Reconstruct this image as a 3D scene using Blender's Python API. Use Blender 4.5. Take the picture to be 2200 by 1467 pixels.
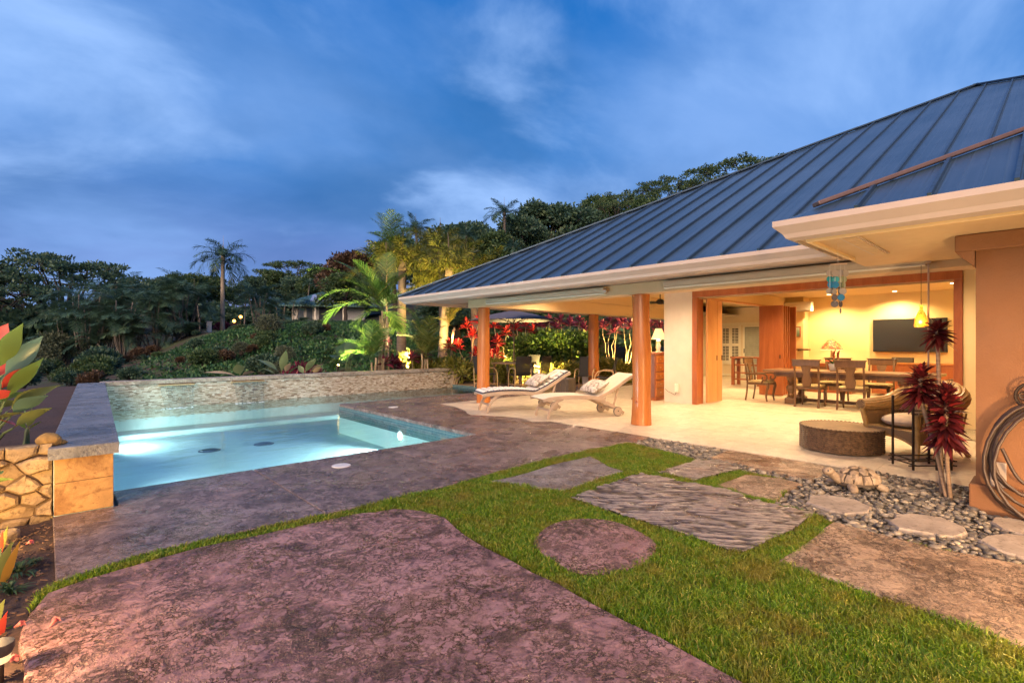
import bpy, math, random
import numpy as np
from mathutils import Vector, Matrix, noise as mnoise
R = math.radians
random.seed(7); rng = np.random.default_rng(11)
for _o in list(bpy.data.objects): bpy.data.objects.remove(_o)
SC = bpy.context.scene; COL = SC.collection

# ------------------------------------------------------------------ camera
# house axes: X runs away from the camera to the right (pool length), Y away to the left (along the eave)
FPX, HOR, EYE = 1084.0, 738.0, 1.4            # focal length in photo pixels, horizon row, eye height
TH = math.atan(1005/1084)
DV = (math.sin(TH), math.cos(TH)); RV = (math.cos(TH), -math.sin(TH))
cam_d = bpy.data.cameras.new('camera'); cam = bpy.data.objects.new('camera', cam_d); COL.objects.link(cam)
cam.location = (0, 0, EYE); cam.rotation_euler = (R(90), 0, -TH)
cam_d.sensor_width = 36; cam_d.lens = 36*FPX/2200; cam_d.shift_y = (HOR-733.5)/2200
cam_d.clip_start = .05; cam_d.clip_end = 3000
SC.camera = cam

# ------------------------------------------------------------------ world: dusk sky with broken cloud
W = bpy.data.worlds.new('World'); SC.world = W; W.use_nodes = True
nt = W.node_tree; nt.nodes.clear()
def N(t, **k):
    n = nt.nodes.new(t)
    for a, b in k.items(): setattr(n, a, b)
    return n
L = lambda a, b: nt.links.new(a, b)
def ramp(stops, interp='EASE'):
    n = N('ShaderNodeValToRGB'); cr = n.color_ramp; cr.interpolation = interp
    while len(cr.elements) < len(stops): cr.elements.new(.5)
    for e, (p, c) in zip(cr.elements, stops): e.position = p; e.color = (*c, 1) if len(c) == 3 else c
    return n
def mixc(fac, a, b, mode='MIX'):
    n = N('ShaderNodeMix', data_type='RGBA', blend_type=mode)
    for s, v in ((n.inputs[0], fac), (n.inputs[6], a), (n.inputs[7], b)):
        if isinstance(v, (int, float)): s.default_value = v
        elif isinstance(v, tuple): s.default_value = (*v, 1)
        else: L(v, s)
    return n.outputs[2]
def mth(op, a, b=0.0, clamp=False):
    n = N('ShaderNodeMath', operation=op, use_clamp=clamp)
    for s, v in ((n.inputs[0], a), (n.inputs[1], b)):
        if isinstance(v, (int, float)): s.default_value = v
        else: L(v, s)
    return n.outputs[0]
tc = N('ShaderNodeTexCoord'); sep = N('ShaderNodeSeparateXYZ'); L(tc.outputs['Generated'], sep.inputs[0])
zc = mth('MAXIMUM', sep.outputs[2], 0.0)
base = ramp([(0, (.19, .215, .42)), (.13, (.11, .18, .43)), (.34, (.030, .155, .44)), (.62, (.008, .11, .38)), (1, (.01, .08, .36))]); L(zc, base.inputs[0])
den = mth('ADD', zc, .34)
px_ = mth('DIVIDE', sep.outputs[0], den); py_ = mth('DIVIDE', sep.outputs[1], den)
cmb = N('ShaderNodeCombineXYZ'); L(px_, cmb.inputs[0]); L(py_, cmb.inputs[1])
def cnoise(scale, detail, rough, dist, off):
    mp = N('ShaderNodeMapping'); L(cmb.outputs[0], mp.inputs[0]); mp.inputs['Location'].default_value = off
    mp.inputs['Rotation'].default_value = (0, 0, .5); mp.inputs['Scale'].default_value = (.9, 1.1, 1)
    n = N('ShaderNodeTexNoise'); L(mp.outputs[0], n.inputs[0]); n.inputs['Scale'].default_value = scale
    n.inputs['Detail'].default_value = detail; n.inputs['Roughness'].default_value = rough; n.inputs['Distortion'].default_value = dist
    return n.outputs[0]
n1 = cnoise(.95, 7, .52, .3, (9.2, 4.1, 0)); r1 = ramp([(.38, (0, 0, 0)), (.68, (1, 1, 1))]); L(n1, r1.inputs[0])
n2 = cnoise(1.6, 7, .54, .3, (5.1, 0.3, 0)); r2 = ramp([(.48, (0, 0, 0)), (.74, (1, 1, 1))]); L(n2, r2.inputs[0])
n3 = cnoise(1.0, 7, .50, .3, (6.6, 7.9, 0)); r3 = ramp([(.43, (0, 0, 0)), (.70, (1, 1, 1))]); L(n3, r3.inputs[0])
c1 = mixc(mth('MULTIPLY', r1.outputs[0], .88), base.outputs[0], (.17, .31, .62))
c2 = mixc(mth('MULTIPLY', r3.outputs[0], .62), c1, (.011, .085, .25))
c3 = mixc(mth('MULTIPLY', r2.outputs[0], .8), c2, (.27, .43, .75))
SUN_EL, SUN_AZ = 28.0, 248.0                   # afterglow in the west, behind the camera on the left
sky = N('ShaderNodeTexSky', sky_type='NISHITA', sun_disc=False); sky.sun_elevation = R(2); sky.sun_rotation = R(SUN_AZ)
sk = mixc(1.0, c3, mixc(1.0, sky.outputs[0], (.004, .004, .005), 'MULTIPLY'), 'ADD')
bg = N('ShaderNodeBackground'); L(sk, bg.inputs[0]); bg.inputs[1].default_value = .84
wo = N('ShaderNodeOutputWorld'); L(bg.outputs[0], wo.inputs[0])
sun_d = bpy.data.lights.new('sun', 'SUN'); sun_d.energy = 3.0; sun_d.angle = R(50); sun_d.color = (1.0, .68, .42)
sun = bpy.data.objects.new('sun', sun_d); COL.objects.link(sun)
_az = R(-118)                                  # direction towards the glow, from +Y clockwise
_v = Vector((math.sin(_az)*math.cos(R(SUN_EL)), math.cos(_az)*math.cos(R(SUN_EL)), math.sin(R(SUN_EL))))
sun.rotation_euler = _v.to_track_quat('Z', 'Y').to_euler(); sky.sun_rotation = _az
vs = SC.view_settings; vs.view_transform = 'Standard'; vs.look = 'None'; vs.exposure = 0.85; vs.gamma = 1.0; vs.use_curve_mapping = False
SC.cycles.use_denoising = True; SC.cycles.max_bounces = 6; SC.cycles.transparent_max_bounces = 10; SC.cycles.use_adaptive_sampling = True; SC.cycles.adaptive_threshold = .02
SC.cycles.sample_clamp_indirect = 4.0; SC.cycles.caustics_reflective = False; SC.cycles.caustics_refractive = False
SC.cycles.use_light_tree = True

# ------------------------------------------------------------------ ground points
def G(px, py, z=0.0):
    """the point of the plane at height z that the photo shows at this pixel"""
    t = (z-EYE)/((HOR-py)/FPX); a = (px-1100)/FPX
    return (t*(DV[0]+a*RV[0]), t*(DV[1]+a*RV[1]))
def PT(px, py, t):
    a = (px-1100)/FPX
    return Vector((t*(DV[0]+a*RV[0]), t*(DV[1]+a*RV[1]), EYE+(HOR-py)/FPX*t))
def on_x(px, py, X): return PT(px, py, X/(DV[0]+(px-1100)/FPX*RV[0]))
def on_y(px, py, Y): return PT(px, py, Y/(DV[1]+(px-1100)/FPX*RV[1]))
def GP(pts, z=0.0): return [G(x, y, z) for x, y in pts]
def sstep(a, b, x):
    t = np.clip((np.asarray(x, float)-a)/(b-a), 0, 1); return t*t*(3-2*t)
def terr(x, y):
    """terrain height"""
    x = np.asarray(x, float); y = np.asarray(y, float)
    z = -.10 - .32*sstep(14.2, 18, y)*(1-sstep(9, 12, x))*1.0 - .3*sstep(-1.5, -6, x)
    z = z + 2.55*sstep(1.5, 9.5, x)*sstep(15, 31, y)
    z = z + .24*np.maximum(0, x-20-8*(1-sstep(12, 22, y))) + 5*sstep(58, 110, y)*(1-sstep(15, 45, x))
    return z
def tz(x, y): return float(terr(x, y))

# ------------------------------------------------------------------ mesh helpers
class MB:
    def __init__(s): s.v = []; s.f = []
    def add(s, v, f):
        o = len(s.v); s.v += [tuple(p) for p in v]; s.f += [tuple(i+o for i in q) for q in f]; return s
    def bb(s, x0, x1, y0, y1, z0, z1):
        return s.add([(x0,y0,z0),(x1,y0,z0),(x1,y1,z0),(x0,y1,z0),(x0,y0,z1),(x1,y0,z1),(x1,y1,z1),(x0,y1,z1)],
                     [(3,2,1,0),(4,5,6,7),(0,1,5,4),(1,2,6,5),(2,3,7,6),(3,0,4,7)])
    def obox(s, p0, p1, w, h, up=(0,0,1)):
        p0, p1 = Vector(p0), Vector(p1); d = (p1-p0).normalized(); u = Vector(up)
        if abs(d.dot(u)) > .98: u = Vector((1,0,0))
        sd = d.cross(u).normalized(); u = sd.cross(d)
        q = [(-w/2,-h/2),(w/2,-h/2),(w/2,h/2),(-w/2,h/2)]
        v = [p0+sd*a+u*b for a, b in q]+[p1+sd*a+u*b for a, b in q]
        return s.add(v, [(0,1,2,3),(7,6,5,4),(0,4,5,1),(1,5,6,2),(2,6,7,3),(3,7,4,0)])
    def tube(s, pts, rad, n=8, cap=True, flat=1.0):
        pts = [Vector(p) for p in pts]; m = len(pts)
        if not hasattr(rad, '__len__'): rad = [rad]*m
        v = []; f = []; ref = Vector((0,0,1))
        t0 = (pts[1]-pts[0]).normalized()
        if abs(t0.dot(ref)) > .9: ref = Vector((1,0,0))
        sd = t0.cross(ref).normalized()
        for i, p in enumerate(pts):
            t = (pts[min(i+1,m-1)]-pts[max(i-1,0)])
            t = t.normalized() if t.length > 1e-9 else t0
            sd = (sd-t*sd.dot(t)); sd = sd.normalized() if sd.length > 1e-6 else t.orthogonal().normalized()
            up = sd.cross(t)
            for k in range(n):
                a = 2*math.pi*k/n; v.append(p+sd*math.cos(a)*rad[i]+up*math.sin(a)*rad[i]*flat)
        for i in range(m-1):
            for k in range(n):
                f.append((i*n+k, i*n+(k+1)%n, (i+1)*n+(k+1)%n, (i+1)*n+k))
        if cap: f += [tuple(range(n))[::-1], tuple((m-1)*n+k for k in range(n))]
        return s.add(v, f)
    def lathe(s, prof, n=16, c=(0,0,0), cap=True, sx=1.0, sy=1.0):
        v = []; f = []; m = len(prof)
        for r, z in prof:
            for k in range(n):
                a = 2*math.pi*k/n; v.append((c[0]+r*math.cos(a)*sx, c[1]+r*math.sin(a)*sy, c[2]+z))
        for i in range(m-1):
            for k in range(n): f.append((i*n+k, i*n+(k+1)%n, (i+1)*n+(k+1)%n, (i+1)*n+k))
        if cap: f += [tuple(range(n))[::-1], tuple((m-1)*n+k for k in range(n))]
        return s.add(v, f)
    def prism(s, poly, z0, z1, bev=0.0):
        p = [Vector((a[0], a[1])) for a in poly]
        if sum(p[i].x*p[(i+1)%len(p)].y-p[(i+1)%len(p)].x*p[i].y for i in range(len(p))) < 0: p = p[::-1]
        n = len(p); rings = [[(q.x,q.y,z0) for q in p]]
        if bev:
            ins = []
            for i in range(n):
                d1 = (p[i]-p[i-1]).normalized(); d2 = (p[(i+1)%n]-p[i]).normalized()
                nn = Vector((-d1.y-d2.y, d1.x+d2.x)); nn = nn.normalized() if nn.length > 1e-6 else Vector((-d1.y,d1.x))
                ins.append(p[i]+nn*bev)
            rings += [[(q.x,q.y,z1-bev) for q in p], [(q.x,q.y,z1) for q in ins]]
        else: rings += [[(q.x,q.y,z1) for q in p]]
        v = sum(rings, []); f = [tuple(range(n))[::-1], tuple((len(rings)-1)*n+k for k in range(n))]
        for i in range(len(rings)-1):
            for k in range(n): f.append((i*n+k, i*n+(k+1)%n, (i+1)*n+(k+1)%n, (i+1)*n+k))
        return s.add(v, f)
    def ell(s, c, r, nu=10, nv=6, jit=0.0, seed=0, mat=None):
        rr = random.Random(seed); v = []; f = []
        pts = [(0,0,-1)]
        for j in range(1, nv):
            th = math.pi*j/nv
            for i in range(nu):
                a = 2*math.pi*i/nu; pts.append((math.sin(th)*math.cos(a), math.sin(th)*math.sin(a), -math.cos(th)))
        pts.append((0,0,1))
        for p in pts:
            k = 1+rr.uniform(-jit, jit); q = Vector((p[0]*r[0]*k, p[1]*r[1]*k, p[2]*r[2]*k))
            if mat is not None: q = mat @ q
            v.append(q+Vector(c))
        for i in range(nu): f.append((0, 1+(i+1)%nu, 1+i))
        for j in range(nv-2):
            for i in range(nu):
                a = 1+j*nu; f.append((a+i, a+(i+1)%nu, a+nu+(i+1)%nu, a+nu+i))
        l = len(pts)-1; a = 1+(nv-2)*nu
        for i in range(nu): f.append((a+i, a+(i+1)%nu, l))
        return s.add(v, f)
    def strip(s, base, d, side, length, width, droop=.3, segs=5, fold=.15, power=1.0, tipw=.0, wave=0.0, stalk=0.0, sharp=.8):
        """a curved lance-shaped leaf with a folded midrib"""
        base = Vector(base); d = Vector(d).normalized(); side = Vector(side); side = (side-d*side.dot(d)).normalized(); nn = side.cross(d)
        if nn.z < 0: nn = -nn
        v = []; f = []
        for i in range(segs+1):
            t = i/segs; c = base+d*length*t-Vector((0,0,1))*droop*length*t*t
            tt = max(0.0, (t-stalk)/(1-stalk))
            w = width*.5*(math.sin(math.pi*min(1, tt**power*.97+.015)))**sharp if t > stalk else width*.03
            wv = wave*math.sin(t*9+base.x*40)*width
            v += [c+side*w+nn*(fold*w+wv), c, c-side*w+nn*(fold*w-wv)]
        for i in range(segs):
            a = i*3; f += [(a,a+1,a+4,a+3),(a+1,a+2,a+5,a+4)]
        return s.add(v, f)
    def build(s, name, mat, parent=None, smooth=None, bev=0.0, world=False):
        me = bpy.data.meshes.new(name); me.from_pydata([tuple(p) for p in s.v], [], s.f); me.update()
        return mk(name, me, mat, parent, smooth, bev, world)
def mk(name, me, mat, parent=None, smooth=None, bev=0.0, world=False):
    if mat is not None and not me.materials: me.materials.append(mat)
    if smooth is not None:
        me.polygons.foreach_set('use_smooth', [True]*len(me.polygons))
        if smooth < 180: me.set_sharp_from_angle(angle=R(smooth))
    o = bpy.data.objects.new(name, me); COL.objects.link(o)
    if parent is not None:
        o.parent = parent
        if world:
            m = parent.matrix_basis.inverted(); o.matrix_basis = m if parent.parent is None else (parent.parent.matrix_basis @ parent.matrix_basis).inverted()
    if bev:
        b = o.modifiers.new('bevel', 'BEVEL'); b.width = bev; b.segments = 2; b.limit_method = 'ANGLE'; b.angle_limit = R(40)
    return o
def mesh_np(name, V, F, T=None):
    """mesh from numpy: quads F (n,4) and optional triangles T (m,3)"""
    me = bpy.data.meshes.new(name); V = np.asarray(V, np.float32)
    me.vertices.add(len(V)); me.vertices.foreach_set('co', V.ravel())
    idx = np.asarray(F, np.int32).ravel(); tot = np.full(len(F), 4, np.int32)
    if T is not None and len(T):
        idx = np.concatenate([idx, np.asarray(T, np.int32).ravel()]); tot = np.concatenate([tot, np.full(len(T), 3, np.int32)])
    st = np.concatenate([[0], np.cumsum(tot)[:-1]]).astype(np.int32)
    me.loops.add(len(idx)); me.loops.foreach_set('vertex_index', idx)
    me.polygons.add(len(tot)); me.polygons.foreach_set('loop_start', st); me.polygons.foreach_set('loop_total', tot)
    me.update(calc_edges=True); return me
def tag(o, label=None, cat=None, group=None, kind=None):
    if label: o['label'] = label
    if cat: o['category'] = cat
    if group: o['group'] = group
    if kind: o['kind'] = kind
    return o
def thing(name, label, cat, loc=(0,0,0), rotz=0.0, group=None):
    o = bpy.data.objects.new(name, None); COL.objects.link(o); o.empty_display_size = .1
    o.location = loc; o.rotation_euler = (0, 0, rotz); o.matrix_basis  # noqa
    o.matrix_basis = Matrix.Translation(loc) @ Matrix.Rotation(rotz, 4, 'Z')
    return tag(o, label, cat, group)
def copy_tree(o, parent=None):
    c = o.copy(); COL.objects.link(c)
    if parent is not None: c.parent = parent
    for ch in list(o.children): copy_tree(ch, c)
    return c
def dup(o, loc, rotz=0.0, scale=1.0, label=None, group=None):
    c = copy_tree(o); s = (scale,)*3 if not hasattr(scale, '__len__') else scale
    c.matrix_basis = Matrix.Translation(loc) @ Matrix.Rotation(rotz, 4, 'Z') @ Matrix.Diagonal((*s, 1))
    if label: c['label'] = label
    if group: c['group'] = group
    return c
def lamp(name, kind, loc, energy, color, size=.1, aim=None, spot=120, blend=.6, parent=None):
    d = bpy.data.lights.new(name, kind); d.energy = energy; d.color = color
    if kind == 'AREA': d.shape = 'DISK'; d.size = size
    else: d.shadow_soft_size = size
    if kind == 'SPOT': d.spot_size = R(spot); d.spot_blend = blend
    o = bpy.data.objects.new(name, d); COL.objects.link(o); o.location = loc
    if aim is not None: o.rotation_euler = (Vector(aim)-Vector(loc)).to_track_quat('-Z', 'Y').to_euler()
    if parent is not None:
        o.parent = parent; o.matrix_parent_inverse = parent.matrix_basis.inverted()
    return o

# ------------------------------------------------------------------ materials
MAT = {}
class NT:
    def __init__(s, m): s.t = m.node_tree; s.n = s.t.nodes
    def new(s, t, **k):
        n = s.n.new(t)
        for a, b in k.items(): setattr(n, a, b)
        return n
    def put(s, sock, v):
        if isinstance(v, (int, float)): sock.default_value = v
        elif isinstance(v, tuple): sock.default_value = (*v, 1) if len(v) == 3 and sock.type == 'RGBA' else v
        else: s.t.links.new(v, sock)
    def coord(s, world=False, scale=(1,1,1), rot=(0,0,0), loc=(0,0,0)):
        c = s.new('ShaderNodeNewGeometry').outputs['Position'] if world else s.new('ShaderNodeTexCoord').outputs['Object']
        m = s.new('ShaderNodeMapping'); s.put(m.inputs[0], c); m.inputs['Location'].default_value = loc
        if any(rot): m.vector_type = 'TEXTURE'; scale = tuple(1/q for q in scale)
        m.inputs['Scale'].default_value = scale; m.inputs['Rotation'].default_value = rot
        return m.outputs[0]
    def noise(s, co, scale, detail=4, rough=.55, dist=0.0, out=0):
        n = s.new('ShaderNodeTexNoise'); s.put(n.inputs[0], co); n.inputs['Scale'].default_value = scale; n.inputs['Detail'].default_value = detail
        n.inputs['Roughness'].default_value = rough; n.inputs['Distortion'].default_value = dist; return n.outputs[out]
    def vor(s, co, scale, feature='F1', out='Distance', rnd=1.0):
        n = s.new('ShaderNodeTexVoronoi', feature=feature); s.put(n.inputs['Vector'], co); n.inputs['Scale'].default_value = scale
        n.inputs['Randomness'].default_value = rnd; return n.outputs[out]
    def ramp(s, fac, stops, interp='LINEAR'):
        n = s.new('ShaderNodeValToRGB'); cr = n.color_ramp; cr.interpolation = interp
        while len(cr.elements) < len(stops): cr.elements.new(.5)
        for e, (p, c) in zip(cr.elements, stops):
            e.position = p; c = (c, c, c) if isinstance(c, (int, float)) else c; e.color = (*c, 1)
        s.put(n.inputs[0], fac); return n.outputs[0]
    def mix(s, fac, a, b, mode='MIX'):
        n = s.new('ShaderNodeMix', data_type='RGBA', blend_type=mode)
        s.put(n.inputs[0], fac); s.put(n.inputs[6], a); s.put(n.inputs[7], b); return n.outputs[2]
    def math(s, op, a, b=0.0):
        n = s.new('ShaderNodeMath', operation=op); s.put(n.inputs[0], a); s.put(n.inputs[1], b); return n.outputs[0]
    def bump(s, h, strength, dist=.01, nrm=None):
        n = s.new('ShaderNodeBump'); s.put(n.inputs['Height'], h); n.inputs['Strength'].default_value = strength; n.inputs['Distance'].default_value = dist
        if nrm is not None: s.put(n.inputs['Normal'], nrm)
        return n.outputs[0]
def newmat(name):
    m = bpy.data.materials.new(name); m.use_nodes = True; t = NT(m); b = t.n['Principled BSDF']; MAT[name] = m; return m, t, b
def mul(c, k): return tuple(min(1, x*k) for x in c)
def M(name, col, rough=.6, metal=0.0, var=.15, scale=6.0, bump=.0, bscale=60.0, spec=.5, world=False, isl=0.0, stretch=(1,1,1), coat=0.0):
    """plain surface with colour variation and fine relief"""
    if name in MAT: return MAT[name]
    m, t, b = newmat(name); co = t.coord(world, stretch)
    n = t.noise(co, scale, 5, .6)
    c = t.ramp(n, [(.25, mul(col, 1-var)), (.75, mul(col, 1+var))])
    if isl:
        g = t.new('ShaderNodeNewGeometry').outputs['Random Per Island']
        c = t.mix(1.0, c, t.ramp(g, [(0, 1-isl), (1, 1+isl*.0)]), 'MULTIPLY')
    t.put(b.inputs['Base Color'], c); b.inputs['Roughness'].default_value = rough; b.inputs['Metallic'].default_value = metal
    b.inputs['Specular IOR Level'].default_value = spec; b.inputs['Coat Weight'].default_value = coat
    t.put(b.inputs['Roughness'], t.ramp(t.noise(co, scale*2.3, 3), [(.3, max(.02, rough-.08)), (.7, min(1, rough+.08))]))
    if bump: t.put(b.inputs['Normal'], t.bump(t.noise(co, bscale, 4, .65), bump, .006))
    return m
def WOOD(name, c0, c1, rough=.4, axis='z', scale=5.0, bump=.12, fine=14, world=False):
    if name in MAT: return MAT[name]
    m, t, b = newmat(name); k = {'x': (.12,1,1), 'y': (1,.12,1), 'z': (1,1,.12)}[axis]
    co = t.coord(world, k); n = t.noise(co, scale, 6, .65, 1.2); n2 = t.noise(co, scale*fine, 3, .6)
    f = t.math('ADD', t.math('MULTIPLY', n, .75), t.math('MULTIPLY', n2, .25))
    t.put(b.inputs['Base Color'], t.ramp(f, [(.3, c0), (.5, tuple((a+c)/2 for a, c in zip(c0, c1))), (.68, c1)]))
    b.inputs['Roughness'].default_value = rough; t.put(b.inputs['Normal'], t.bump(f, bump, .006)); return m
def LEAF(name, c0, c1, rough=.45, trans=.3, c2=None, spec=.4):
    """foliage: each leaf its own tone, light shining through"""
    if name in MAT: return MAT[name]
    m, t, b = newmat(name); g = t.new('ShaderNodeNewGeometry').outputs['Random Per Island']
    st = [(0, c0), (.8, c1)]+([(1.0, c2)] if c2 else [])
    c = t.ramp(g, st); n = t.noise(t.coord(True), 1.3, 3)
    c = t.mix(1.0, c, t.ramp(n, [(.3, .72), (.7, 1.15)]), 'MULTIPLY')
    t.put(b.inputs['Base Color'], c); b.inputs['Roughness'].default_value = rough; b.inputs['Specular IOR Level'].default_value = spec
    tr = t.new('ShaderNodeBsdfTranslucent'); t.put(tr.inputs[0], c); mx = t.new('ShaderNodeMixShader'); mx.inputs[0].default_value = trans
    t.t.links.new(b.outputs[0], mx.inputs[1]); t.t.links.new(tr.outputs[0], mx.inputs[2]); t.t.links.new(mx.outputs[0], t.n['Material Output'].inputs[0]); return m
def EMIT(name, col, strength):
    if name in MAT: return MAT[name]
    m, t, b = newmat(name); b.inputs['Base Color'].default_value = (*col, 1); b.inputs['Emission Color'].default_value = (*col, 1); b.inputs['Emission Strength'].default_value = strength; return m
def GLASS(name, tint, gloss=.04, alpha=.85, rough=.03):
    """thin pane: tinted see-through with a sharp reflection"""
    if name in MAT: return MAT[name]
    m, t, b = newmat(name); t.n.remove(b)
    tr = t.new('ShaderNodeBsdfTransparent'); tr.inputs[0].default_value = (*tint, 1); gl = t.new('ShaderNodeBsdfGlossy'); gl.inputs['Roughness'].default_value = rough
    fr = t.new('ShaderNodeFresnel'); fr.inputs[0].default_value = 1.45; mx = t.new('ShaderNodeMixShader')
    t.t.links.new(fr.outputs[0], mx.inputs[0]); t.t.links.new(tr.outputs[0], mx.inputs[1]); t.t.links.new(gl.outputs[0], mx.inputs[2]); t.t.links.new(mx.outputs[0], t.n['Material Output'].inputs[0]); return m
def STONE(name, c0, c1, stain, crack=.5, cscale=1.6, wet=.35, rough=.6, grain=(1,1,1), rot=0.0, bump=.5, spots=.5):
    """stamped concrete: mottled, hairline cracks, pits, darker weathered patches, damp sheen"""
    if name in MAT: return MAT[name]
    m, t, b = newmat(name); co = t.coord(True, grain, (0, 0, rot)); co0 = t.coord(True)
    big = t.noise(co0, .9, 5, .6, .4); mid = t.noise(co, 5, 8, .68, .6); fine = t.noise(co, 24, 6, .7)
    c = t.ramp(big, [(.3, c0), (.7, c1)])
    c = t.mix(t.ramp(mid, [(.42, .0), (.68, .85)]), c, mul(c1, 1.3))
    c = t.mix(t.ramp(t.noise(co, 3.1, 9, .74, 1.0), [(.50, 0), (.60, spots)]), c, stain)
    c = t.mix(t.ramp(fine, [(.34, .7), (.46, 0)]), c, mul(stain, .9))
    wob = t.new('ShaderNodeVectorMath', operation='ADD'); t.put(wob.inputs[0], co)
    sc_ = t.new('ShaderNodeVectorMath', operation='SCALE'); t.put(sc_.inputs[0], t.noise(co0, 3.2, 6, .65, 0, out=1)); sc_.inputs[3].default_value = .75
    t.t.links.new(sc_.outputs[0], wob.inputs[1])
    e1 = t.vor(wob.outputs[0], cscale, 'DISTANCE_TO_EDGE'); e2 = t.vor(wob.outputs[0], cscale*3.7, 'DISTANCE_TO_EDGE')
    gate = t.ramp(t.noise(co0, 1.3, 3), [(.42, 0), (.6, 1)])
    k1 = t.math('MULTIPLY', t.ramp(e1, [(.0, 1), (.028, 0)]), t.math('MULTIPLY', gate, crack)); k2 = t.math('MULTIPLY', t.ramp(e2, [(.0, 1), (.045, 0)]), t.math('MULTIPLY', gate, crack*.75))
    e3 = t.vor(wob.outputs[0], cscale*8, 'DISTANCE_TO_EDGE'); k3 = t.math('MULTIPLY', t.ramp(e3, [(.0, 1), (.09, 0)]), t.math('MULTIPLY', t.ramp(t.noise(co0, 4.3, 5, .6), [(.38, 0), (.52, 1)]), crack))
    cr = t.math('MAXIMUM', t.math('MAXIMUM', k1, k2), k3); c = t.mix(cr, c, mul(stain, .45))
    t.put(b.inputs['Base Color'], c)
    t.put(b.inputs['Roughness'], t.ramp(t.noise(co0, 1.7, 4, .6, .5), [(.36, max(.12, rough-wet)), (.62, rough)]))
    hgt = t.math('SUBTRACT', t.math('ADD', t.math('MULTIPLY', mid, .8), t.math('MULTIPLY', fine, .25)), t.math('MULTIPLY', cr, .35))
    t.put(b.inputs['Normal'], t.bump(hgt, bump, .035)); return m
# ================================================================== SETTING
def clip(poly, a, b, c):
    """keep the part of the polygon where a*x+b*y <= c"""
    out = []
    for i in range(len(poly)):
        p, q = poly[i-1], poly[i]; dp = a*p[0]+b*p[1]-c; dq = a*q[0]+b*q[1]-c
        if (dp <= 0) != (dq <= 0):
            t = dp/(dp-dq); out.append((p[0]+(q[0]-p[0])*t, p[1]+(q[1]-p[1])*t))
        if dq <= 0: out.append(q)
    return out
def inpoly(x, y, poly):
    x = np.asarray(x); y = np.asarray(y); r = np.zeros(x.shape, bool); n = len(poly)
    for i in range(n):
        (x1, y1), (x2, y2) = poly[i-1], poly[i]
        k = (y1 > y) != (y2 > y)
        r ^= k & (x < (x2-x1)*(y-y1)/((y2-y1) if y2 != y1 else 1e-9)+x1)
    return r
def rough_edge(poly, step=.12, amp=.012, seed=1):
    """subdivide an outline and make it a little irregular"""
    rr = random.Random(seed); out = []
    for i in range(len(poly)):
        p, q = Vector(poly[i-1]), Vector(poly[i]); n = max(1, int((q-p).length/step))
        for k in range(n):
            w = p.lerp(q, k/n); out.append((w.x+rr.uniform(-amp, amp), w.y+rr.uniform(-amp, amp)))
    return out
def chaikin(poly, it=2):
    for _ in range(it):
        o = []
        for i in range(len(poly)):
            p, q = poly[i], poly[(i+1) % len(poly)]
            o += [(p[0]*.75+q[0]*.25, p[1]*.75+q[1]*.25), (p[0]*.25+q[0]*.75, p[1]*.25+q[1]*.75)]
        poly = o
    return poly
def struct(o): o['kind'] = 'structure'; return o

# --- materials of the setting
m_soil, t, b = newmat('soil'); co = t.coord(True)
c = t.ramp(t.noise(co, 7, 8, .7), [(.3, (.018,.011,.008)), (.55, (.05,.03,.02)), (.8, (.10,.06,.04))])
far_g = t.ramp(t.noise(co, .35, 6, .65), [(.42, 0), (.6, 1)])
c = t.mix(far_g, c, (.035,.06,.018)); t.put(b.inputs['Base Color'], c); b.inputs['Roughness'].default_value = .9
t.put(b.inputs['Normal'], t.bump(t.noise(co, 30, 6, .7), .8, .03))
m_deck = STONE('stamped_deck', (.14,.095,.088), (.27,.195,.172), (.045,.028,.024), crack=.95, cscale=1.3, wet=.32, rough=.44, bump=.55, spots=.55)
m_slab = STONE('stamped_slab', (.19,.088,.085), (.40,.22,.20), (.040,.018,.017), crack=.95, cscale=1.5, wet=.3, rough=.46, bump=1.0, spots=.75)
m_slab2 = STONE('stamped_slab_grey', (.22,.185,.165), (.36,.31,.275), (.07,.05,.045), crack=.9, cscale=2.6, wet=.42, rough=.55, bump=.6, spots=.5)
m_slab3 = STONE('stamped_slab_tan', (.24,.155,.10), (.42,.29,.19), (.065,.036,.022), crack=.95, cscale=1.4, wet=.30, rough=.46, bump=.8, spots=.6)
m_step = STONE('pitted_step_stone', (.25,.20,.16), (.33,.27,.22), (.09,.065,.05), crack=.0, cscale=3, wet=.1, rough=.75, bump=.35, spots=.2)
m_bark = STONE('bark_textured_slab', (.20,.16,.13), (.30,.245,.20), (.08,.06,.045), crack=.0, cscale=3, wet=.4, rough=.45, bump=.3, spots=.1)
# deep ridges of the bark-textured slab
t = NT(m_bark); b = t.n['Principled BSDF']; co = t.coord(True, (2.0, 8, 1), (0, 0, -R(38)))
lk = b.inputs['Base Color'].links[0].from_socket; sp = t.new('ShaderNodeSeparateXYZ'); t.put(sp.inputs[0], t.coord(True)); zz_ = t.new('ShaderNodeMapRange'); t.put(zz_.inputs[0], sp.outputs[2]); zz_.inputs[1].default_value = .003; zz_.inputs[2].default_value = .015
t.put(b.inputs['Base Color'], t.mix(zz_.outputs[0], (.055,.038,.028), lk))      # base colour turns darker brown towards the bottom of the fissures
m_tile = STONE('patio_tile', (.50,.43,.33), (.58,.50,.39), (.44,.36,.27), crack=.0, cscale=3, wet=.12, rough=.45, bump=.06, spots=.25)
m_grout = M('grout', (.16,.13,.10), .8)
m_cap = STONE('wall_cap_stone', (.15,.15,.16), (.23,.225,.23), (.06,.055,.055), crack=.3, cscale=2.2, wet=.35, rough=.5, bump=.8, spots=.35)
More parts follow.
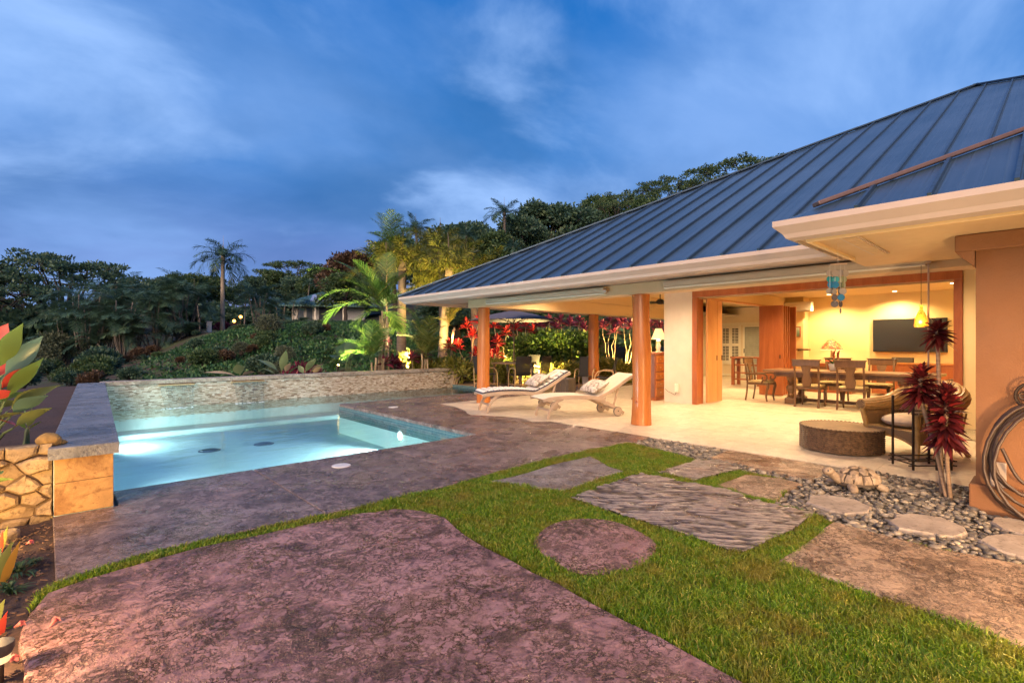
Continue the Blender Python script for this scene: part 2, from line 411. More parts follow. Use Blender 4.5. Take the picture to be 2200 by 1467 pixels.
m_tan = STONE('tan_travertine', (.34,.17,.05), (.45,.25,.085), (.20,.08,.02), crack=.1, cscale=3, wet=.1, rough=.7, bump=.5, spots=.6)
m_rock = STONE('wall_rock', (.26,.16,.075), (.42,.29,.15), (.10,.055,.025), crack=.0, cscale=3, wet=.05, rough=.85, bump=1.0, spots=.5)
m_mortar = M('mortar', (.16,.10,.055), .9, bump=.5, bscale=40)
m_plaster, t, b = newmat('pool_plaster'); co = t.coord(True)
c = t.ramp(t.noise(co, 1.2, 6, .6, .8), [(.3, (.58,.74,.72)), (.7, (.70,.82,.79))]); t.put(b.inputs['Base Color'], c); b.inputs['Roughness'].default_value = .7
m_wtile, t, b = newmat('waterline_mosaic'); co = t.coord(True)
sp = t.new('ShaderNodeSeparateXYZ'); t.put(sp.inputs[0], co); cm = t.new('ShaderNodeCombineXYZ'); t.put(cm.inputs[0], t.math('ADD', sp.outputs[0], sp.outputs[1])); t.put(cm.inputs[1], sp.outputs[2])
br = t.new('ShaderNodeTexBrick'); t.put(br.inputs[0], cm.outputs[0]); br.offset = 0; br.inputs['Scale'].default_value = 1; br.inputs['Brick Width'].default_value = .045; br.inputs['Row Height'].default_value = .045
br.inputs['Mortar Size'].default_value = .003; br.inputs['Color1'].default_value = (.02,.07,.10,1); br.inputs['Color2'].default_value = (.05,.13,.15,1); br.inputs['Mortar'].default_value = (.25,.30,.30,1)
t.put(b.inputs['Base Color'], br.outputs[0]); b.inputs['Roughness'].default_value = .18
m_mosaic, t, b = newmat('split_face_mosaic'); g = t.new('ShaderNodeNewGeometry').outputs['Random Per Island']
c = t.ramp(g, [(0, (.24,.16,.10)), (.25, (.46,.36,.25)), (.7, (.60,.51,.39)), (1, (.74,.67,.55))]); t.put(b.inputs['Base Color'], c); b.inputs['Roughness'].default_value = .5
t.put(b.inputs['Normal'], t.bump(t.noise(t.coord(True), 60, 4), .4, .006))
m_water, t, b = newmat('pool_water'); t.n.remove(b); co = t.coord(True, (1, 1.6, 1))
hgt = t.math('ADD', t.noise(co, 1.6, 3, .5, .6), t.math('MULTIPLY', t.noise(co, 7, 3, .5), .25)); nb = t.bump(hgt, .16, .05)
tr = t.new('ShaderNodeBsdfTransparent'); tr.inputs[0].default_value = (.70,.95,.97,1); gl = t.new('ShaderNodeBsdfGlossy'); gl.inputs['Roughness'].default_value = .06; t.put(gl.inputs['Normal'], nb)
fr = t.new('ShaderNodeFresnel'); fr.inputs[0].default_value = 1.33; t.put(fr.inputs['Normal'], nb); mx = t.new('ShaderNodeMixShader')
t.put(mx.inputs[0], fr.outputs[0]); t.put(mx.inputs[1], tr.outputs[0]); t.put(mx.inputs[2], gl.outputs[0]); t.put(t.n['Material Output'].inputs[0], mx.outputs[0])

# --- terrain: one sheet to the horizon, open where the pool is dug
xs = np.unique(np.concatenate([np.linspace(-600,-60,8), np.linspace(-60,-8,12), np.linspace(-8,.1,8), np.linspace(.1,10.4,12), np.linspace(10.4,34,26), np.linspace(34,120,26), np.linspace(120,700,9)]).round(4))
ys = np.unique(np.concatenate([np.linspace(-300,-20,5), np.linspace(-20,5.9,10), np.linspace(5.9,14.25,8), np.linspace(14.25,40,30), np.linspace(40,130,26), np.linspace(130,700,9)]).round(4))
XX, YY = np.meshgrid(xs, ys, indexing='ij'); ZZ = terr(np.minimum(XX, 130), YY)
for i in range(XX.shape[0]):
    for j in range(XX.shape[1]):
        if YY[i,j] > 14.4: ZZ[i,j] += .35*mnoise.noise((XX[i,j]*.21, YY[i,j]*.21, 3.3))
V = np.stack([XX, YY, ZZ], -1).reshape(-1, 3); ny = len(ys); F = []
for i in range(len(xs)-1):
    for j in range(ny-1):
        cx, cy = (xs[i]+xs[i+1])/2, (ys[j]+ys[j+1])/2
        if .1 < cx < 10.4 and 5.9 < cy < 14.25: continue
        F.append((i*ny+j, (i+1)*ny+j, (i+1)*ny+j+1, i*ny+j+1))
struct(mk('ground', mesh_np('ground', V, F), m_soil, smooth=180))

# --- pool basin, steps, water
PA, PB, PC, PD, PE, PF = (.47,6.07), (4.88,6.07), (5.0,11.27), (10.3,11.27), (10.3,14.12), (.95,14.12)
outline = [PA, PB, PC, PD, PE, PF]; ZF = -.66
mb = MB(); mb.add([(x,y,ZF) for x, y in outline], [tuple(range(6))])
for i in range(6):
    p, q = outline[i], outline[(i+1) % 6]
    mb.add([(p[0],p[1],ZF),(q[0],q[1],ZF),(q[0],q[1],-.30),(p[0],p[1],-.30)], [(0,1,2,3)])
basin = struct(mb.build('pool_basin', m_plaster))
mb = MB()
for i in range(6):
    p, q = outline[i], outline[(i+1) % 6]
    if i == 4: continue
    mb.add([(p[0],p[1],-.30),(q[0],q[1],-.30),(q[0],q[1],.0 if i == 3 else -.05),(p[0],p[1],.0 if i == 3 else -.05)], [(0,1,2,3)])
mb.build('waterline_band', m_wtile, basin)
MB().bb(.9, 10.29, 13.35, 14.11, ZF+.001, -.54).build('pool_bench', m_plaster, basin, bev=.03)
for k, (x0, zt) in enumerate([(6.6, -.54), (7.1, -.42), (7.6, -.28)]):
    MB().bb(x0, 10.295-.004*k, 11.28+.003*k, 13.34-.003*k, ZF+.002, zt).build('pool_step', m_plaster, basin, bev=.02)
mb = MB(); mb.add([(x,y,-.09) for x, y in outline], [tuple(range(6))])
struct(mb.build('pool_water', m_water))

# --- stamped pool deck in saw-cut slabs
STRIP_TOP = GP([(120,1252),(300,1190),(560,1132),(800,1082),(990,1036),(1100,1004),(1290,960),(1360,952)])
front = [(.05,5.5),(.05,3.99)]+STRIP_TOP[1:]+[(6.66,G(1385,941)[1]),(6.66,6.067),(.475,6.067),(.475,5.5)]
deck = struct(MB().prism([(5.2,6.3),(6.4,6.3),(6.4,6.5),(5.2,6.5)], -.12, -.09).build('pool_deck', m_grout))
cuts = [.0, 1.7, 3.35, 5.0, 7.0]
for k in range(4):
    p = clip(clip(front, -1, 0, -cuts[k]-.004), 1, 0, cuts[k+1]-.004)
    MB().prism(p, -.08, .004, .008).build('deck_slab', m_deck, deck)
lobes = GP([(1143,906),(1130,901),(1115,898),(1085,895),(1060,893.5),(1030,892),(1012,891.5),(1004,888),(1000,882),(975,873),(950,869)])
mid = [(4.884,6.075),(6.66,6.075),(6.66,6.2)]+lobes+[(6.74,9.78),(8.3,9.76),(10.3,9.78),(10.3,11.266),(5.004,11.266)]
MB().prism(clip(mid, 0, 1, 8.9), -.08, .004, .008).build('deck_slab', m_deck, deck)
MB().prism(clip(mid, 0, -1, -8.908), -.08, .004, .008).build('deck_slab', m_deck, deck)
m_deck2 = STONE('stamped_deck_brown', (.24,.15,.09), (.33,.22,.13), (.10,.06,.035), crack=.6, cscale=1.2, wet=.42, rough=.5, bump=.4, spots=.4)
MB().prism([(10.308,9.78),(15.2,9.78),(15.2,10.4),(13.8,12.6),(11.6,15.0),(10.308,15.0)], -.08, .004, .008).build('deck_slab', m_deck2, deck)

# --- slabs set in the lawn
SL = dict(
 S1=(m_slab, [(100,1275),(180,1246),(250,1225),(420,1178),(600,1140),(760,1105),(850,1093),(905,1098),(960,1113),(1000,1150),(1040,1175),(1100,1205),(1200,1255),(1350,1335),(1480,1400),(1600,1467),(1800,1600),(-60,1600),(45,1480),(52,1430),(38,1385),(58,1322)]),
 S2=(m_slab, [(1140,1165),(1160,1140),(1190,1122),(1240,1113),(1300,1115),(1345,1127),(1385,1147),(1412,1165),(1414,1183),(1385,1208),(1340,1226),(1285,1237),(1230,1226),(1170,1197)]),
 S3=(m_slab2, [(1050,1035),(1110,1022),(1200,995),(1268,980),(1290,990),(1310,1003),(1340,1012),(1280,1030),(1215,1055),(1170,1050),(1120,1043)]),
 S4=(m_bark, [(1225,1070),(1290,1045),(1375,1017),(1560,1052),(1660,1085),(1750,1103),(1700,1140),(1600,1190),(1550,1178),(1470,1150),(1340,1108)]),
 S5=(m_bark, [(1415,1015),(1500,988),(1545,992),(1600,1008),(1560,1015),(1490,1033)]),
 S6=(m_slab3, [(1540,1043),(1600,1020),(1680,1028),(1725,1040),(1680,1060),(1668,1077),(1600,1060)]),
 S7=(m_slab3, [(1525,984),(1566,967.2),(1660,981.5),(1755,997),(1792,1009),(1745,1031),(1640,1010),(1560,990)]),
 S8=(m_slab3, [(1670,1205),(1730,1165),(1790,1120),(1900,1150),(2000,1175),(2100,1195),(2200,1212),(2320,1240),(2320,1450),(2200,1392),(2000,1320),(1850,1265)]),
 T1=(m_step, [(1728,1080),(1740,1068),(1770,1063),(1840,1075),(1872,1090),(1865,1102),(1820,1106),(1780,1098)]),
 T2=(m_step, [(1910,1120),(1925,1107),(1960,1104),(2025,1114),(2070,1133),(2078,1145),(2055,1156),(1985,1146),(1930,1136)]),
 T3=(m_step, [(2125,1122),(2140,1113),(2170,1114),(2260,1132),(2290,1150),(2260,1168),(2200,1151),(2150,1138)]),
 T4=(m_step, [(2104,1162),(2120,1152),(2160,1148),(2240,1160),(2290,1182),(2260,1215),(2200,1200),(2140,1182)]))
slab_polys = {}
SLAB_LABEL = dict(S1='largest reddish stamped slab filling the near left foreground', S2='round reddish stamped stepping slab ringed by grass', S3='pale grey cracked slab beside the grass strip near the pool deck',
 S4='large dark bark-textured slab in the middle of the lawn', S5='small bark-textured slab next to the pebbles and tile patio', S6='small tan slab between the grass tongue and the turtle pebbles', S7='long tan slab touching the tile patio edge',
 S8='large tan stamped slab at the right below the pebble bed', T1='pitted stepping stone nearest the turtle', T2='pitted stepping stone in the pebbles below the red plant', T3='pitted stepping stone under the hanging hose', T4='pitted stepping stone at the right edge below the hose')
for i, (k, (mt, px)) in enumerate(SL.items()):
    p = GP(px); 
    if k == 'S2': p = chaikin(p, 2)
    elif k[0] == 'T': p = rough_edge(p, .09, .012, i+40)
    else: p = rough_edge(p, .16, .010, i)
    slab_polys[k] = p
    zt = .012 if k[0] == 'T' else (-.006 if k in ('S4','S5') else .006)
    o = MB().prism(p, -.09, zt, .012).build('stepping_stone' if k[0] == 'T' else 'paving_slab', mt)
    if k in ('S4','S5'):   # fissured top as real relief
        uv = [(a*RV[0]+b_*RV[1], a*DV[0]+b_*DV[1]) for a, b_ in p]; c_ = .0095; us = np.arange(min(q[0] for q in uv), max(q[0] for q in uv)+c_, c_); vs_ = np.arange(min(q[1] for q in uv), max(q[1] for q in uv)+c_, c_); U, V_ = np.meshgrid(us, vs_, indexing='ij')
        Hh = np.empty(U.shape)
        for ii in range(U.shape[0]):
            for jj in range(U.shape[1]):
                u, v = U[ii,jj], V_[ii,jj]; wx = mnoise.noise((u*1.3, v*1.3, 7.1)); wy = mnoise.noise((u*2.1, v*2.1, 1.7)); v2 = v+.10*wx+.16*u; n1_ = mnoise.noise((u*4.5+wy*2.0, v2*24+wx*1.5, 0)); n2_ = mnoise.noise((u*16+wx, v2*40, 4)); Hh[ii,jj] = min(1, max(0, .70+2.2*(abs(n1_)-.20)+.5*n2_))
        XY = np.stack([U*RV[0]+V_*DV[0], U*RV[1]+V_*DV[1], -.004+.019*Hh], -1).reshape(-1,3); nv_ = len(vs_); ci, cj = np.meshgrid(np.arange(len(us)-1), np.arange(nv_-1), indexing='ij'); cid = (ci*nv_+cj).ravel(); ctr = (XY[cid]+XY[cid+nv_+1])/2; ok = inpoly(ctr[:,0], ctr[:,1], p); cid = cid[ok]
        mk('fissured_top', mesh_np('fissured_top', XY, np.stack([cid, cid+nv_, cid+nv_+1, cid+1], 1)), m_bark, o, smooth=180)
    tag(o, SLAB_LABEL[k], 'stepping stone' if k[0] == 'T' else 'paving slab', 'stepping stones in the pebbles' if k[0] == 'T' else 'stamped slabs set in the lawn')

# --- tile patio and the floor running on into the house
floor = struct(MB().bb(6.05, 11.0, -.1, 9.77, -.09, -.016).build('patio_floor', m_grout))
TS = .61; tile_me = {}
def lay(x0, x1, y0, y1, par, fac, skip=None):
    i = 0; x = x0
    while x < x1-.05:
        y = y0+(.305 if i % 2 else 0)-.305
        while y < y1-.05:
            xa, xb, ya, yb = x, min(x+TS, x1), max(y, y0), min(y+TS, y1)
            if yb-ya > .06 and not (skip and skip((xa+xb)/2, (ya+yb)/2)):
                w, l = round(xb-xa-.004, 3), round(yb-ya-.004, 3)
                if (w, l) not in tile_me:
                    me = bpy.data.meshes.new('floor_tile'); q = MB().bb(0, w, 0, l, -.014, 0)
                    me.from_pydata(q.v, [], q.f); me.update(); me.materials.append(m_tile); tile_me[(w, l)] = me
                o = bpy.data.objects.new('floor_tile', tile_me[(w, l)]); COL.objects.link(o); o.parent = par
                o.location = (xa+.002, ya+.002, random.uniform(-.0015, .0)-.002)
            y += TS
        x += TS; i += 1
lay(6.06, 6.672, 6.25, 9.76, floor, 1)
lay(6.672, 10.95, .45, 9.76, floor, 1)
floor_in = struct(MB().bb(11.001, 23.0, -4, 10.7, -.09, -.016).build('house_floor', m_grout))
lay(10.954, 16.5, .2, 5.5, floor_in, 1)
MB().bb(16.504, 22, -3, 10.7, -.015, -.003).build('living_floor', m_tile, floor_in)
MB().bb(10.954, 16.5, 5.504, 10.7, -.015, -.003).build('living_floor', m_tile, floor_in)

# --- pebble beds
BEDS = [GP([(1350,950),(1405,941),(1562,966.5),(1525,983),(1490,986),(1440,972)]),
        GP([(1522,986),(1560,990),(1640,1010),(1745,1031),(1795,1008),(1900,1016),(2095,1046),(2093,1092),(2330,1125),(2330,1242),(2200,1214),(2100,1197),(1900,1152),(1795,1122),(1755,1104),(1668,1080),(1685,1060),(1725,1041),(1680,1027),(1600,1011),(1545,993)])]
m_peb, t, b = newmat('river_pebble'); oi = t.new('ShaderNodeObjectInfo').outputs['Random']; gi = t.new('ShaderNodeNewGeometry').outputs['Random Per Island']
rn = t.math('FRACT', t.math('ADD', oi, t.math('MULTIPLY', gi, 7.3)))
c = t.ramp(rn, [(0, (.045,.040,.036)), (.4, (.11,.095,.08)), (.75, (.20,.165,.13)), (1, (.38,.31,.22))])
c = t.mix(t.ramp(t.noise(t.coord(), 14, 5, .7), [(.4, 0), (.8, .4)]), c, (.22,.20,.18)); t.put(b.inputs['Base Color'], c); b.inputs['Roughness'].default_value = .42
t.put(b.inputs['Normal'], t.bump(t.noise(t.coord(), 50, 3), .15, .004))
m_gravel = M('pebble_underlay', (.05,.045,.04), .9, bump=.6)
pb = struct(MB().prism(BEDS[1], -.09, -.03).build('pebble_bed', m_gravel)); MB().prism(BEDS[0], -.09, -.031).build('pebble_underlay', m_gravel, pb)
peb_me = []
for k in range(8):
    me = bpy.data.meshes.new('pebble'); q = MB().ell((0,0,0), (1, random.uniform(.6,.85), random.uniform(.38,.55)), 7, 5, .07, k)
    me.from_pydata([tuple(p) for p in q.v], [], q.f); me.update(); me.polygons.foreach_set('use_smooth', [True]*len(me.polygons)); me.materials.append(m_peb); peb_me.append((me, q))
P_ = []
for bi, bed in enumerate(BEDS):
    xa = [p[0] for p in bed]; ya = [p[1] for p in bed]
    for lay_ in range(2):
        d = .052 if bi else .056; gx = np.arange(min(xa), max(xa), d); gy = np.arange(min(ya), max(ya), d)
        X_, Y_ = np.meshgrid(gx, gy); X_ = X_.ravel()+rng.uniform(-.024,.024,X_.size)+lay_*.03; Y_ = Y_.ravel()+rng.uniform(-.024,.024,Y_.size)+lay_*.03
        k = inpoly(X_, Y_, bed)
        for s_ in ('S4','S5','S6','S7','S8','T1','T2','T3','T4'): k &= ~inpoly(X_, Y_, slab_polys[s_])
        for x, y in zip(X_[k], Y_[k]):
            if lay_ and random.random() < .45: continue
            if x > 5.72 and y < .47: continue
            P_.append((x, y, lay_))
P_.sort(key=lambda p: p[0]*DV[0]+p[1]*DV[1]); mbp = MB(); cnt = 0
for (x, y, l_) in P_:
    k = random.randrange(8); s_ = random.choice([.016,.020,.024,.027,.030,.034,.044])*(1.0 if l_ else 1.05); rz = random.uniform(0, 6.28); tl = random.uniform(-.3,.3)
    mt = Matrix.Translation((x, y, -.018+.016*l_+random.uniform(-.004,.006))) @ Matrix.Rotation(rz, 4, 'Z') @ Matrix.Rotation(tl, 4, 'X') @ Matrix.Diagonal((s_,s_,s_,1))
    if cnt < 300 and l_ == 1 and x*DV[0]+y*DV[1] > 3.4 and (x*RV[0]+y*RV[1])/(x*DV[0]+y*DV[1]) < 1.03:
        o = bpy.data.objects.new('pebble', peb_me[k][0]); COL.objects.link(o); o.parent = pb; o.matrix_basis = mt; cnt += 1
    else: mbp.add([mt @ Vector(v) for v in peb_me[k][1].v], peb_me[k][1].f)
tag(mbp.build('small_pebbles', m_peb, pb, smooth=180), kind='stuff')

# --- lawn: soil sheet and blades between the slabs
LAWN = STRIP_TOP[:-1]+GP([(1362,951),(1440,971),(1490,986),(1545,992),(1600,1011),(1690,1030),(1690,1060),(1668,1080),(1755,1103),(1797,1121),(2330,1242),(2330,1452),(2450,1600),(1800,1600),(1600,1467),(1480,1400),(1000,1150),(960,1113),(850,1093),(420,1178),(180,1246),(100,1275),(60,1310),(75,1275)])
m_turf = M('turf_soil', (.06,.055,.016), .9, bump=.5); struct(MB().prism(LAWN, -.1, -.022).build('lawn', m_turf))
m_grass, t, b = newmat('grass_blade'); gi = t.new('ShaderNodeNewGeometry').outputs['Random Per Island']; co = t.coord(True)
c = t.ramp(gi, [(0, (.055,.13,.007)), (.5, (.13,.26,.014)), (.85, (.25,.34,.02)), (1, (.46,.38,.08))])
dry = t.ramp(t.noise(co, 2.6, 6, .7), [(.46, 0), (.66, .8)]); c = t.mix(dry, c, (.27,.21,.035))
t.put(b.inputs['Base Color'], c); b.inputs['Roughness'].default_value = .4; b.inputs['Specular IOR Level'].default_value = .35
tr = t.new('ShaderNodeBsdfTranslucent'); t.put(tr.inputs[0], c); mx = t.new('ShaderNodeMixShader'); mx.inputs[0].default_value = .35
t.put(mx.inputs[1], b.outputs[0]); t.put(mx.inputs[2], tr.outputs[0]); t.put(t.n['Material Output'].inputs[0], mx.outputs[0])
def blades(x, y, z0, h, w, lean):
    n = len(x); a = rng.uniform(0, 2*np.pi, n); h = h*rng.uniform(.55, 1.25, n); w = w*rng.uniform(.7, 1.3, n)
    dx, dy = np.cos(a)*w/2, np.sin(a)*w/2; la = rng.uniform(0, 2*np.pi, n); ll = h*lean*rng.uniform(.2, 1.3, n); lx, ly = np.cos(la)*ll, np.sin(la)*ll
    z = np.full(n, z0) if np.isscalar(z0) else z0
    V = np.empty((n, 5, 3)); V[:,0] = np.stack([x-dx, y-dy, z], 1); V[:,1] = np.stack([x+dx, y+dy, z], 1)
    mx_, my_, mz_ = x+lx*.35, y+ly*.35, z+h*.62; V[:,2] = np.stack([mx_+dx*.8, my_+dy*.8, mz_], 1); V[:,3] = np.stack([mx_-dx*.8, my_-dy*.8, mz_], 1)
    V[:,4] = np.stack([x+lx, y+ly, z+h*(1-.25*lean)], 1); o = (np.arange(n)*5)[:,None]
    return V.reshape(-1,3), o+np.array([0,1,2,3]), o+np.array([3,2,4])
xa = [p[0] for p in LAWN]; ya = [p[1] for p in LAWN]; n = 560000
X_ = rng.uniform(max(-.4, min(xa)), min(6.9, max(xa)), n); Y_ = rng.uniform(min(ya), max(ya), n); k = inpoly(X_, Y_, LAWN)
for s_ in slab_polys:
    sp_ = slab_polys[s_]; mx_ = sum(p[0] for p in sp_)/len(sp_); my_ = sum(p[1] for p in sp_)/len(sp_); q_ = 1-.022/max(.25, (max(p[0] for p in sp_)-min(p[0] for p in sp_))/2); k &= ~inpoly(X_, Y_, [(mx_+(p[0]-mx_)*q_, my_+(p[1]-my_)*q_) for p in sp_])
for bed in BEDS: k &= ~inpoly(X_, Y_, bed)
dd = X_*DV[0]+Y_*DV[1]; aa = np.abs(X_*RV[0]+Y_*RV[1])/np.maximum(dd, .1); k &= (dd > 1.9) & (aa < 1.12) & (rng.random(n) < np.clip(6.5/np.maximum(dd, 1)**1.0, .6, 1))
X_, Y_ = X_[k], Y_[k]; dd = dd[k]
hh = .044+.020*np.array([mnoise.noise((a*1.9, b*1.9, 0))+.8*mnoise.noise((a*7, b*7, 3)) for a, b in zip(X_, Y_)])
Vg, Fg, Tg = blades(X_, Y_, -.024, hh, .0042+.0004*dd, .75)
o = mk('lawn_grass', mesh_np('lawn_grass', Vg, Fg, Tg), m_grass); tag(o, 'short green lawn grass growing between the stamped slabs', 'grass', kind='stuff')

# --- left wall of the pool and the planter behind it
w = thing('raised_pool_wall', 'low wall with wide slate-blue cap and tan end at left of pool', 'wall', (.25, 5.6, 0))
WP = [(.055,5.55),(.44,5.55),(.93,14.1),(.55,14.1)]
MB().prism(WP, -.30, .46).build('core', m_plaster, w, world=True)
MB().prism([(.02,5.49),(.475,5.49),(.975,14.13),(.52,14.13)], .461, .555, .006).build('cap', m_cap, w, world=True)
for (x0, x1, z0, z1) in [(.058,.438,.262,.457),(.058,.438,.0,.259)]:
    MB().bb(x0, x1, 5.53, 5.549, z0, z1).build('tile', m_tan, w, world=True, bev=.004)
rw = thing('stone_retaining_wall', 'rough mortared stone wall lit warm orange left of the pool wall end', 'wall', (-.6, 5.6, 0))
MB().bb(-2.4, .05, 5.60, 5.85, -.2, .56).build('core', m_mortar, rw, world=True)
rr = random.Random(14); seeds = [(rr.uniform(-1.1,.05), rr.uniform(-.1,.6)) for _ in range(200)]; keep = []
for p in seeds:
    if all(math.hypot(p[0]-q_[0], (p[1]-q_[1])*1.5) > .13 for q_ in keep): keep.append(p)
for p in keep:
    cell = [(-1.15,-.1),(.047,-.1),(.047,.583),(-1.15,.583)]
    for q_ in keep:
        if q_ is p: continue
        a_, b_ = q_[0]-p[0], (q_[1]-p[1])*2.25; cell = clip(cell, a_, b_, (a_*(q_[0]+p[0])+b_*(q_[1]+p[1]))/2-.007*math.hypot(a_, b_))
        if len(cell) < 3: break
    if len(cell) < 3: continue
    cell = [tuple(c_) for c_ in rough_edge(cell, .05, .006, len(cell)+int(p[0]*1000))]; n_ = len(cell); cx = sum(c_[0] for c_ in cell)/n_; cz = sum(c_[1] for c_ in cell)/n_; dp = rr.uniform(.008,.065); tl_ = rr.uniform(-.12,.12)
    v = [(a_, 5.605, b_) for a_, b_ in cell]+[(a_, 5.598-dp*.6, b_) for a_, b_ in cell]+[(cx+(a_-cx)*.80, 5.597-dp-(b_-cz)*tl_*2-rr.uniform(-.004,.006), cz+(b_-cz)*.80) for a_, b_ in cell]+[(cx, 5.595-dp-rr.uniform(-.004,.008), cz)]
    f = [(2*n_+i, 2*n_+(i+1)%n_, 3*n_) for i in range(n_)]+[(r*n_+i, r*n_+(i+1)%n_, (r+1)*n_+(i+1)%n_, (r+1)*n_+i) for r in range(2) for i in range(n_)]
    MB().add(v, f).build('stone', m_rock, rw, world=True, smooth=28)
m_mulch = M('bark_mulch', (.055,.028,.02), .95, var=.6, scale=40, bump=1.0, bscale=45, world=True)
def bumpy(name, poly_fn, x0, x1, y0, y1, nx, ny, zf, mat):
    mb = MB(); v = []; f = []
    for i in range(nx+1):
        for j in range(ny+1):
            a, b_ = i/nx, j/ny; x, y = poly_fn(a, b_); v.append((x, y, zf(x, y)))
    for i in range(nx):
        for j in range(ny): f.append((i*(ny+1)+j, (i+1)*(ny+1)+j, (i+1)*(ny+1)+j+1, i*(ny+1)+j+1))
    return mb.add(v, f).build(name, mat, smooth=180)
struct(bumpy('planter_soil', lambda a, b_: ((-5*(1-a)+.05*a)+b_*.5*a, 5.62+b_*8.5), 0,0,0,0, 30, 40, lambda x, y: .50+.035*mnoise.noise((x*6, y*6, 1))-.45*float(sstep(-1.6,-4.5,x)), m_mulch))
struct(bumpy('mulch_bed', lambda a, b_: (-3*(1-a)+.06*a, 1.5+b_*4.1), 0,0,0,0, 60, 80, lambda x, y: -.035+.02*mnoise.noise((x*9, y*9, 4)), m_mulch))

# --- back wall of the pool with mosaic face, coping, spouts and falling water
bw = thing('mosaic_pool_wall', 'long split-face mosaic wall with two water spouts behind the pool', 'wall', (5.5, 14.3, 0))
MB().bb(.5, 10.55, 14.14, 14.42, -.34, .466).build('core', m_mortar, bw, world=True)
mbt = MB(); z = -.33; rr = random.Random(3)
while z < .44:
    x = .92+rr.uniform(-.05,0)
    while x < 10.52:
        l_ = rr.uniform(.05,.11); x1 = min(x+l_, 10.54); mbt.bb(x+.002, x1-.002, 14.141-rr.uniform(.006,.026), 14.15, z+.0015, z+.021); x = x1
    z += .0225
tag(mbt.build('mosaic_tiles', m_mosaic, bw, world=True), kind='stuff')
m_cope = STONE('coping_stone', (.28,.22,.16), (.42,.35,.27), (.13,.09,.06), crack=.2, cscale=4, wet=.2, rough=.6, bump=.9, spots=.6)
x = .9
while x < 10.5:
    x1 = min(x+random.uniform(.5,.75), 10.58); MB().bb(x+.002, x1-.002, 14.09, 14.46, .468, .56+random.uniform(-.002,.002)).build('coping_stone', m_cope, bw, world=True, bev=.006); x = x1
m_brass = M('brushed_brass', (.42,.30,.15), .45, .3); m_sheet = GLASS('falling_water', (.80,.86,.86), rough=.12)
t = NT(m_sheet); 
for n_ in t.n:
    if n_.type in ('BSDF_GLOSSY','FRESNEL'): t.put(n_.inputs['Normal'], t.bump(t.noise(t.coord(True, (40,1,2.5)), 1.2, 4), .9, .02))
m_foam = M('white_foam', (.85,.92,.92), .6, bump=.6, bscale=30)
for (xa_, xb_, yp) in [(340,418,825), (497,567,816.5)]:
    p0 = on_y(xa_, yp+2, 14.1); p1 = on_y(xb_, yp-2, 14.1); zc_ = .43
    MB().bb(p0.x, p1.x, 14.04, 14.14, zc_-.016, zc_+.016).build('water_spout', m_brass, bw, world=True, bev=.004)
    q = MB(); nx_, nz_ = 14, 10; v = []; f = []
    for i in range(nx_+1):
        for j in range(nz_+1):
            u = i/nx_; s_ = j/nz_; sh = .1*s_; x_ = p0.x+(p1.x-p0.x)*(.03+sh+u*(.94-sh*1.4)); v.append((x_, 14.03-.16*s_+.006*math.sin(u*17+s_*3), zc_-.01-(zc_+.11)*s_))
    for i in range(nx_):
        for j in range(nz_): a = i*(nz_+1)+j; f.append((a, a+nz_+1, a+nz_+2, a+1))
    q.add(v, f).build('water_sheet', m_sheet, bw, world=True, smooth=180)
    q = MB()
    for k_ in range(22): q.ell((p0.x+(p1.x-p0.x)*random.uniform(.0,.95), 13.84+random.gauss(0,.07), -.091), (random.uniform(.015,.05), random.uniform(.012,.03), .006), 8, 5, .2, k_)
    q.build('splash_foam', m_foam, bw, world=True, smooth=180)

# --- fittings round the pool
m_lid = M('white_plastic_lid', (.62,.60,.58), .5, var=.06); m_dark = M('dark_fitting', (.02,.03,.05), .4)
for (px, py, r_, lb) in [(733,1001,.105,'round white skimmer lid in the near deck beside the pool'), (845,875,.11,'round white skimmer lid on the deck corner beyond the pool light')]:
    x, y = G(px, py); o = thing('skimmer_lid', lb, 'skimmer lid', (x, y, .004), 0, 'skimmer lids in the pool deck')
    MB().lathe([(r_,-.003),(r_,.004),(r_*.95,.007),(r_*.9,.006)], 28).build('rim', m_lid, o, smooth=40); MB().lathe([(r_*.88,.0),(r_*.88,.007),(.0,.0085)], 28, cap=False).build('cover', m_lid, o, smooth=40)
for (px, py, lb) in [(450,968,'dark round drain cover on the pool floor, the nearer one'), (567,954,'dark round drain cover on the pool floor, the farther one')]:
    x, y = G(px, py, ZF); o = thing('drain_cover', lb, 'drain cover', (x, min(y, 13.1), ZF+.002), 0, 'drain covers on the pool floor')
    MB().lathe([(.15,0),(.145,.02),(.10,.032),(0,.036)], 24, cap=False).build('dome', m_dark, o, smooth=40); MB().lathe([(.19,0),(.19,.008),(.15,.01)], 24, cap=False).build('flange', m_dark, o, smooth=40)
m_plens = EMIT('pool_lens', (.80,1.0,.98), 22.0); PLC = (.80,.97,1.0)
def pool_light(loc, nrm, e, lb):
    o = thing('pool_light', lb, 'pool light', loc, math.atan2(nrm[1], nrm[0]), 'underwater pool lights')
    q = MB(); n_ = 20; ring = lambda r_, x_: [(x_, r_*math.cos(6.283*k/n_), r_*math.sin(6.283*k/n_)) for k in range(n_)]
    q.add(ring(.075, .012), [tuple(range(n_))]).build('lens', m_plens, o)
    q = MB(); v = ring(.105,.001)+ring(.10,.016)+ring(.078,.014); f = [(r*n_+k, r*n_+(k+1)%n_, (r+1)*n_+(k+1)%n_, (r+1)*n_+k) for r in range(2) for k in range(n_)]; q.add(v, f).build('bezel', m_lid, o, smooth=40)
    p = Vector(loc)+Vector(nrm)*.06; lamp('pool_lamp', 'SPOT', p, e, PLC, .06, p+Vector(nrm)+Vector((0,0,-.12)), 165, .5, o)
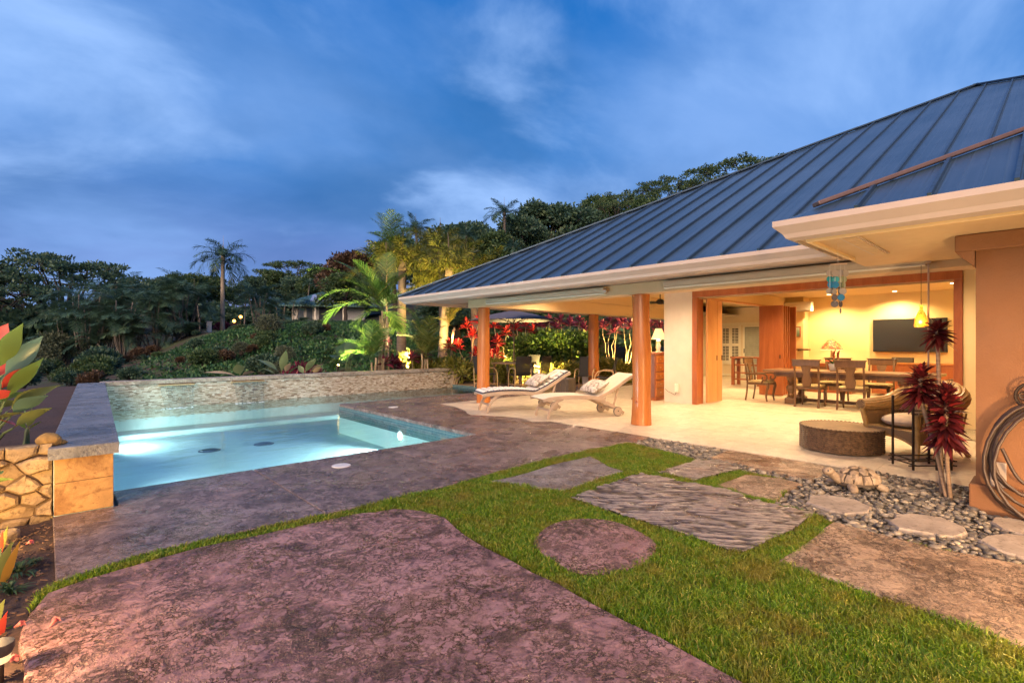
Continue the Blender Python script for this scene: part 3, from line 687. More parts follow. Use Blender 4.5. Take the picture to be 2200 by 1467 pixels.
pool_light((4.93, 8.41, -.34), (-1,0,0), 430, 'bright underwater light in the wall below the deck corner')
pool_light((.58, 7.6, -.38), (1,0,0), 320, 'underwater light in the left pool wall near the front edge')
pool_light((.86, 12.4, -.38), (1,0,0), 150, 'underwater light in the left pool wall near the mosaic wall')
pool_light((6.59, 12.2, -.59), (-1,0,0), 45, 'underwater light low on the riser of the pool steps')
o = thing('return_fitting', 'small dark return inlet in the pool wall beside the light', 'pool fitting', (4.90, 7.55, -.38)); MB().obox((0,0,0),(-.02,0,0),.09,.09).build('plate', m_dark, o, bev=.02)
MB().tube([(-.02,0,0),(-.03,0,0)], [.03,.02], 12).build('nozzle', m_dark, o)
# ================================================================== HOUSE
m_col = WOOD('polished_log', (.29,.085,.018), (.50,.18,.042), .26, 'z', 4.5, .1)
m_wall = M('cream_stucco', (.72,.62,.47), .8, var=.05, scale=3, bump=.25, bscale=120)
m_pier = M('pale_stucco', (.66,.58,.50), .85, var=.09, scale=2.5, bump=.6, bscale=120)
m_yel = M('yellow_plaster', (.80,.64,.34), .75, var=.04, scale=2, bump=.12, bscale=90)
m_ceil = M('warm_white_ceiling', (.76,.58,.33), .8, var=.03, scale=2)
m_wing = M('terracotta_stucco', (.22,.098,.042), .85, var=.14, scale=2.2, bump=.7, bscale=70)
m_beam = M('tan_painted_beam', (.55,.40,.24), .6, var=.06, scale=4)
m_gut = M('offwhite_gutter', (.45,.36,.31), .4, var=.06, scale=5)
m_maho = WOOD('mahogany', (.24,.065,.022), (.42,.14,.05), .3, 'z', 5, .06)
m_cedar = WOOD('light_cedar_door', (.46,.20,.07), (.62,.31,.12), .32, 'z', 5, .06)
m_cass = M('shade_cassette', (.47,.38,.29), .5, var=.05); m_white = M('white_trim', (.78,.74,.64), .5, var=.04)
m_roof, t, b = newmat('standing_seam_metal'); co = t.coord(True)
sp = t.new('ShaderNodeSeparateXYZ'); t.put(sp.inputs[0], co)
fine = t.noise(t.coord(True, (.4, 26, .4)), 1.0, 4, .6); c = t.ramp(t.noise(co, .8, 5, .6), [(.3, (.055,.105,.165)), (.7, (.095,.155,.225))])
c = t.mix(t.ramp(fine, [(.45, 0), (.75, .4)]), c, (.14,.20,.27)); c = t.mix(t.ramp(t.noise(t.coord(True, (1,7,1)), 2.4, 7, .75), [(.55, 0), (.8, .35)]), c, (.21,.26,.32))
t.put(b.inputs['Base Color'], c); b.inputs['Metallic'].default_value = .6; b.inputs['Roughness'].default_value = .4
pen = t.math('SINE', t.math('MULTIPLY', sp.outputs[1], 6.2832/.115)); t.put(b.inputs['Normal'], t.bump(t.ramp(pen, [(.80, 0), (.98, 1)]), .35, .01))
m_seam = M('dark_seam', (.05,.085,.13), .45, .5); m_rcap = M('brown_ridge_cap', (.16,.10,.09), .5, .35)
m_black = M('matte_black', (.015,.015,.016), .5); m_iron = M('dark_iron', (.045,.03,.022), .5, .6)
m_disc = EMIT('downlight_lens', (1,.80,.48), 14.0)
WARM = (1.0, .67, .30); WARM2 = (1.0, .70, .41)

H = thing('house', 'single-storey house with blue standing-seam hip roof and open lanai', 'house', (9, 3, 0))
def hp(mb, name, mat, **k): return mb.build(name, mat, H, world=True, **k)

# --- columns of whole peeled logs
def log_col(x, y, r0, r1, z1, seed):
    pts = []; rad = []; rr = random.Random(seed)
    for i in range(15):
        s_ = i/14; pts.append((x+.012*math.sin(s_*5+seed), y+.012*math.cos(s_*4+seed), z1*s_)); rad.append(r0+(r1-r0)*s_+.006*math.sin(s_*11+seed*2))
    rad[0] += .008; o = hp(MB().tube(pts, rad, 22), 'column', m_col, smooth=60)
    for k in range(3):
        q = MB(); a = math.pi+.9*rr.uniform(-1,1)-.5; z_ = rr.uniform(.1,.5)*(k+1); rr_ = rad[min(13,int(z_/z1*14))]
        n = Vector((math.cos(a), math.sin(a), 0)); q.tube([Vector((x,y,z_))+n*(rr_-.01), Vector((x,y,z_))+n*(rr_+.004)], [.024,.016], 10)
        q.build('knot', m_maho, o, world=True, smooth=60)
log_col(7.6, 4.9, .165, .148, 2.26, 1); log_col(7.7, 9.3, .160, .138, 2.26, 4); log_col(12.3, 9.6, .175, .15, 2.3, 9)

# --- beams, soffits, gutters
hp(MB().bb(7.42, 7.78, .5, 9.55, 2.25, 2.435), 'front_beam', m_beam, bev=.006)
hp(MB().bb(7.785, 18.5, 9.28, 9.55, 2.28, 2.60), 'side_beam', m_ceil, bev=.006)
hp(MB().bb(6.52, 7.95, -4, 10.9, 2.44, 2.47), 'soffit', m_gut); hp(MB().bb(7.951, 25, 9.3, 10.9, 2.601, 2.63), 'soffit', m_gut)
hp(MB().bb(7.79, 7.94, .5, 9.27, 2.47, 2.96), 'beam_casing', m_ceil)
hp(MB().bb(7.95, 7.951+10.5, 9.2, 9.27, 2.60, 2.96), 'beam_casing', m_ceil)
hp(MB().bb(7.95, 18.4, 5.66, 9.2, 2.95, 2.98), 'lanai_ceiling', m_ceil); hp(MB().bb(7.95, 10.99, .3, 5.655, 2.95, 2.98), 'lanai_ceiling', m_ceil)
GPROF = [(0,0),(-.055,.022),(-.075,.06),(-.125,.11),(-.14,.125),(-.14,.175),(-.125,.178),(-.125,.165),(0,.165)]
def gutter(x, y0, y1, z, ret_x=None):
    q = MB(); n = len(GPROF)
    # mitred run along the eave and its return round the corner
    st = [[(x+a, y0, z+b_) for a, b_ in GPROF], [(x+a, y1-a, z+b_) for a, b_ in GPROF]]
    if ret_x is not None: st.append([(ret_x, y1-a, z+b_) for a, b_ in GPROF])
    v = sum(st, []); f = [(i*n+k, i*n+(k+1)%n, (i+1)*n+(k+1)%n, (i+1)*n+k) for i in range(len(st)-1) for k in range(n)]+[tuple(range(n)), tuple((len(st)-1)*n+k for k in range(n))[::-1]]
    return hp(q.add(v, f), 'gutter', m_gut)
gutter(6.54, -4, 10.88, 2.36, 25); gutter(4.95, -3, 1.60, 2.32, 6.5)
hp(MB().bb(6.541, 6.575, -4, 10.87, 2.40, 2.52), 'fascia', m_gut); hp(MB().bb(4.951, 4.985, -3, 1.59, 2.33, 2.45), 'fascia', m_gut)

# --- main roof: pyramid hip; panels and seams are pieces of the roof
EX, EY, EZ, SLP, AS = 6.42, 11.06, 2.53, .508, 9.77
AX, AY = EX+AS, EY-AS; AZ = EZ+SLP*AS
roof = hp(MB().add([(EX,EY,EZ-.03),(AX,AY,AZ-.03),(EX,EY-2*AS,EZ-.03),(28,EY,EZ-.03),(28,AY,AZ-.03),(28,EY-2*AS,EZ-.03),(EX+.1,EY-.1,EZ-.06),(28,EY-.1,EZ-.06)],
        [(0,2,1),(0,1,4,3),(1,2,5,4)]), 'roof', m_seam)
def panel(par, pts, nrm, th=.012, name='roof_panel'):
    pts = [Vector(p) for p in pts]; n = len(pts); v = pts+[p-Vector(nrm)*th for p in pts]
    return MB().add(v, [tuple(range(n))[::-1], tuple(range(n, 2*n))]+[(i, (i+1)%n, n+(i+1)%n, n+i) for i in range(n)]).build(name, m_roof, par, world=True)
def front_panels(par, ex, ey, ez, s_max, y_lo, wid, off, apex_y=None):
    nrm = Vector((-SLP, 0, 1)).normalized(); hl = lambda y: max(0, min(ey-y, s_max if apex_y is None else min(s_max, y-(2*apex_y-ey))))
    P3 = lambda s_, y: Vector((ex+s_, y, ez+SLP*s_)); y = ey-off; prev = ey
    while prev > y_lo:
        y0, y1 = y+.012, prev-.012
        pts = [P3(0,y1), P3(0,y0)]+[P3(hl(y0),y0)]
        if apex_y is not None and y0 < apex_y < y1: pts.append(P3(hl(apex_y), apex_y))
        if hl(y1) > .03: pts.append(P3(hl(y1), y1))
        panel(par, pts, nrm)
        if hl(y) > .1: MB().obox(P3(-.01,y)+nrm*.012, P3(hl(y),y)+nrm*.012, .026, .055, nrm).build('seam', m_seam, par, world=True)
        prev = y; y -= wid
front_panels(roof, EX, EY, EZ, AS, -3.6, .46, .3, AY)
hd = lambda p, q: (Vector(p), Vector(q))
def hipcap(par, p, q, w=.16, mat=None):
    p, q = Vector(p), Vector(q); n = max(1, int((q-p).length/2.6))
    for i in range(n): MB().obox(p.lerp(q, i/n)+Vector((0,0,.035)), p.lerp(q, (i+1)/n-.0005)+Vector((0,0,.035+.004*(i%2))), w, .04).build('hip_cap', mat or m_seam, par, world=True, bev=.01)
hipcap(roof, (EX,EY,EZ), (AX,AY,AZ)); hipcap(roof, (AX,AY,AZ), (EX+.01,EY-2*AS+.01,EZ)); hipcap(roof, (AX,AY,AZ+.004), (28,AY,AZ+.004))
# --- wing roof
WX, WY, WZ = 4.83, 1.72, 2.485
roof2 = hp(MB().add([(WX,WY,WZ-.03),(6.4,WY,WZ-.03),(11.4,WY-5,WZ-.03+5*SLP),(WX+5,WY-5,WZ-.03+5*SLP),(WX,WY-5,WZ-.03)], [(0,1,2,3),(0,3,4)]), 'wing_roof', m_seam)
front_panels(roof2, WX, WY, WZ, 5, -3.2, .46, .62)
hipcap(roof2, (WX+.25,WY-.25,WZ+.25*SLP), (WX+5,WY-5,WZ+5*SLP), .11, m_rcap)
panel(roof2, [(WX,WY,WZ),(WX+5,WY-5,WZ+5*SLP),(6.4+5,WY-5,WZ+5*SLP),(6.4,WY,WZ)], Vector((0,SLP,1)).normalized())
hp(MB().bb(4.96, 7.41, -3, 1.58, 2.335, 2.36), 'wing_soffit', m_beam)
hp(MB().bb(5.0, 5.03, -3, 1.52, 2.305, 2.334), 'soffit_batten', m_ceil); hp(MB().bb(5.03, 6.5, 1.49, 1.52, 2.305, 2.334), 'soffit_batten', m_ceil)
vent = hp(MB().bb(5.12, 6.35, 1.16, 1.30, 2.322, 2.334), 'soffit_vent', m_gut)
for k in range(6): MB().bb(5.15+.2*k, 5.33+.2*k, 1.18, 1.28, 2.316, 2.3215).build('vent_slat', m_beam, vent, world=True)

# --- wing walls
hp(MB().bb(5.87, 6.15, -3.2, .47, .0, 2.334), 'wing_wall', m_wing); hp(MB().bb(6.151, 11.3, .1, .468, -.05, 2.334), 'wing_wall', m_wing)
hp(MB().bb(5.805, 6.2, -3.2, .51, -.1, .205), 'plinth', m_wing, bev=.012)
hp(MB().prism([(5.795,-3.2),(6.2,-3.2),(6.2,.60),(5.795,.60)], 2.19, 2.333), 'wall_band', m_wing, bev=.01)
hp(MB().add([(5.797,.47,2.05),(6.19,.47,2.05),(6.19,.595,2.189),(5.797,.595,2.189),(5.797,.47,2.189),(6.19,.47,2.189)], [(0,1,2,3),(3,2,5,4),(0,3,4),(1,5,2)]), 'corbel', m_wing)

# --- front wall with the wide opening
hp(MB().bb(11.0, 11.35, 5.73, 6.45, -.05, 2.95), 'pier', m_pier)
hp(MB().bb(11.0, 11.25, .472, 1.03, -.05, 2.95), 'wall', m_yel); hp(MB().bb(11.0, 11.25, 1.031, 5.725, 2.605, 2.95), 'wall', m_wall)
fr = hp(MB().bb(10.97, 11.28, 1.035, 5.72, 2.46, 2.60), 'door_frame', m_maho, bev=.008)
MB().bb(10.97, 11.28, 5.60, 5.72, 0, 2.459).build('jamb', m_maho, fr, world=True, bev=.006); MB().bb(10.97, 11.28, 1.035, 1.15, 0, 2.459).build('jamb', m_maho, fr, world=True, bev=.006)
MB().bb(11.05, 11.20, 1.151, 5.599, 2.435, 2.459).build('track', m_brass, fr, world=True)
for k, (x0, x1) in enumerate([(11.29,11.78),(11.80,12.05)]):
    d = hp(MB().bb(x0, x1, 5.50+.005*k, 5.545+.005*k, .02, 2.42), 'folding_door', m_cedar, bev=.004)
    MB().bb(x1-.04, x1-.02, 5.485, 5.499+.005*k, 1.0, 1.12).build('handle', m_iron, d, world=True)
# --- dining room shell
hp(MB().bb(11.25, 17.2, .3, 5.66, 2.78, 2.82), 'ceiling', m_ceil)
hp(MB().bb(17.0, 17.2, .3, 5.10, -.05, 2.78), 'back_wall', m_yel); hp(MB().bb(16.5, 17.2, 5.101, 5.66, -.05, 2.78), 'back_wall', m_yel)
hp(MB().bb(11.25, 17.0, .1, .299, -.05, 2.78), 'side_wall', m_yel)
hp(MB().bb(11.351, 16.499, 5.56, 5.66, 2.48, 2.78), 'side_header', m_ceil)
fr2 = hp(MB().bb(11.36, 16.0, 5.54, 5.68, 2.43, 2.479), 'side_door_frame', m_cedar, bev=.005)
MB().bb(15.98, 16.10, 5.54, 5.68, 0, 2.429).build('jamb', m_maho, fr2, world=True)
hp(MB().bb(16.101, 16.499, 5.56, 5.66, -.05, 2.479), 'side_wall', m_yel)
for k in range(5):
    x = 14.35+.16*k; y0 = 4.98 if k else 4.92
    d = hp(MB().bb(x, x+.045, y0, 5.53, .02, 2.42), 'folding_door', m_maho, bev=.004); MB().bb(x-.012, x-.001, y0+.06, y0+.085, 1.0, 1.1).build('handle', m_iron, d, world=True)
hp(MB().bb(15.25, 15.30, 4.9, 5.53, .02, 2.42), 'folding_door', m_maho, bev=.004)
hp(MB().bb(16.52, 16.99, 5.095, 5.10, .0, 2.78), 'niche_return', m_yel)
# --- living room beyond: shutter window, sliding door
hp(MB().bb(22.0, 22.2, 5.66, 10.7, -.05, 2.95), 'living_wall', m_wall); hp(MB().bb(18.45, 22.0, 10.5, 10.7, -.05, 2.95), 'living_wall', m_wall)
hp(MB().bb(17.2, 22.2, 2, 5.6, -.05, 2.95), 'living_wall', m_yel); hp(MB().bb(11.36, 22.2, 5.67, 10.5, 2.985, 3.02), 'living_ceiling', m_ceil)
hp(MB().bb(21.985, 21.999, 6, 10.49, 2.19, 2.30), 'wall_trim', m_white); hp(MB().bb(21.985, 21.999, 6, 10.49, 0, .09), 'wall_trim', m_white)
wn = hp(MB().bb(21.95, 21.984, 9.22, 10.07, .5, 2.19), 'shutter_window', m_white)
for k in range(2):
    ya = 9.25+.41*k; s_ = MB().bb(21.925, 21.949, ya, ya+.385, .54, 2.15).build('shutter', m_white, wn, world=True)
    for (za, zb) in ((.66,1.30),(1.42,2.05)):
        MB().bb(21.918, 21.924, ya+.06, ya+.325, za, zb).build('shutter_opening', m_black, wn, world=True); z = za+.03
        while z < zb-.02: MB().bb(21.895, 21.917, ya+.06, ya+.325, z, z+.022).build('louver', m_white, wn, world=True); z += .065
    for (za, zb) in ((.66,1.30),(1.42,2.05)): MB().bb(21.885, 21.894, ya+.185, ya+.20, za, zb).build('tilt_rod', m_white, wn, world=True)
sd = hp(MB().bb(21.94, 21.984, 8.30, 9.12, 0, 2.18), 'sliding_door', m_white)
MB().bb(21.93, 21.939, 8.38, 9.04, .08, 2.1).build('screen', M('grey_screen', (.22,.23,.20), .5), sd, world=True); MB().bb(21.91, 21.93, 9.05, 9.08, 1.0, 1.18).build('handle', m_iron, sd, world=True)
z = .2
while z < 2.05: MB().bb(21.922, 21.929, 8.40, 9.02, z, z+.05).build('louver', M('grey_louver', (.36,.37,.32), .4), sd, world=True); z += .085

# --- retractable shades under the eave, crank rod
def shade(pa, pb, lb, crank):
    y0, y1 = on_x(pa, 640, 7.35).y, on_x(pb, 600, 7.35).y; o = thing('roller_shade', lb, 'roller shade', (7.36, (y0+y1)/2, 2.30), 0, 'retracted roller shades')
    q = MB(); pr = [(7.415,2.31),(7.35,2.305),(7.325,2.33),(7.32,2.38),(7.335,2.41),(7.415,2.415)]; n = 6
    q.add([(a, y0, b_) for a, b_ in pr]+[(a, y1, b_) for a, b_ in pr], [(i, (i+1)%n, n+(i+1)%n, n+i) for i in range(n)]+[tuple(range(n))[::-1], tuple(range(n, 2*n))]).build('cassette', m_cass, o, world=True)
    MB().bb(7.335, 7.40, y0+.0 if y0 > y1 else y0, y1, 2.285, 2.3035).build('hem_bar', m_white, o, world=True)
    MB().tube([(7.36,y1-.05,2.34),(7.36,y1+.005,2.34)], [.03,.04], 10).build('gear_end', m_gut, o, world=True)
    if crank:
        x, y = 7.33, y1-.03; zc_ = 1.17
        MB().tube([(x,y,2.30),(x,y,zc_),(x-.01,y+.0,zc_-.05),(x-.05,y+.10,zc_-.11),(x-.05,y+.10,zc_-.17)], .009, 8).build('crank_rod', m_gut, o, world=True)
shade(1045, 1298, 'white retracted shade cassette on the beam above the sun loungers', False); shade(1427, 1988, 'long white retracted shade cassette above the dining room opening', True)

# --- recessed ceiling lights
def downlight(x, y, z, e, lb, col=WARM, spot=150, disc=.055, soft=.05, aim=None):
    o = thing('ceiling_downlight', lb, 'downlight', (x, y, z), 0, 'recessed ceiling lights')
    MB().lathe([(disc,-.004),(.0,-.004)], 20, cap=False).build('lens', m_disc, o); MB().lathe([(disc+.025,.0),(disc+.02,-.008),(disc,-.006)], 20, cap=False).build('trim_ring', m_white, o, smooth=40)
    p = (x, y, z-.05); lamp('downlight_lamp', 'SPOT', p, e*2.25, col, soft, aim or (x, y, 0), spot, .7, o)
for (x, y, e, lb) in [(16.45,2.9,70,'ceiling light washing the wall above the television'),(16.2,4.35,70,'ceiling light beside the wall air conditioner'),(13.1,4.4,75,'dining room ceiling light over the left end of the table'),(13.1,2.2,75,'dining room ceiling light over the right end of the table'),(12.0,3.4,60,'dining room ceiling light nearest the patio'),(15.2,1.6,45,'dining room ceiling light near the right wall')]:
    downlight(x, y, 2.779, e, lb)
for (x, y, e, lb) in [(19.5,8.3,110,'living room ceiling light in front of the shutters'),(15.5,7.0,90,'living room ceiling light beyond the folded doors')]: downlight(x, y, 2.984, e, lb)
for (x, y, e, lb) in [(9.4,8.2,95,'lanai ceiling light behind the sun loungers'),(9.4,5.6,95,'lanai ceiling light by the pale pier'),(9.4,3.1,95,'lanai ceiling light in front of the dining table'),(9.4,1.2,70,'lanai ceiling light over the rattan armchair'),(14.5,7.6,60,'lanai ceiling light behind the pier')]:
    downlight(x, y, 2.949, e*.85, lb, WARM2)
for (x, y, e, lb) in [(5.35,-1.5,70,'soffit light above the terracotta wall just right of the frame'),(5.35,-3.0,80,'soffit light farther right along the terracotta wall')]: downlight(x, y, 2.334, e, lb, (1.0,.62,.28), 165)
# ================================================================== FURNITURE AND SMALL THINGS
def extr(poly, a0, a1, axis='y'):
    """polygon in the plane across `axis`, extruded along it"""
    n = len(poly); q = MB()
    put = {'y': lambda p, w: (p[0], w, p[1]), 'x': lambda p, w: (w, p[0], p[1])}[axis]
    return q.add([put(p, a0) for p in poly]+[put(p, a1) for p in poly], [tuple(range(n)), tuple(range(n, 2*n))[::-1]]+[(i, n+i, n+(i+1)%n, (i+1)%n) for i in range(n)])
def ribbon(path, th):
    """closed outline of a line of points in 2-D with the given thickness"""
    up = []; dn = []
    for i, p in enumerate(path):
        a, b_ = path[max(i-1,0)], path[min(i+1,len(path)-1)]; d = Vector((b_[0]-a[0], b_[1]-a[1])).normalized(); w = th[i] if hasattr(th, '__len__') else th
        up.append((p[0]-d.y*w/2, p[1]+d.x*w/2)); dn.append((p[0]+d.y*w/2, p[1]-d.x*w/2))
    return up+dn[::-1]
def smoothpath(pts, n=6):
    """Catmull-Rom through the points"""
    P = [Vector(p) for p in pts]; P = [P[0]*2-P[1]]+P+[P[-1]*2-P[-2]]; out = []
    for i in range(1, len(P)-2):
        for k in range(n):
            t = k/n; a, b_, c, d = P[i-1], P[i], P[i+1], P[i+2]
            out.append(.5*((2*b_)+(c-a)*t+(2*a-5*b_+4*c-d)*t*t+(3*b_-a-3*c+d)*t*t*t))
    return out+[P[-2]]
m_oak = WOOD('brown_oak', (.075,.036,.016), (.17,.09,.042), .35, 'z', 6, .08); m_oakx = WOOD('brown_oak_top', (.13,.07,.034), (.25,.145,.075), .3, 'y', 5, .06)
m_seat = M('striped_seat_fabric', (.42,.33,.17), .9, var=.5, scale=9, bump=.2)
m_weath = M('weathered_lounger_wood', (.36,.27,.20), .6, var=.18, scale=14, stretch=(.3,1,1)); m_sling = M('pale_sling_fabric', (.62,.56,.48), .8, var=.04, bump=.2, bscale=250)
m_cush = M('white_pad', (.74,.70,.66), .9, var=.05, bump=.15, bscale=90); m_pipe = M('navy_piping', (.05,.05,.08), .8)
m_wtire = M('grey_tyre', (.16,.14,.12), .7)
m_pillow, t, b = newmat('floral_pillow'); co = t.coord(); v_ = t.vor(co, 14, 'F1'); c = t.ramp(t.noise(co, 9, 5, .6, 1.5), [(.38, (.20,.17,.15)), (.48, (.50,.43,.37)), (.60, (.62,.56,.50)), (.72, (.36,.28,.25))])
t.put(b.inputs['Base Color'], c); b.inputs['Roughness'].default_value = .9

# --- dining chairs
def dining_chair(arms, lb, loc, rz):
    o = thing('dining_chair', lb, 'dining chair', loc, rz, 'wooden dining chairs')
    for s in (-1, 1):
        bp = smoothpath([(-.27,0),(-.235,.22),(-.225,.45),(-.25,.75),(-.31,1.03)], 4); extr(ribbon(bp, .036), s*.235-.018, s*.235+.018).build('back_post', m_oak, o, bev=.006)
        fl = smoothpath([(.235,0),(.215,.12),(.235,.28),(.255,.36),(.235,.44)], 4); MB().tube([(p[0], s*.225, p[1]) for p in fl], [.018+.022*max(0, (p[1]-.05)/.4) for p in fl], 10).build('front_leg', m_oak, o, smooth=60)
    extr([(-.215,.39),(.25,.39),(.25,.445),(-.215,.445)], -.24, .24).build('seat_rail', m_oak, o, bev=.01)
    extr(smooth2([(-.20,.447),(.255,.447),(.262,.47),(.20,.50),(-.17,.495),(-.205,.475)]), -.235, .235).build('seat', m_seat, o, smooth=50, bev=.012)
    cr = extr([(-.27,.90),(.27,.90),(.275,1.0),(.285,1.035),(-.285,1.035),(-.275,1.0)], -.325, -.29, 'x'); cr.build('crest_rail', m_oak, o, bev=.008)
    extr([(-.295,1.036),(.295,1.036),(.30,1.055),(-.30,1.055)], -.335, -.27, 'x').build('crest_cap', m_oak, o, bev=.006)
    sp_ = [(.10,.90),(.085,.82),(.06,.76),(.07,.68),(.098,.60),(.088,.52),(.072,.455)]; pl = sp_+[(-a, z) for a, z in sp_[::-1]]
    q = extr(pl, -.014, .014, 'x'); q.v = [(x-.225-.085*max(0, (z-.45)/.58)**1.3, y, z) for x, y, z in q.v]; q.build('splat', m_oak, o, bev=.004)
    if arms:
        for s in (-1, 1):
            ap = smoothpath([(-.235,.66),(-.10,.655),(.10,.67),(.21,.655),(.25,.58),(.20,.51),(.13,.54),(.155,.60)], 4)
            MB().tube([(p[0], s*(.27+.02*math.sin(i*.2)), p[1]) for i, p in enumerate(ap)], .021, 8).build('arm', m_oak, o, smooth=60)
            MB().tube([(.16,s*.27,.52),(.12,s*.26,.44)], .018, 8).build('arm_support', m_oak, o)
    return o
def smooth2(p): return [(a[0], a[1]) for a in p]
TX = 13.1
dining_chair(False, 'wooden dining chair backing the patio, the left of the front pair', (12.53, 3.73, 0), 0)
dining_chair(False, 'wooden dining chair backing the patio, the right of the front pair', (12.55, 2.92, 0), .03)
dining_chair(True, 'wooden armchair with scrolled arms at the left end of the dining table', (13.02, 4.98, 0), -R(90))
dining_chair(True, 'wooden armchair at the right end of the dining table behind the red plant', (13.05, 1.30, 0), R(86))
dining_chair(False, 'wooden dining chair on the far side of the table below the television', (13.95, 2.75, 0), R(180)); dining_chair(False, 'wooden dining chair on the far side of the table behind the flowers', (13.95, 3.65, 0), R(178))
# --- dining table on turned balusters
o = thing('dining_table', 'long oak dining table on turned baluster legs inside the open room', 'table', (TX, 3.15, 0))
MB().bb(-.52, .52, -1.62, 1.62, .735, .785).build('tabletop', m_oakx, o, bev=.01); MB().bb(-.42, .42, -1.40, 1.40, .63, .734).build('apron', m_oak, o, bev=.005)
BP = [(.10,.14),(.10,.16),(.07,.175),(.085,.20),(.06,.225),(.055,.25),(.095,.33),(.105,.38),(.08,.44),(.055,.465),(.085,.485),(.06,.505),(.085,.55),(.10,.58),(.10,.63)]
for y in (-1.05, 1.05):
    for x in (-.33, .33):
        l = MB().lathe(BP, 18, (x, y, 0)).build('leg', m_oak, o, smooth=50); MB().bb(x-.11, x+.11, y-.11, y+.11, 0, .139).build('foot_block', m_oak, l, bev=.012)
    MB().bb(-.22, .22, y-.05, y+.05, .03, .12).build('end_stretcher', m_oak, o)
MB().bb(-.045, .045, -1.0, 1.0, .05, .12).build('stretcher', m_oak, o, bev=.006)
# --- centrepiece
o = thing('flower_vase', 'pale blue vase of red and tropical flowers on the dining table', 'vase', (13.0, 3.42, .785))
MB().lathe([(.05,0),(.062,.02),(.085,.14),(.08,.16),(.072,.155)], 20).build('vase', M('pale_blue_ceramic', (.42,.45,.55), .2), o, smooth=60)
m_fl = LEAF('dark_palm_sprig', (.02,.05,.012), (.06,.10,.03)); m_red = LEAF('red_petal', (.65,.03,.02), (.85,.10,.06)); m_bract = LEAF('brown_bract', (.20,.06,.03), (.36,.14,.07))
q = MB(); rr = random.Random(2)
for k in range(26): a = rr.uniform(0, 6.28); q.strip((0,0,.15), (math.cos(a)*rr.uniform(.3,1), math.sin(a)*rr.uniform(.5,1.4), rr.uniform(.3,1)), (-math.sin(a), math.cos(a), .2), rr.uniform(.16,.32), .03, .25, 4)
tag(q.build('leaves', m_fl, o), kind='stuff')
for (dx, dy, dz) in [(-.07,.05,.21),(-.03,-.12,.17),(.02,-.2,.1)]:
    q = MB()
    for k in range(6): a = k*1.047; q.strip((dx,dy,dz), (math.cos(a)-.5, math.sin(a), .5), (-math.sin(a), math.cos(a), 0), .085, .06, .25, 4)
    q.build('red_flower', m_red, o)
for (dy, h) in [(-.02,.26),(-.10,.22)]:
    q = MB()
    for k in range(7): a = k*.9; q.strip((0,dy,.18+h*.3+.02*k), (math.cos(a)*.3, math.sin(a)*.3-.1, 1), (-math.sin(a), math.cos(a), 0), .13, .05, .05, 4)
    q.build('heliconia_bract', m_bract, o)
MB().bb(-.10, .10, -.24, .02, .0, .012).build('tray', M('dark_tray', (.10,.05,.03), .4), o)
# --- lamp with leaded glass shade, on a cabinet
o = thing('cabinet', 'low reddish wooden cabinet under the leaded glass lamp', 'cabinet', (16.7, 4.43, 0)); MB().bb(-.26,.26,-.55,.55,.0,.80).build('body', m_maho, o, bev=.008); MB().bb(-.28,.28,-.58,.58,.801,.83).build('top', m_maho, o, bev=.006)
for k in range(2):
    d = MB().bb(-.275,-.261,-.52+.53*k,-.01+.53*k,.08,.74).build('door', m_oak, o, bev=.006); MB().bb(-.29,-.276,-.06+.08*k,-.04+.08*k,.4,.46).build('handle', m_brass, d)
m_tif, t, b = newmat('leaded_glass'); co = t.coord(); v_ = t.vor(co, 22, 'F1', 'Color'); e_ = t.vor(co, 22, 'DISTANCE_TO_EDGE'); c = t.ramp(v_, [(.2, (.70,.08,.02)), (.40, (.25,.30,.04)), (.52, (1,.50,.08)), (.75, (1,.70,.22))], 'CONSTANT'); c = t.mix(t.ramp(e_, [(.0, 1), (.04, 0)]), c, (.05,.02,.01))
b.inputs['Base Color'].default_value = (.10,.05,.02,1); t.put(b.inputs['Emission Color'], c); b.inputs['Emission Strength'].default_value = .55
o = thing('table_lamp', 'glowing leaded-glass table lamp behind the dining table', 'lamp', (16.62, 4.40, .832))
MB().lathe([(.09,0),(.085,.02),(.03,.05),(.025,.3),(.02,.42)], 14).build('base', m_brass, o, smooth=50); MB().lathe([(.275,.40),(.27,.43),(.20,.55),(.10,.66),(.03,.70)], 24, cap=False).build('shade', m_tif, o, smooth=60)
MB().lathe([(.265,.385),(.275,.399)], 24, cap=False).build('shade_rim', EMIT('lamp_rim_glow', (1,.76,.38), .7), o); lamp('table_lamp_bulb', 'POINT', (16.62,4.40,1.33), 8, WARM, .04, parent=o)
# --- sideboard, speaker, television, air conditioner, pictures, shelf
o = thing('sideboard', 'long orange-brown sideboard under the television', 'sideboard', (16.68, 2.45, 0)); MB().bb(-.25,.25,-.95,.95,.06,.86).build('body', m_maho, o, bev=.008); MB().bb(-.27,.27,-.98,.98,.861,.90).build('top', WOOD('sideboard_top', (.36,.14,.04), (.52,.24,.08), .3, 'y'), o, bev=.006)
for k in range(4): d = MB().bb(-.268,-.251,-.93+.47*k,-.50+.47*k,.12,.80).build('door', m_maho, o, bev=.01); MB().bb(-.285,-.269,-.70+.47*k,-.66+.47*k,.5,.53).build('handle', m_brass, d)
o = thing('speaker_box', 'small dark grey box speaker on the sideboard', 'speaker', (16.6, 2.75, .90)); MB().bb(-.06,.06,-.23,.23,0,.13).build('case', m_black, o, bev=.008); MB().bb(-.066,-.061,-.22,.22,.01,.12).build('grille', M('speaker_cloth', (.10,.10,.10), .9, bump=.4, bscale=300), o)
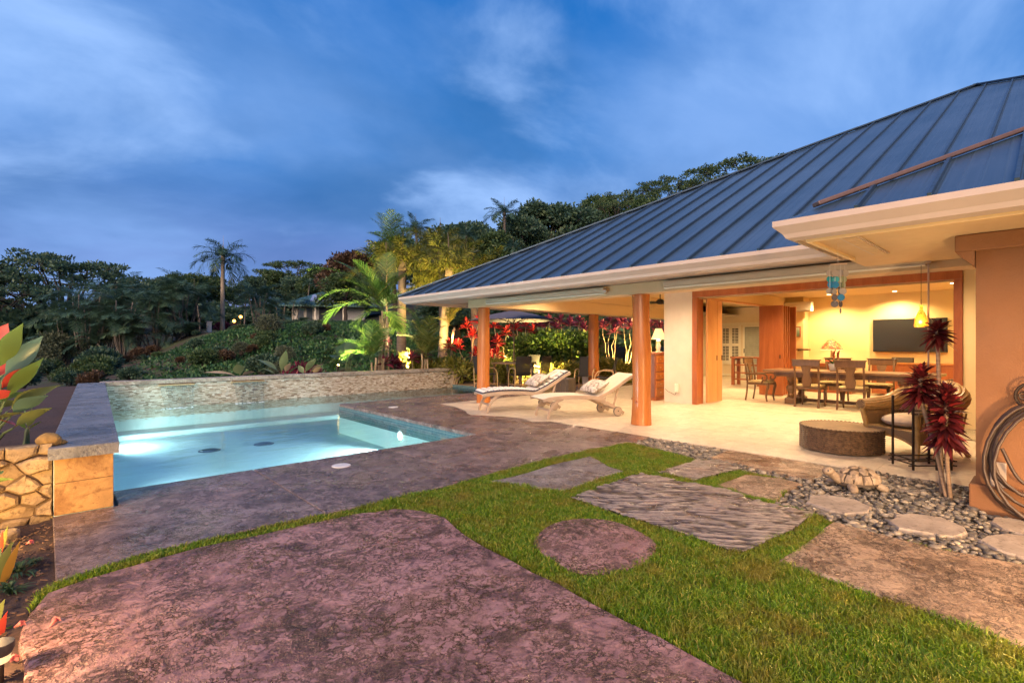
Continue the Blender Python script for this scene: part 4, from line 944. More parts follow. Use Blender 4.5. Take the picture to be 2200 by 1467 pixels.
o = thing('television', 'large black wall-mounted television in the dining room', 'television', (16.95, 2.68, 1.62)); MB().bb(-.03,.04,-.79,.79,-.445,.445).build('bezel', m_black, o, bev=.006); MB().bb(-.034,-.031,-.775,.775,-.43,.43).build('screen', M('tv_screen', (.02,.02,.021), .36, var=.0), o)
o = thing('air_conditioner', 'white split air conditioner high on the yellow wall', 'air conditioner', (16.38, 5.22, 2.36)); extr(smooth2([(-.12,.02),(-.10,-.02),(.11,-.02),(.11,.27),(-.06,.27),(-.11,.22)]), -.40, .36).build('case', m_white, o, bev=.015); MB().bb(-.105,.02,-.36,.32,-.026,-.021).build('vane', m_gut, o)
m_pic, t, b = newmat('seascape_print'); co = t.coord(); sp = t.new('ShaderNodeSeparateXYZ'); t.put(sp.inputs[0], co); c = t.ramp(t.math('ADD', sp.outputs[2], t.math('MULTIPLY', t.noise(co, 8, 4), .12)), [(.0, (.12,.22,.16)), (.1, (.20,.32,.28)), (.14, (.38,.45,.38)), (.26, (.42,.40,.28))]); t.put(b.inputs['Base Color'], c)
o = thing('small_picture', 'small framed seascape picture on the yellow wall by the shelf', 'picture', (16.48, 5.33, 1.74)); MB().bb(-.01,.015,-.17,.17,-.15,.17).build('frame', m_maho, o); MB().bb(-.014,-.0105,-.14,.14,-.13,.14).build('canvas', m_pic, o)
o = thing('wall_shelf', 'dark wooden shelf bracketed to the wall below the small picture', 'shelf', (16.6, 5.22, 1.2)); MB().bb(-.30,-.11,-.32,.26,0,.045).build('board', m_oak, o); MB().obox((-.11,-.05,-.01),(-.28,-.05,-.01),.05,.02).build('bracket', m_oak, o)
m_abs, t, b = newmat('abstract_canvas'); co = t.coord(); t.put(b.inputs['Base Color'], t.ramp(t.noise(co, 4, 5, .6, 1), [(.35, (.20,.16,.12)), (.5, (.45,.25,.08)), (.6, (.30,.30,.28)), (.7, (.62,.45,.20))]))
o = thing('abstract_painting', 'abstract brown and orange canvas beside the white shutters', 'painting', (21.97, 10.30, 1.35)); MB().bb(-.02,.01,-.17,.17,-.72,.72).build('canvas', m_abs, o); MB().bb(.011,.025,-.15,.15,-.7,.7).build('stretcher_frame', m_oak, o)
o = thing('bar_table', 'tall narrow wooden bar table in the living room by the folded doors', 'table', (17.4, 7.05, 0)); MB().bb(-.28,.28,-.5,.5,.90,.96).build('top', m_maho, o, bev=.006)
for sx in (-.22,.22):
    for sy in (-.42,.42): MB().bb(sx-.045,sx+.045,sy-.045,sy+.045,0,.899).build('leg', m_maho, o)
for z in (.18,.40,.66): MB().bb(-.235,-.205,-.374,.374,z,z+.045).build('rail', m_maho, o)
# --- lanai dresser and lamp
dx, dy = 11.45, 6.95
o = thing('carved_dresser', 'dark carved wooden dresser partly hidden behind the pale pier', 'dresser', (dx, dy, 0)); MB().bb(-.45,.55,-.26,.26,.05,1.13).build('body', m_maho, o, bev=.006); MB().bb(-.48,.58,-.29,.29,1.131,1.18).build('top', m_maho, o, bev=.008); MB().bb(-.47,.57,-.28,.28,0,.049).build('base', m_maho, o)
for k in range(5): d = MB().bb(-.42,-.05,-.28,-.261,.10+.205*k,.28+.205*k).build('drawer', m_col, o, bev=.02); MB().tube([(-.24,-.29,.19+.205*k),(-.24,-.281,.19+.205*k)], .015, 8).build('knob', m_brass, d)
for k in range(4): MB().bb(-.462,-.451,-.24+.125*k,-.13+.125*k,.08,1.11).build('side_plank', WOOD('plum_planks', (.14,.06,.05), (.24,.12,.10), .45, 'z'), o, bev=.004)
m_shade = EMIT('lamp_shade_lit', (1,.72,.32), .55)
o = thing('dresser_lamp', 'table lamp with bright cream shade on the dresser', 'lamp', (11.42, 6.85, 1.18)); MB().lathe([(.08,0),(.08,.015),(.03,.03),(.045,.09),(.06,.16),(.035,.24),(.05,.29),(.02,.33)], 14).build('base', m_white, o, smooth=50)
MB().lathe([(.185,.33),(.08,.60)], 28, cap=False).build('shade', m_shade, o, smooth=60); lamp('dresser_lamp_bulb', 'POINT', (11.42,6.85,1.63), 25, WARM2, .05, parent=o)
# --- ceiling fan
o = thing('ceiling_fan', 'dark ceiling fan in the lanai seen left of the pier', 'ceiling fan', (13.0, 7.75, 2.58)); MB().tube([(0,0,.37),(0,0,.08)], .015, 8).build('downrod', m_iron, o); MB().lathe([(.05,-.05),(.11,-.03),(.12,.04),(.06,.09)], 16).build('motor', m_iron, o, smooth=50)
for k in range(5):
    a = k*1.2566+.35; q = MB().bb(.10,.72,-.07,.07,-.006,.006); q.v = [(x*math.cos(a)-y*math.sin(a), x*math.sin(a)+y*math.cos(a), z+y*.18) for x, y, z in q.v]; q.build('blade', m_iron, o)
# --- outlet and cable on the pier
pz = on_x(1455, 833, 10.99); o = thing('wall_outlet', 'white covered outlet with a loose cable low on the pale pier', 'outlet', pz); MB().bb(-.05,.008,-.045,.045,-.10,.10).build('cover', m_white, o, bev=.012)
MB().tube(smoothpath([(-.04,.0,-.08),(-.05,.03,-.16),(-.04,.12,-.13),(-.03,.22,-.10),(-.03,.30,-.04)]), .005, 6).build('cable', m_iron, o)

# --- sun loungers
def lounger(lb, loc, rz, pad):
    o = thing('sun_lounger', lb, 'sun lounger', loc, rz, 'sun loungers on the patio')
    rail = smoothpath([(.0,.345),(.14,.375),(.45,.395),(.85,.385),(1.15,.355),(1.30,.33)], 4); back = smoothpath([(1.14,.355),(1.35,.44),(1.6,.575),(1.80,.70),(1.95,.77)], 4)
    for s in (-1, 1):
        extr(ribbon(rail, [.05]*3+[.07]*(len(rail)-3)), s*.31-.014, s*.31+.014).build('side_rail', m_weath, o, bev=.006); extr(ribbon(back, .055), s*.30-.012, s*.30+.012).build('back_rail', m_weath, o, bev=.006)
        lg = smoothpath([(.10,.0),(.125,.10),(.19,.22),(.30,.33),(.42,.385)], 4); extr(ribbon(lg, [.045+.02*i/len(lg) for i in range(len(lg))]), s*.285-.016, s*.285+.016).build('front_leg', m_weath, o, bev=.006)
        rl = smoothpath([(1.05,.35),(1.30,.27),(1.55,.15),(1.72,.04)], 4); extr(ribbon(rl, .06), s*.28-.016, s*.28+.016).build('rear_leg', m_weath, o, bev=.006)
        MB().obox((1.50,s*.26,.17),(1.62,s*.26,.56),.025,.035).build('back_prop', m_weath, o)
        w_ = MB().tube([(1.56,s*.325-.022,.09),(1.56,s*.325+.022,.09)], .082, 24).build('wheel', m_weath, o, smooth=40); MB().tube([(1.56,s*.325-.018,.09),(1.56,s*.325+.018,.09)], .09, 24).build('tyre', m_wtire, w_, smooth=40); MB().tube([(1.56,s*.325-.03,.10),(1.56,s*.325+.03,.10)], .012, 8).build('hub', m_iron, w_)
    MB().obox((.15,-.27,.16),(.15,.27,.16),.03,.035).build('stretcher', m_weath, o); MB().obox((1.6,-.27,.13),(1.6,.27,.13),.03,.035).build('axle_bar', m_weath, o)
    q = extr(ribbon([(p[0], p[1]+.03) for p in rail[:-3]], .008), -.295, .295); q.build('seat_sling', m_sling, o); extr(ribbon([(p[0], p[1]+.032) for p in back], .008), -.287, .287).build('back_sling', m_sling, o)
    if pad:
        full = [(p[0], p[1]+.055) for p in rail[:-4]]+[(p[0], p[1]+.058) for p in back[2:-1]]; tot = []; acc = 0; s0 = full[0]
        segs = []; cur = [full[0]]
        for a, b_ in zip(full, full[1:]):
            n_ = 3
            for k in range(1, n_+1): cur.append((a[0]+(b_[0]-a[0])*k/n_, a[1]+(b_[1]-a[1])*k/n_))
        lens = [0]
        for a, b_ in zip(cur, cur[1:]): lens.append(lens[-1]+math.dist(a, b_))
        at = lambda s: (np.interp(s, lens, [p[0] for p in cur]), np.interp(s, lens, [p[1] for p in cur])); n_ = 16; L_ = lens[-1]/n_
        pd = extr(ribbon([at(k*lens[-1]/20) for k in range(21)], .018), -.29, .29).build('pad_backing', m_pipe, o)
        for k in range(n_):
            pts = [at(k*L_+.016+j*(L_-.032)/4) for j in range(5)]; pts = [(p[0], p[1]+.014+.010*math.sin(math.pi*j/4)) for j, p in enumerate(pts)]; extr(ribbon(pts, .022), -.275, .275).build('pad_channel', m_cush, o, bev=.008, smooth=60)
    return o
def pillow(lb, loc, rz, tilt):
    o = thing('throw_pillow', lb, 'pillow', loc, rz, 'floral pillows on the loungers'); n = 14; V_ = []; F_ = []
    M_ = Matrix.Rotation(tilt, 4, 'Y')
    for s in (1, -1):
        b0 = len(V_)
        for i in range(n+1):
            for j in range(n+1):
                u, v = 2*i/n-1, 2*j/n-1; k = (1-u**4)*(1-v**4); pin = 1-.10*(1-abs(u))*v*v*0-.07*(1-u*u)*abs(v)**3*0; x, y = u*.20*(1-.06*(1-v*v)*abs(u)), v*.30*(1-.06*(1-u*u)*abs(v)); V_.append(M_ @ Vector((x, y, s*.085*k**.55)))
        for i in range(n):
            for j in range(n):
                a = b0+i*(n+1)+j; q = (a, a+n+1, a+n+2, a+1); F_.append(q if s > 0 else q[::-1])
    MB().add(V_, F_).build('cover', m_pillow, o, smooth=180); return o
LA = -R(23); lounger('weathered lounger with white striped pad, the farther from the camera', (6.55, 8.08, 0), LA, True); lounger('weathered lounger with bare pale sling, the nearer beside the log column', (6.83, 6.68, 0), LA, False)
def along(o_, d, s, z): return (o_[0]+math.cos(LA)*d-math.sin(LA)*s, o_[1]+math.sin(LA)*d+math.cos(LA)*s, z)
pillow('floral pillow on the striped lounger pad', along((6.55,8.08),1.30,.0,.62), LA, -.55); pillow('floral pillow on the bare sling lounger', along((6.83,6.68),1.22,.0,.56), LA, -.50)
o = thing('folded_towels', 'folded pale towel and papers on the raised back of the striped lounger', 'towel', along((6.55,8.08),1.66,.0,.735), LA); q = MB().bb(-.13,.13,-.16,.16,-.02,.02); q.v = [(x*.87-z*.5, y, x*.5+z*.87) for x, y, z in q.v]; q.build('towel', m_cush, o, bev=.01)
q = MB().bb(-.10,.09,-.12,.10,.021,.029); q.v = [(x*.87-z*.5, y, x*.5+z*.87) for x, y, z in q.v]; q.build('paper', m_sling, o)
# --- dark cube side table
x, y = G(1215, 846); o = thing('cube_side_table', 'dark slatted cube side table behind the striped lounger', 'side table', (x, y, 0), .2)
MB().bb(-.20,.20,-.20,.20,.0,.41).build('body', M('dark_brown_panel', (.075,.06,.05), .5), o); MB().bb(-.22,.22,-.22,.22,.411,.44).build('top', M('dark_brown_top', (.12,.10,.085), .45), o, bev=.006)
for k in range(5): MB().bb(-.212,-.201,-.19+.078*k,-.12+.078*k,.02,.40).build('slat', M('dark_brown_panel', (.1,.1,.1)), o); MB().bb(-.19+.078*k,-.12+.078*k,-.212,-.201,.02,.40).build('slat', M('dark_brown_panel', (.1,.1,.1)), o)

# --- sling patio chairs
m_bamb = WOOD('honey_chair_frame', (.42,.27,.13), (.56,.38,.20), .4, 'z', 6, .05); m_mesh, t, b = newmat('black_mesh_sling'); b.inputs['Base Color'].default_value = (.03,.028,.028,1); b.inputs['Roughness'].default_value = .7; b.inputs['Alpha'].default_value = .86
def patio_chair(lb, loc, rz):
    o = thing('patio_chair', lb, 'patio chair', loc, rz, 'black mesh patio chairs')
    for s in (-1, 1):
        MB().tube([(p[0], s*.27, p[1]) for p in smoothpath([(.27,0),(.265,.25),(.25,.45),(.17,.585),(.02,.63),(-.16,.625),(-.27,.60)], 4)], .017, 8).build('arm_and_front_leg', m_bamb, o, smooth=60)
        MB().tube([(-.24,s*.27,0),(-.255,s*.27,.3),(-.27,s*.27,.60)], .016, 8).build('rear_leg', m_bamb, o, smooth=60); MB().obox((.268,s*.27,.13),(-.245,s*.27,.13),.022,.028).build('side_stretcher', m_bamb, o)
    MB().obox((-.24,-.255,.13),(-.24,.255,.13),.022,.028).build('cross_stretcher', m_bamb, o)
    extr(ribbon(smoothpath([(.24,.44),(.05,.415),(-.14,.405),(-.20,.45),(-.24,.56),(-.29,.80),(-.335,1.0)], 5), .012), -.245, .245).build('sling', m_mesh, o)
    for s in (-1, 1): MB().tube([(p[0], s*.25, p[1]) for p in smoothpath([(.24,.44),(.05,.415),(-.14,.405),(-.20,.45),(-.24,.56),(-.29,.80),(-.335,1.0)], 4)], .012, 6).build('sling_rail', m_black, o)
    return o
patio_chair('black mesh patio chair left of the far log column', (*G(1258,838), 0), R(205)); patio_chair('black mesh patio chair turned left in front of the far log column', (*G(1300,842), 0), R(118))
tcx, tcy = 11.35, 12.15
for (dx_, dy_, rz, lb) in [(-.45,-.75,R(70),'patio chair at the outdoor table with its back to the lanai'),(.35,-.80,R(98),'patio chair at the right end of the outdoor table'),(-1.0,.25,R(0),'patio chair behind the log column at the left of the outdoor table'),(.95,.3,R(185),'patio chair on the far right side of the outdoor table')]: patio_chair(lb, (tcx+dx_, tcy+dy_, .004), rz)
o = thing('outdoor_table', 'square brown outdoor table under the slate umbrella', 'table', (tcx, tcy, .004), .35); MB().bb(-.55,.55,-.55,.55,.735,.78).build('top', m_oakx, o, bev=.006)
for sx in (-.46,.46):
    for sy in (-.46,.46): MB().bb(sx-.04,sx+.04,sy-.04,sy+.04,0,.734).build('leg', m_oak, o)
m_umb = M('slate_canvas', (.10,.095,.12), .85, var=.08, bump=.15, bscale=200)
o = thing('patio_umbrella', 'slate grey market umbrella over the outdoor table', 'umbrella', (tcx, tcy, .004)); MB().tube([(0,0,.0),(0,0,2.5)], .022, 10).build('pole', m_oak, o); MB().lathe([(.26,0),(.26,.05),(.05,.09),(.035,.2)], 20).build('base', m_iron, o, smooth=40)
q = MB(); n = 8; ring = []; R_ = 1.5
for k in range(8): a0, a1 = k*.7854+.2, (k+1)*.7854+.2; mid_ = (a0+a1)/2; pts = [(0,0,2.5)]+[(R_*.55*math.cos(a0), R_*.55*math.sin(a0), 2.335),(R_*.52*math.cos(mid_), R_*.52*math.sin(mid_), 2.325),(R_*.55*math.cos(a1), R_*.55*math.sin(a1), 2.335),(R_*math.cos(a0), R_*math.sin(a0), 2.14),(R_*.93*math.cos(mid_), R_*.93*math.sin(mid_), 2.155),(R_*math.cos(a1), R_*math.sin(a1), 2.14)]; MB().add(pts, [(0,1,2),(0,2,3),(1,4,5,2),(2,5,6,3)]).build('canopy_panel', m_umb, o, smooth=60)
for k in range(8): a0 = k*.7854+.2; rb_ = MB().tube([(0,0,2.47),(R_*.99*math.cos(a0), R_*.99*math.sin(a0), 2.125)], .009, 6).build('rib', m_oak, o); MB().tube([(0,0,2.05),(R_*.5*math.cos(a0), R_*.5*math.sin(a0), 2.30)], .008, 6).build('strut', m_oak, rb_)
# --- grey board leaning behind the column
x, y = 12.62, 10.05; o = thing('leaning_board', 'pale grey board standing behind the far log column', 'board', (x, y, 0), R(40)); pl = [(-.17,.0),(.17,.0),(.20,.2),(.20,.75),(.15,.93),(.05,1.0),(-.05,1.0),(-.15,.93),(-.20,.75),(-.20,.2)]
extr(pl, -.02, .02, 'x').build('deck', M('pale_grey_foam', (.50,.49,.50), .6), o, bev=.012); extr([(a*.9, z*.95+.03) for a, z in pl], .0215, .026, 'x').build('slick_base', m_white, o)

# --- round wicker ottoman
m_wick, t, b = newmat('dark_wicker'); co = t.coord(); c = t.ramp(t.noise(co, 26, 4, .6), [(.3, (.05,.03,.017)), (.7, (.19,.115,.065))]); t.put(b.inputs['Base Color'], c); b.inputs['Roughness'].default_value = .5
o = thing('wicker_ottoman', 'low round dark wicker ottoman on the tile patio', 'ottoman', (7.78, 1.95, 0)); q = MB(); n = 72; rows = 22; v = []; f = []
for j in range(rows+1):
    z = .01+.29*j/rows
    for k in range(n):
        a = 6.2832*k/n; wv = .0065*(1 if (k//2+j//1) % 2 else -1); v.append(((.475+wv)*math.cos(a), (.475+wv)*math.sin(a), z))
for j in range(rows):
    for k in range(n): f.append((j*n+k, j*n+(k+1)%n, (j+1)*n+(k+1)%n, (j+1)*n+k))
q.add(v, f).build('woven_side', m_wick, o)
m_wtop, t, b = newmat('wicker_top'); co = t.coord(); wv = t.new('ShaderNodeTexWave', wave_type='BANDS', bands_direction='Y'); t.put(wv.inputs[0], co); wv.inputs['Scale'].default_value = 18; wv.inputs['Distortion'].default_value = .3
c = t.ramp(wv.outputs[0], [(.2, (.12,.065,.03)), (.6, (.27,.17,.085))]); t.put(b.inputs['Base Color'], t.mix(.35, c, t.ramp(t.noise(co, 9, 4), [(.3, (.10,.06,.03)), (.7, (.33,.21,.11))]))); t.put(b.inputs['Normal'], t.bump(wv.outputs[0], .5, .006)); b.inputs['Roughness'].default_value = .5
MB().lathe([(.468,.30),(.46,.307),(.0,.309)], 48, cap=False).build('woven_top', m_wtop, o); bp = [(.474*math.cos(a)+0, .474*math.sin(a), .303+.006*math.sin(a*60)) for a in [6.2832*k/180 for k in range(181)]]; MB().tube(bp, .010, 6, False).build('braided_rim', m_wick, o, smooth=60)

# --- rattan armchair
m_rat = M('honey_rattan', (.42,.26,.085), .38, var=.3, scale=12); m_ratd, t, b = newmat('woven_rattan'); co = t.coord(); ck = t.new('ShaderNodeTexWave', wave_type='BANDS', bands_direction='DIAGONAL'); t.put(ck.inputs[0], co); ck.inputs['Scale'].default_value = 30; ck.inputs['Distortion'].default_value = 1
t.put(b.inputs['Base Color'], t.ramp(ck.outputs[0], [(.25, (.14,.075,.025)), (.6, (.38,.24,.10))])); t.put(b.inputs['Normal'], t.bump(ck.outputs[0], .6, .006)); b.inputs['Roughness'].default_value = .5
m_seatw = M('cream_floral_cushion', (.62,.50,.36), .9, var=.25, scale=9)
o = thing('rattan_armchair', 'honey rattan armchair with rolled arms and cream cushion behind red plant', 'armchair', (8.12, 1.24, 0), R(150))
pth = smoothpath([(.42,-.36,.60),(.20,-.37,.60),(-.08,-.39,.63),(-.30,-.34,.72),(-.44,-.17,.80),(-.48,0,.82),(-.44,.17,.80),(-.30,.34,.72),(-.08,.39,.63),(.20,.37,.60),(.42,.36,.60)], 5)
q = MB(); n = 48; v = []; f = []
for i, p in enumerate(pth):
    d = (pth[min(i+1,len(pth)-1)]-pth[max(i-1,0)]).normalized(); sd_ = d.cross(Vector((0,0,1))).normalized(); up = sd_.cross(d); s_ = i/(len(pth)-1); rad = .068+.035*math.sin(math.pi*s_)
    for k in range(n): a = 6.2832*k/n; r_ = rad*(1+.055*math.cos(16*a)); v.append(p+sd_*math.cos(a)*r_+up*math.sin(a)*r_)
for i in range(len(pth)-1):
    for k in range(n): f.append((i*n+k, i*n+(k+1)%n, (i+1)*n+(k+1)%n, (i+1)*n+k))
f += [tuple(range(n))[::-1], tuple((len(pth)-1)*n+k for k in range(n))]; rim_ = q.add(v, f).build('rolled_rim', m_rat, o, smooth=60)
for s in (-1, 1):
    q = MB(); q.tube([(.42,s*.36,.60),(.432,s*.36,.60)], [.06,.045], 16)
    q.build('arm_rosette', m_ratd, rim_)
q = MB(); v = []; f = []; n = len(pth); pr = [(1.0,.0,-.06),(.93,.0,.36),(.86,.0,.17)]   # barrel of upright canes below the rim
for i, p in enumerate(pth):
    k_ = 1+.008*math.sin(i*2.1); v += [(p.x*.97*k_, p.y*.97*k_, p.z-.03), (p.x*.90*k_, p.y*.88*k_, .36), (p.x*.84*k_, p.y*.84*k_, .17)]
for i in range(n-1):
    for j in range(2): a = i*3+j; f.append((a, a+3, a+4, a+1))
q.add(v, f).build('woven_shell', m_ratd, o, smooth=60)
for s in (-1, 1):
    for k in range(11):
        t0 = .36-.07*k; x_ = t0; q = MB().tube([(x_, s*.378, .55),(x_*.97, s*.345, .34)], .011, 6); q.build('arm_cane', m_rat, o)
    MB().tube(smoothpath([(.40,s*.36,.55),(.365,s*.335,.36),(.35,s*.33,.18),(.39,s*.35,.0)]), [.03]*19, 8).build('front_leg', m_rat, o, smooth=60); MB().tube([(-.33,s*.26,.25),(-.46,s*.32,.0)], .026, 8).build('rear_leg', m_rat, o, smooth=60)
ap = smoothpath([(.365,-.32,.16),(.375,-.16,.23),(.38,0,.25),(.375,.16,.23),(.365,.32,.16)]); MB().tube(ap, .014, 6).build('apron_arch', m_rat, o)
q = MB(); nn = len(ap); q.add([(p.x, p.y, .33) for p in ap]+[(p.x, p.y, p.z) for p in ap], [(i, i+1, nn+i+1, nn+i) for i in range(nn-1)]).build('apron', m_ratd, o); MB().bb(-.36,.37,-.32,.32,.31,.345).build('seat_frame', m_rat, o, bev=.01)
q = MB(); N_ = 14
for i in range(N_+1):
    for j in range(N_+1): pass
q.ell((.0,0,.42), (.36,.31,.09), 24, 10); q.v = [(x, y, max(.348, z)) for x, y, z in q.v]; q.build('cushion', m_seatw, o, smooth=60)
q = MB().ell((-.30,.02,.60), (.09,.24,.19), 18, 10); q.build('back_cushion', m_seatw, o, smooth=60)

# --- door mat
x, y = G(2085, 945); m_mat = M('speckled_mat', (.36,.30,.20), .95, var=.8, scale=60, bump=.8, bscale=50); o = thing('door_mat', 'speckled woven mat at the right of the patio behind the armchair', 'mat', (x+.3, y-.12, .0)); MB().bb(-.35,1.1,-.42,.30,.0,.014).build('pile', m_mat, o, bev=.004); MB().bb(-.37,1.12,-.44,.32,.0,.007).build('border', m_grout, o)

# --- iron plant rack
rx, ry = G(1962, 1010); o = thing('plant_rack', 'slender dark iron plant rack standing on the patio edge behind the red plant', 'plant rack', (rx, ry, 0), -R(43)); 
for (a, b_, h_) in [(0,0,.84),(.0,.30,.80),(.26,0,.84),(.42,.0,.82),(.42,.30,.80)]: MB().bb(a-.009,a+.009,b_-.009,b_+.009,0,h_).build('upright', m_iron, o)
for z in (.05,.10): 
    for y_ in (0,.30): MB().obox((-.05,y_,z),(.48,y_,z),.012,.012).build('base_rail', m_iron, o)
    for x_ in (0,.42): MB().obox((x_,-.04,z+.012),(x_,.34,z+.012),.012,.012).build('cross_rail', m_iron, o)
MB().obox((0,0,.62),(.14,.0,.62),.012,.012).build('rung', m_iron, o); MB().obox((.42,0,.80),(.42,.30,.87),.012,.014).build('top_rail', m_iron, o); MB().obox((0,.30,.62),(.42,.30,.62),.012,.012).build('rung', m_iron, o)

# --- amber bottle lantern
m_amb, t, b = newmat('amber_crackle_glass'); co = t.coord(); e_ = t.vor(co, 45, 'DISTANCE_TO_EDGE'); c = t.ramp(e_, [(0, (.35,.06,.0)), (.10, (1,.34,.03))]); t.put(b.inputs['Base Color'], c); t.put(b.inputs['Emission Color'], c); b.inputs['Emission Strength'].default_value = 1.1; b.inputs['Roughness'].default_value = .2
p = PT(1979, 680, 5.73); o = thing('bottle_lantern', 'amber glass bottle lantern hanging in front of the television', 'lantern', (p.x, p.y, p.z-.12)); MB().lathe([(.062,0),(.066,.02),(.060,.09),(.035,.16),(.016,.20),(.015,.24),(.024,.25)], 20).build('bottle', m_amb, o, smooth=60)
MB().tube([(0,0,.24),(0,0,.70)], .0025, 5).build('wire', m_iron, o); MB().tube(smoothpath([(-.012,0,.24),(-.012,0,.30),(0,0,.33),(.012,0,.30),(.012,0,.24)]), .003, 5).build('hanger', m_brass, o); MB().ell((0,0,.055), (.022,.022,.03), 10, 8).build('bulb', EMIT('lantern_bulb', (1,.75,.25), 12), o); lamp('lantern_lamp', 'POINT', (p.x-.08, p.y, p.z-.06), 4, (1,.5,.12), .03, parent=o)

# --- wind chime of shell discs
o = thing('wind_chime', 'wind chime of white teal and blue shell discs hanging from the eave', 'wind chime', PT(1800, 521, 4.72)); base_p = Vector(PT(1800, 521, 4.72)); cols = dict(w=GLASS('w_', (1,1,1)))
mk_ = lambda n_, c: LEAF(n_, mul(c, .8), c, .3, .5)
SH = dict(w=mk_('capiz_white', (.42,.37,.31)), t=mk_('capiz_teal', (.02,.36,.40)), g=mk_('capiz_green', (.34,.38,.22)), b=mk_('capiz_blue', (.03,.22,.42)), k=mk_('capiz_smoke', (.16,.14,.14)))
def disc_at(px, py, r_px, c, rz):
    q_ = PT(px, py, 4.72+random.uniform(-.04,.04))-base_p; r_ = r_px/1084*4.72; n = 16; ax = Vector((math.cos(rz), math.sin(rz), 0)); v = [q_+ax*r_*math.cos(6.2832*k/n)+Vector((0,0,1))*r_*math.sin(6.2832*k/n) for k in range(n)]; nn_ = ax.cross(Vector((0,0,1)))*.0012
    MB().add([a+nn_ for a in v]+[a-nn_ for a in v], [tuple(range(n)), tuple(range(n, 2*n))[::-1]]+[(i, n+i, n+(i+1)%n, (i+1)%n) for i in range(n)]).build('shell_disc', SH[c], o)
for py, row in [(587,[(1783,'w'),(1794,'w'),(1805,'w'),(1817,'w')]),(600,[(1783,'t'),(1795,'t'),(1805,'g'),(1814,'g')]),(612,[(1785,'b'),(1795,'b'),(1806,'g'),(1813,'g')]),(626,[(1782,'w'),(1793,'w'),(1805,'w'),(1811,'w')]),(639,[(1793,'k'),(1807,'b')]),(653,[(1793,'k'),(1806,'k')])]:
    for px, c in row: disc_at(px, py, 7.2, c, -TH+random.uniform(-.5,.5))
q_ = PT(1806,668,4.72)-base_p; MB().ell(q_, (.008,.008,.028), 8, 6).build('drop', SH['k'], o, smooth=60)
for px in (1783,1794,1806,1815):
    a = PT(px,569,4.72)-base_p; b_ = PT(px,650 if px in (1794,1806) else 626,4.72)-base_p; MB().tube([a, b_], .0012, 4).build('string', m_sling, o)
a, b_ = PT(1782,569,4.72)-base_p, PT(1819,566,4.72)-base_p; MB().obox(a, b_, .016, .012).build('driftwood_bar', m_weath, o); MB().tube([(0,0,0), (a+b_)/2], .0015, 4).build('string', m_sling, o)

# --- stone turtle
m_tur = STONE('turtle_stone', (.20,.14,.095), (.32,.24,.165), (.07,.048,.03), crack=0, cscale=3, wet=.1, rough=.65, bump=.5, spots=.5)
tx, ty = G(1843, 1047); o = thing('stone_turtle', 'weathered stone turtle statue resting on the pebbles', 'statue', (tx, ty, -.01), R(137)); o.matrix_basis = o.matrix_basis @ Matrix.Diagonal((.86,.86,.92,1))
def shell(u, v, k=1.0): # u along body -1..1, v across -1..1
    r_ = min(.999, math.sqrt(u*u+v*v)); h_ = math.sqrt(max(0, 1-r_**2.2)); return Vector((u*.235*k, v*.18*k, .05+.175*h_*k))
q = MB(); v = []; f = []; nr, na = 10, 28
for i in range(nr+1):
    for k in range(na): a = 6.2832*k/na; r_ = i/nr; v.append(shell(r_*math.cos(a), r_*math.sin(a)))
for i in range(nr):
    for k in range(na): f.append((i*na+k, i*na+(k+1)%na, (i+1)*na+(k+1)%na, (i+1)*na+k))
q.add(v, f).build('carapace', M('turtle_dark_seams', (.05,.034,.022), .8), o, smooth=60)
cells = [(0,-.58,.17),(0,-.2,.2),(0,.2,.2),(0,.58,.17)]
sc = [(-.62,0),(-.22,0),(.20,0),(.60,0)]+[(u_, s*.52) for u_ in (-.45,0,.45) for s in (-1,1)]+[(.92*math.cos(a), .92*math.sin(a)) for a in [6.2832*(k+.5)/14 for k in range(14)]]
for i, (u_, v_) in enumerate(sc):
    r0 = .20 if i < 4 else (.22 if i < 10 else .0)
    pts = []
    if i < 10:
        for k in range(6): a = 1.0472*k+(.5236 if i < 4 else 0); pts.append((u_+r0*1.0*math.cos(a), v_+r0*1.15*math.sin(a)))
    else:
        a0 = 6.2832*(i-10)/14; pts = [(rr_*math.cos(a), rr_*math.sin(a)) for rr_, a in [(.78,a0+.03),(.78,a0+.21),(.78,a0+.42),(.985,a0+.42),(.985,a0+.21),(.985,a0+.03)]]
    c_ = (sum(p[0] for p in pts)/6, sum(p[1] for p in pts)/6); ins = [(c_[0]+(p[0]-c_[0])*.7, c_[1]+(p[1]-c_[1])*.7) for p in pts]
    v = [shell(*p, 1.0) for p in pts]+[shell(*p, 1.075) for p in ins]+[shell(*c_, 1.085)]; MB().add(v, [(k, (k+1)%6, 6+(k+1)%6, 6+k) for k in range(6)]+[(6+k, 6+(k+1)%6, 12) for k in range(6)]).build('scute', m_tur, o, smooth=50)
MB().tube(smoothpath([(.16,0,.08),(.23,0,.105),(.285,0,.15),(.305,0,.17)]), [.06,.058,.055,.052,.05,.048,.046,.046,.045,.045,.045,.045,.045,.045,.045,.045,.045,.045,.045], 12).build('neck', m_tur, o, smooth=60)
hd_ = MB().ell((.335,0,.185), (.065,.045,.044), 14, 10).build('head', m_tur, o, smooth=60)
for s in (-1, 1): MB().ell((.357,s*.036,.198), (.010,.008,.010), 8, 6).build('eye', m_dark, hd_)
for (a, b_, ln, an) in [(.14,1,.15,R(65)),(.14,-1,.15,-R(65)),(-.15,1,.10,R(130)),(-.15,-1,.10,-R(130))]:
    p0 = Vector((a, b_*.11, .055)); p1 = p0+Vector((math.cos(an)*ln, math.sin(an)*ln, -.03)); MB().tube([p0, p0.lerp(p1,.4), p0.lerp(p1,.8), p1], [.05,.052,.042,.02], 10, flat=.7).build('flipper', m_tur, o, smooth=60)
